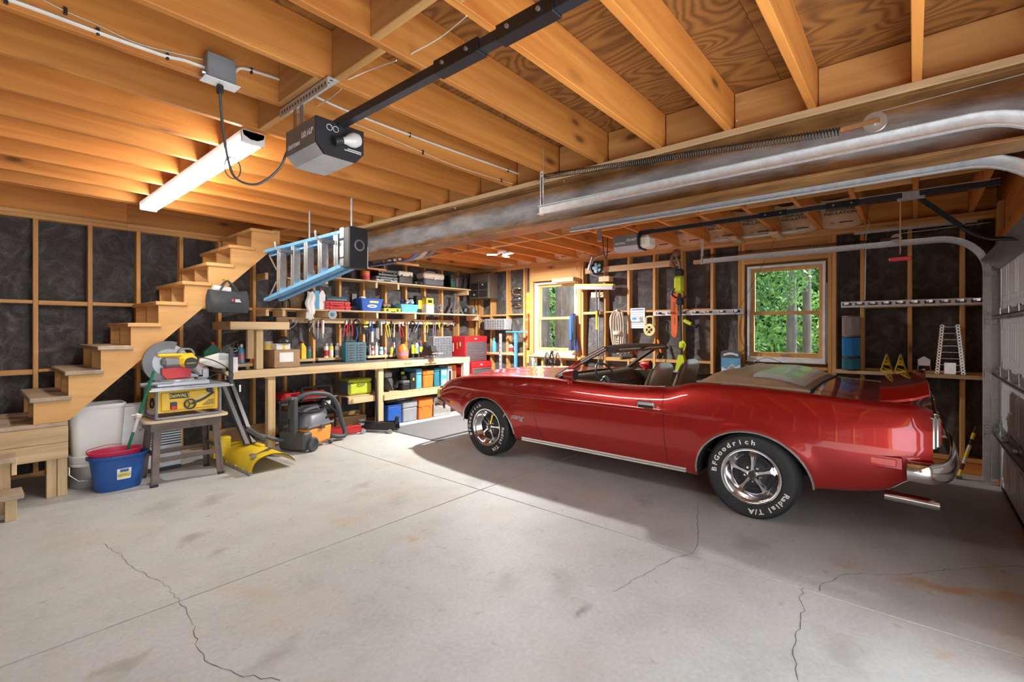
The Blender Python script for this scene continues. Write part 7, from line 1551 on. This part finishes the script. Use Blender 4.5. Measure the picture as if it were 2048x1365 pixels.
part(t, 'grip', MB().tube(cat_rom([(0, .05, .08), (0, .05, .16), (0, .03, .19), (0, -.05, .19), (0, -.06, .16), (0, -.06, .08)], 4), .014, 8), 'reel_yellow'); part(t, 'tape_hook', MB().tube([(0, 0, -.09), (0, .0, -.15)], .009, 6), 'steel_dull')
# orange scabbard / hedge trimmer blade cover
t = thing('saw_scabbard', 'long orange blade cover hanging left of the lime trimmer', 'blade cover', (XF - .016, YX(1349, XF - .016), ZX(1349, 676, XF - .016))); part(t, 'cover', MB().prism([(-.03, .02), (.0, .0), (.04, .03), (.05, .62), (-.05, .62), (-.045, .1)], 'x', -.012, .012), 'scab_orange')
part(t, 'dark_print', MB().bx((-.013, .0, .43), (.002, .018, .15)), 'c_brown'); part(t, 'dark_print', MB().bx((-.013, -.004, .24), (.002, .014, .11)), 'c_brown')
# trimmer attachment + carved ornament
yt = YX(1364, XF - .05); z0 = ZX(1364, 742, XF - .05); t = thing('string_trimmer', 'lime and black pole trimmer standing upright against the stud', 'trimmer', (XF - .06, yt, z0)); z1 = ZX(1364, 548, XF - .05) - z0
part(t, 'shaft', MB().cyl((0, 0, .18), (0, .03, z1 - .2), .016, n=10), 'c_black'); part(t, 'base_foot', MB().prism([(-.075, 0), (.075, 0), (.045, .17), (.03, .22), (-.03, .22), (-.045, .17)], 'x', -.05, .03), 'lime_plastic'); part(t, 'foot_pad', MB().box(-.07, -.09, -.03, .05, .09, -.001, .006), 'c_lgrey'); part(t, 'motor_head', MB().bx((-.01, .03, z1 - .15), (.10, .13, .24), .03), 'lime_plastic'); part(t, 'motor_top', MB().bx((-.01, .03, z1 + .02), (.09, .12, .09), .02), 'c_black')
part(t, 'guard_loop', MB().tube(cat_rom([(-.05, .09, z1 - .20), (-.06, .12, z1 - .27), (-.06, .06, z1 - .33), (-.06, -.05, z1 - .34), (-.04, -.09, z1 - .31)], 5), .014, 8), 'c_black'); part(t, 'collar', MB().bx((-.01, .02, z1 - .39), (.07, .10, .09), .02), 'c_black'); part(t, 'mid_clamp', MB().bx((0, -.01, .36), (.07, .08, .10), .02), 'lime_plastic'); part(t, 'mid_hook', MB().tube(cat_rom([(-.02, -.02, .42), (-.04, -.07, .36), (-.03, -.04, .28)], 4), .010, 6), 'lime_plastic')
t = thing('front_grip', 'lime and black angled grip sticking out from the trimmer', 'grip', (XF - .05, YX(1378, XF - .05), ZX(1378, 648, XF - .05))); part(t, 'grip_body', MB().bar((0, .07, .05), (0, -.04, -.01), .05, .05, .012), 'lime_plastic'); part(t, 'grip_end', MB().bar((0, -.03, -.005), (0, -.11, -.05), .045, .04, .012), 'c_black'); part(t, 'mount', MB().bx((.025, .06, .04), (.05, .03, .03), .004), 'c_black')
t = thing('carved_ornament', 'dark brown carved ornament hung above the lime trimmer', 'ornament', (XF - .03, YX(1354, XF - .03), ZX(1354, 536, XF - .03) + .03)); part(t, 'carving', MB().ball((-.02, 0, .17), (.05, .055, .06), 12, 8).tube(cat_rom([(-.02, .05, .16), (-.03, .07, .06), (-.02, .03, -.02)], 5), .024, 8), 'c_brown'); part(t, 'wing', MB().bar((-.02, .10, .02), (-.02, -.06, .05), .03, .05, .012), 'c_brown'); part(t, 'tail', MB().tube([(-.02, .0, .12), (-.03, -.05, .02), (-.02, -.05, -.06)], .018, 8), 'c_brown')
# aluminium hanging rails
def hrail(label, u0, v0, u1, v1, n):
    a, b = on_x(u0, v0, XF - .02), on_x(u1, v1, XF - .02); a.z = b.z = (a.z + b.z) / 2; t = thing('tool_rail', label, 'rail', (XF - .01, (a.y + b.y) / 2, a.z)); L = a.y - b.y; part(t, 'rail', MB().box(-.006, -L / 2, -.035, .006, L / 2, .035, .002), 'galv_light')
    for k in range(n):
        y = L / 2 - L * (k + .5) / n; p = part(t, 'prong', MB().bar((-.006, y + .03, .008), (-.055, y - .02, .014), .006, .028, .001), RND.choice(['galv', 'aluminium', 'steel_dull'])); part(p, 'slot', MB().box(-.0075, y - .04, -.012, -.0055, y + .045, .018), 'c_brown' if k % 3 else 'c_black')
hrail('short pale hanging rail with hooks, left of the right-hand window', 1306, 627, 1488, 624, 7); hrail('long grey hanging rail with hooks by the garage door', 1682, 609, 1972, 603, 10)
# yellow handled saw, dark cable
t = thing('pruning_saw', 'slim orange-handled saw hanging behind the windscreen', 'saw', (XF - .02, YX(1321), ZX(1321, 706))); part(t, 'handle', MB().bar((0, -.02, 0), (0, .03, .19), .022, .03, .006), 'c_orange'); part(t, 'wire_loop', MB().tube(cat_rom([(0, .03, .0), (0, .05, -.07), (0, -.02, -.12), (0, -.05, -.04)], 5), .004, 5), 'c_lgrey')
t = thing('wall_cable', 'thin black cable trailing from rail hook down past the picture', 'cable', (XF, 2.0, 1.2)); part(t, 'wire', MB().tube(cat_rom([on_x(1478, 620, XF - .03), on_x(1464, 640, XF - .04), on_x(1467, 670, XF - .03), on_x(1472, 690, XF - .04), on_x(1470, 700, XF - .03)], 6), .004, 5), 'c_black', True)
t = thing('wall_cable', 'black cable running down the left edge of the right-hand window', 'cable', (XF, 1.7, 1.2)); part(t, 'wire', MB().tube(cat_rom([on_x(1493, 535, XF - .01), on_x(1492, 600, XF - .012), on_x(1489, 660, XF - .01), on_x(1493, 712, XF - .012)], 6), .006, 5), 'c_black', True)
t = thing('string_line', 'thin dark string slanting from ceiling rods to hanging rail', 'string', (6.3, 1.6, 2)); part(t, 'wire', MB().tube([on_x(1552, 476, 6.25), on_x(1520, 540, 6.40), on_x(1476, 622, XF - .03)], .0025, 4), 'c_black', True)
t = thing('wall_cable', 'pale cable stapled down the stud right of the right-hand window', 'cable', (XF, .42, 2)); part(t, 'wire', MB().tube(cat_rom([on_x(1735, 440, XF + .02), on_x(1738, 450, XF), on_x(1732, 475, XF - .004), on_x(1731, 520, XF - .006), on_x(1730, 600, XF - .006)], 6), .006, 6), 'cable_white', True)
# picture board
t = thing('picture_board', 'arched board painted with a blue snowy house scene', 'picture', (XF - .05, YX(1462, XF - .05), ZX(1462, 755, XF - .05))); w, h = .125, .355
arch = [(-w, 0), (w, 0), (w, h - .035)] + [(w * math.cos(a), h - .035 + .035 * math.sin(a)) for a in np.linspace(.2, 2.94, 10)] + [(-w, h - .035)]; mk('sky_blue', (.14, .42, .66), .5); mk('snow', (.78, .84, .90), .5)
b_ = part(t, 'board', MB().prism(arch, 'x', -.008, .008), 'c_grey'); part(t, 'sky_field', MB().prism([(-w + .01, .02), (w - .01, .02), (w - .01, .25), (-w + .01, .25)], 'x', -.0095, -.007), 'sky_blue'); part(t, 'snow_field', MB().prism([(-w + .01, .02), (w - .01, .02), (w - .01, .13), (.05, .10), (-.03, .12), (-w + .01, .17)], 'x', -.0105, -.009), 'snow')
part(t, 'house', MB().prism([(-.06, .06), (.03, .06), (.03, .12), (-.015, .165), (-.06, .12)], 'x', -.0115, -.010), 'c_lgrey'); part(t, 'house_roof', MB().prism([(-.07, .115), (-.015, .175), (.04, .115), (.03, .112), (-.015, .16), (-.06, .112)], 'x', -.012, -.011), 'c_white'); bn = part(t, 'banner', MB().grid(lambda a, b: (-.0115, .09 - .18 * a, .272 + .022 * math.sin(math.pi * a) + .028 * b), 10, 1), 'snow')
# stereo under the window
zs = ZX(1555, 748); t = thing('stereo', 'silver stereo with round dial and two black speakers under the window', 'stereo', (XF - .10, (YX(1499, 6.45) + YX(1610, 6.45)) / 2, WIN[1][2] - .19)); hw = (YX(1499, 6.45) - YX(1610, 6.45)) / 2
part(t, 'centre_unit', MB().box(-.07, -hw * .42, 0, .07, hw * .44, .155, .006), 'c_lgrey'); dl = part(t, 'dial', MB().lathe([(.06, 0), (.06, .01), (.05, .014), (0, .014)], (-.07, 0, .075), 24, Matrix.Rotation(-math.pi / 2, 4, 'Y')), 'c_brown'); part(dl, 'dial_hub', MB().lathe([(.028, .014), (.024, .02), (0, .02)], (-.07, 0, .075), 20, Matrix.Rotation(-math.pi / 2, 4, 'Y')), 'c_lgrey')
for s in (-1, 1): part(t, 'speaker', MB().box(-.07, s * hw * .45, 0, .07, s * hw, .15, .006), 'c_black')
part(t, 'wire', MB().tube(cat_rom([(-.05, hw * .5, .15), (-.06, hw * .6, .20), (-.05, hw * .8, .17), (-.06, hw * .3, .24), (-.05, -.1, .17)], 6), .003, 5), 'c_black')
solo('stereo_shelf', MB().box(XF - .20, .85, WIN[1][2] - .225, XF, 1.62, WIN[1][2] - .191, .003), 'pineY', 'pine shelf strip carrying the stereo', 'shelf', loc=(XF - .1, 1.2, .84))
# filters, chocks, bracket, ramp on the lower blocking
plank(wall_right, 'ledge_block', XW - .16, .06, .963, XW - .001, .70, 1.0, 'pineY'); plank(wall_right, 'ledge_block', XW - .16, -.50, .963, XW - .001, .02, 1.0, 'pineY')
yfl = YX(1702, XF - .08); mk('filter_grey', (.36, .31, .28), .8, nscale=40); mk('filter_blue', (.03, .27, .58), .7, nscale=40); mk('filter_teal', (.05, .24, .33), .7, nscale=40)
for k, (z0, z1, m, l) in enumerate(((1.0005, 1.145, 'filter_teal', 'dark teal pleated vacuum filter at the bottom of the stack'), (1.1455, 1.375, 'filter_blue', 'bright blue pleated vacuum filter in the middle of the stack'), (1.3755, 1.605, 'filter_grey', 'brown-grey pleated vacuum filter on top of the stack'))):
    t = thing('vacuum_filter', l, 'filter', (XF - .085, yfl, z0)); h = z1 - z0; n = 72; vs = []
    for z in (.012, h - .012): vs += [((.082 if i % 2 else .074) * math.cos(2 * math.pi * i / n), (.082 if i % 2 else .074) * math.sin(2 * math.pi * i / n), z) for i in range(n)]
    part(t, 'pleats', MB().add(vs, [(i, (i + 1) % n, n + (i + 1) % n, n + i) for i in range(n)]), m, ang=20)
    for z in (0, h - .014): part(t, 'end_ring', MB().lathe([(0, z), (.085, z), (.086, z + .007), (.085, z + .014), (0, z + .014)], n=32), 'c_black' if k < 2 else 'c_brown')
mk('chock_yellow', (.84, .60, .03), .4)
for k, u in enumerate((1773, 1801)):
    y = YX(u, XF - .07); t = thing('wheel_chock', ('yellow folding wheel chock nearer the window', 'yellow folding wheel chock nearer the garage door')[k], 'wheel chock', (XF - .08, y, 1.0005)); t.scale = (1, .70, 1)
    for x in (-.055, .055):
        part(t, 'side_frame', MB().prism([(-.075, 0), (.075, 0), (.012, .20), (-.012, .20)], 'x', x - .003, x + .003) if False else MB().bar((x, -.07, .005), (x, .0, .19), .012, .014).bar((x, .07, .005), (x, .0, .19), .012, .014).bar((x, -.07, .006), (x, .07, .006), .012, .012), 'chock_yellow')
        part(t, 'tooth_edge', MB().prism([(-.078 + .006 * (i % 2) + .07 * i / 12, .19 * i / 12) for i in range(13)] + [(-.066 + .07 * i / 12, .19 * i / 12) for i in range(12, -1, -1)], 'x', x - .006, x + .006), 'chock_yellow')
    part(t, 'plate', MB().prism([(-.05, .068), (.05, .075), (.026, .13), (-.026, .13)], 'x', -.05, -.046), 'chock_yellow'); part(t, 'hole', MB().cyl((-.052, 0, .105), (-.05, 0, .105), .008, n=8), 'ink'); part(t, 'diagonal_strut', MB().bar((-.05, .06, .055), (-.05, -.06, .012), .006, .008), 'chock_yellow'); part(t, 'ring', MB().tube([(-.03 + .02 * math.cos(a), .0, .19 + .014 * math.sin(a)) for a in np.linspace(0, 6.28, 12, endpoint=False)], .003, 5, closed=True), 'chrome')
t = thing('white_holder', 'white plastic holder on thin wire legs', 'holder', (XF - .08, YX(1848, XF - .08), 1.0005)); part(t, 'cup', MB().prism([(-.045, .08), (.045, .08), (.05, .14), (.0, .175), (-.05, .14)], 'x', -.03, .03), 'c_white'); part(t, 'wire_leg', MB().tube([(-.03, .05, .0), (-.03, .045, .09)], .003, 5), 'chrome'); part(t, 'wire_leg', MB().tube([(-.03, -.05, .0), (-.03, -.045, .09)], .003, 5), 'chrome')
t = thing('folding_ramp', 'pair of slim galvanized ladder-like traction rails standing upright', 'ramp', (XF - .08, YX(1900, XF - .08), 1.0005)); z1 = .50
for s in (-1, 1):
    a, b = Vector((0, s * .085, 0)), Vector((.04, s * .045, z1)); part(t, 'side_rail', MB().bar(a, b, .004, .03), 'galv_light')
    for k in range(17): q = a.lerp(b, (k + .5) / 17); part(t, 'tread_loop', MB().lathe([(.008, -.004), (.018, -.004), (.018, .004), (.008, .004)], q + Vector((-.012, s * .012, 0)), 10, Matrix.Rotation(math.pi / 2, 4, 'X') if False else Matrix.Rotation(math.pi / 2, 4, 'Y')), 'aluminium')
for k in range(15): z = .02 + k * .032; w = .075 - .035 * z / z1; part(t, 'rung', MB().bar((.03 * z / z1, -w, z + .01), (.03 * z / z1, w, z + .01), .012, .006), 'black_metal' if k % 2 else 'galv')
part(t, 'end_plate', MB().bx((-.02, 0, .06), (.006, .09, .12), .003), 'aluminium')
# painted pole and clamp at the door jamb
t = thing('striped_pole', 'short yellow and black pole leaning by the door track', 'pole', (6.40, -.42, 0)); a, b = Vector((6.30, -.33, .03)), Vector((6.44, -.46, .50))
for k in range(8): part(t, 'band', MB().cyl(a.lerp(b, k / 8), a.lerp(b, (k + 1) / 8), .014, n=8), ('c_cream', 'c_black')[k % 2] if k % 3 else 'level_yellow', True)
part(t, 'foot', MB().bx((6.30, -.33, .015), (.05, .05, .03), .006), 'c_grey', True)
# ================================================================ woodland outside the windows
def leafmat(n, lo, hi):
    m, nt, b = base(n); f = noise(nt, coords(nt, rnd=False), 2.2, 3); nt.links.new(ramp(nt, f, [(.3, lo), (.7, hi)]), b.inputs['Base Color']); b.inputs['Roughness'].default_value = .55
    out = nt.nodes['Material Output']; tl = nt.nodes.new('ShaderNodeBsdfTranslucent'); nt.links.new(ramp(nt, f, [(.3, hi), (.7, tuple(min(1, c * 1.5) for c in hi))]), tl.inputs[0]); mx = nt.nodes.new('ShaderNodeMixShader'); mx.inputs[0].default_value = .45
    nt.links.new(b.outputs[0], mx.inputs[1]); nt.links.new(tl.outputs[0], mx.inputs[2]); nt.links.new(mx.outputs[0], out.inputs[0])
leafmat('leaf_light', (.04, .11, .02), (.12, .23, .045)); leafmat('leaf_mid', (.017, .058, .014), (.055, .13, .028)); leafmat('leaf_dark', (.008, .03, .012), (.028, .07, .025))
def barkmat(n, lo, hi):
    m, nt, b = base(n); f = noise(nt, coords(nt, (9, 9, 1.6)), 1.6, 6, .65, .6); nt.links.new(ramp(nt, f, [(.3, lo), (.7, hi)]), b.inputs['Base Color']); b.inputs['Roughness'].default_value = .85; bump(nt, b, f, .8, .03)
barkmat('bark_grey', (.08, .072, .066), (.20, .185, .175)); barkmat('bark_dark', (.035, .03, .025), (.10, .085, .07))
ground = struct('ground', MB().box(XW + .2, -14, -.35, 40, 26, -.25), 'leaf_dark')
rr = np.random.RandomState(5)
def foliage(center, rad, n, size, squash=1.0):
    c = np.array(center); mb = MB(); P = rr.normal(size=(n, 3)); P /= np.linalg.norm(P, axis=1)[:, None]; P *= (rr.uniform(.25, 1, (n, 1)) ** .5); P = P * np.array(rad) + c
    A = rr.normal(size=(n, 3)); A /= np.linalg.norm(A, axis=1)[:, None]; B = rr.normal(size=(n, 3)); B -= A * (A * B).sum(1)[:, None]; B /= np.linalg.norm(B, axis=1)[:, None]; s = rr.uniform(.6, 1.3, (n, 1)) * size
    V = np.stack([P - A * s, P + B * s * .45, P + A * s, P - B * s * .45], 1).reshape(-1, 3); mb.v = [tuple(q) for q in V]; mb.f = [(4 * i, 4 * i + 1, 4 * i + 2, 4 * i + 3) for i in range(n)]; return mb
def tree(label, x, y, r, h, bark, crowns, lean=(0, 0), branches=()):
    t = thing('forest_tree', label, 'tree', (x, y, -.3)); pts = [(lean[0] * k / 6, lean[1] * k / 6, h * k / 6) for k in range(7)]
    part(t, 'trunk', MB().tube(cat_rom(pts, 3), [r * (1.25 - .5 * i / 18) for i in range(19)], 18), bark)
    for (z, dx, dy, dz, br) in branches: part(t, 'branch', MB().tube(cat_rom([(0, 0, z), (dx * .5, dy * .5, z + dz * .4), (dx, dy, z + dz)], 4), [br * (1 - .7 * i / 8) for i in range(9)], 6), bark)
    for (c, rad, n, sz, m) in crowns: o = part(t, 'crown', foliage(c, rad, n, sz), m, fix=False); o['kind'] = 'stuff'
    return t
# two big trunks right outside the corner window
def ww(u, x): d = ray(u); return d[1] * x / d[0]
tree('broad grey tree trunk filling the left of the corner window', 8.2, ww(1083, 8.2), .155, 7, 'bark_grey', [((0, 0, 6.8), (2, 2, 1.2), 500, .12, 'leaf_mid')])
tree('broad grey tree trunk filling the right of the corner window', 8.6, ww(1134, 8.6), .235, 7, 'bark_grey', [((0, 0, 6.8), (2, 2, 1.2), 500, .12, 'leaf_mid')], branches=((1.9, -.5, .45, .5, .03), (2.3, -.4, .5, .35, .025)))
tree('thin dark forked tree between the two broad trunks', 10.2, ww(1106, 10.2), .05, 6, 'bark_dark', [((0, 0, 1.6), (1.2, 1.2, .7), 900, .07, 'leaf_light'), ((.5, 0, 3.0), (1.3, 1.3, 1.0), 1100, .07, 'leaf_light')], lean=(.1, .5), branches=((1.2, .3, .8, .6, .03),))
# woods seen through the right-hand window
tree('dark straight tree trunk left of centre in the right-hand window', 11.5, ww(1583, 11.5), .085, 8, 'bark_dark', [((0, 0, 5.6), (2, 2, 1.2), 600, .1, 'leaf_mid')])
tree('straight grey tree trunk right of centre in the right-hand window', 10.5, ww(1614, 10.5), .065, 8, 'bark_dark', [((0, 0, 5.6), (2, 2, 1.2), 600, .1, 'leaf_mid')])
tree('slim bowed sapling between the two straight trunks', 12.5, ww(1602, 12.5), .05, 6, 'bark_dark', [((0, 0, 2.0), (1.0, 1.0, .8), 700, .07, 'leaf_light')], lean=(.2, .4))
tree('leafy light green bush low in the right-hand window', 13.5, ww(1570, 13.5), .04, 1.6, 'bark_dark', [((0, 0, .9), (2.2, 2.4, 1.0), 2600, .08, 'leaf_light')])
tree('drooping dark evergreen at the upper left of the right-hand window', 9.6, ww(1535, 9.6) + .5, .08, 6, 'bark_dark', [((-.1, -.3, 2.9), (.9, 1.0, .9), 2200, .055, 'leaf_mid'), ((0, .1, 1.4), (.7, .6, .5), 900, .055, 'leaf_mid')])
far = ((1065, 14, 'pale green far tree behind the left trunk in the corner window'), (1108, 15, 'mid green far tree glimpsed between the trunks in the corner window'), (1480, 15, 'pale green far tree at the left edge of the right-hand window view'), (1535, 17, 'mid green far tree in the left half of the right-hand window'), (1590, 18, 'pale green far tree in the middle of the right-hand window'), (1640, 17, 'mid green far tree in the right half of the right-hand window'), (1700, 16, 'pale green far tree at the right edge of the right-hand window view'))
for i, (u, x, lb_) in enumerate(far):
    tree(lb_, x, ww(u, x), .07, 7, 'bark_dark', [((0, 0, 1.2), (2.2, 2.3, 1.4), 1500, .12, 'leaf_mid' if i % 2 else 'leaf_light'), ((-.3, 0, 3.4), (2.4, 2.4, 1.7), 1700, .12, 'leaf_light' if i % 2 else 'leaf_mid'), ((0, 0, 6.0), (2.4, 2.4, 1.6), 900, .14, 'leaf_mid'), ((1.5, .2, 2.5), (1.2, 2.6, 3.0), 1500, .16, 'leaf_dark')])
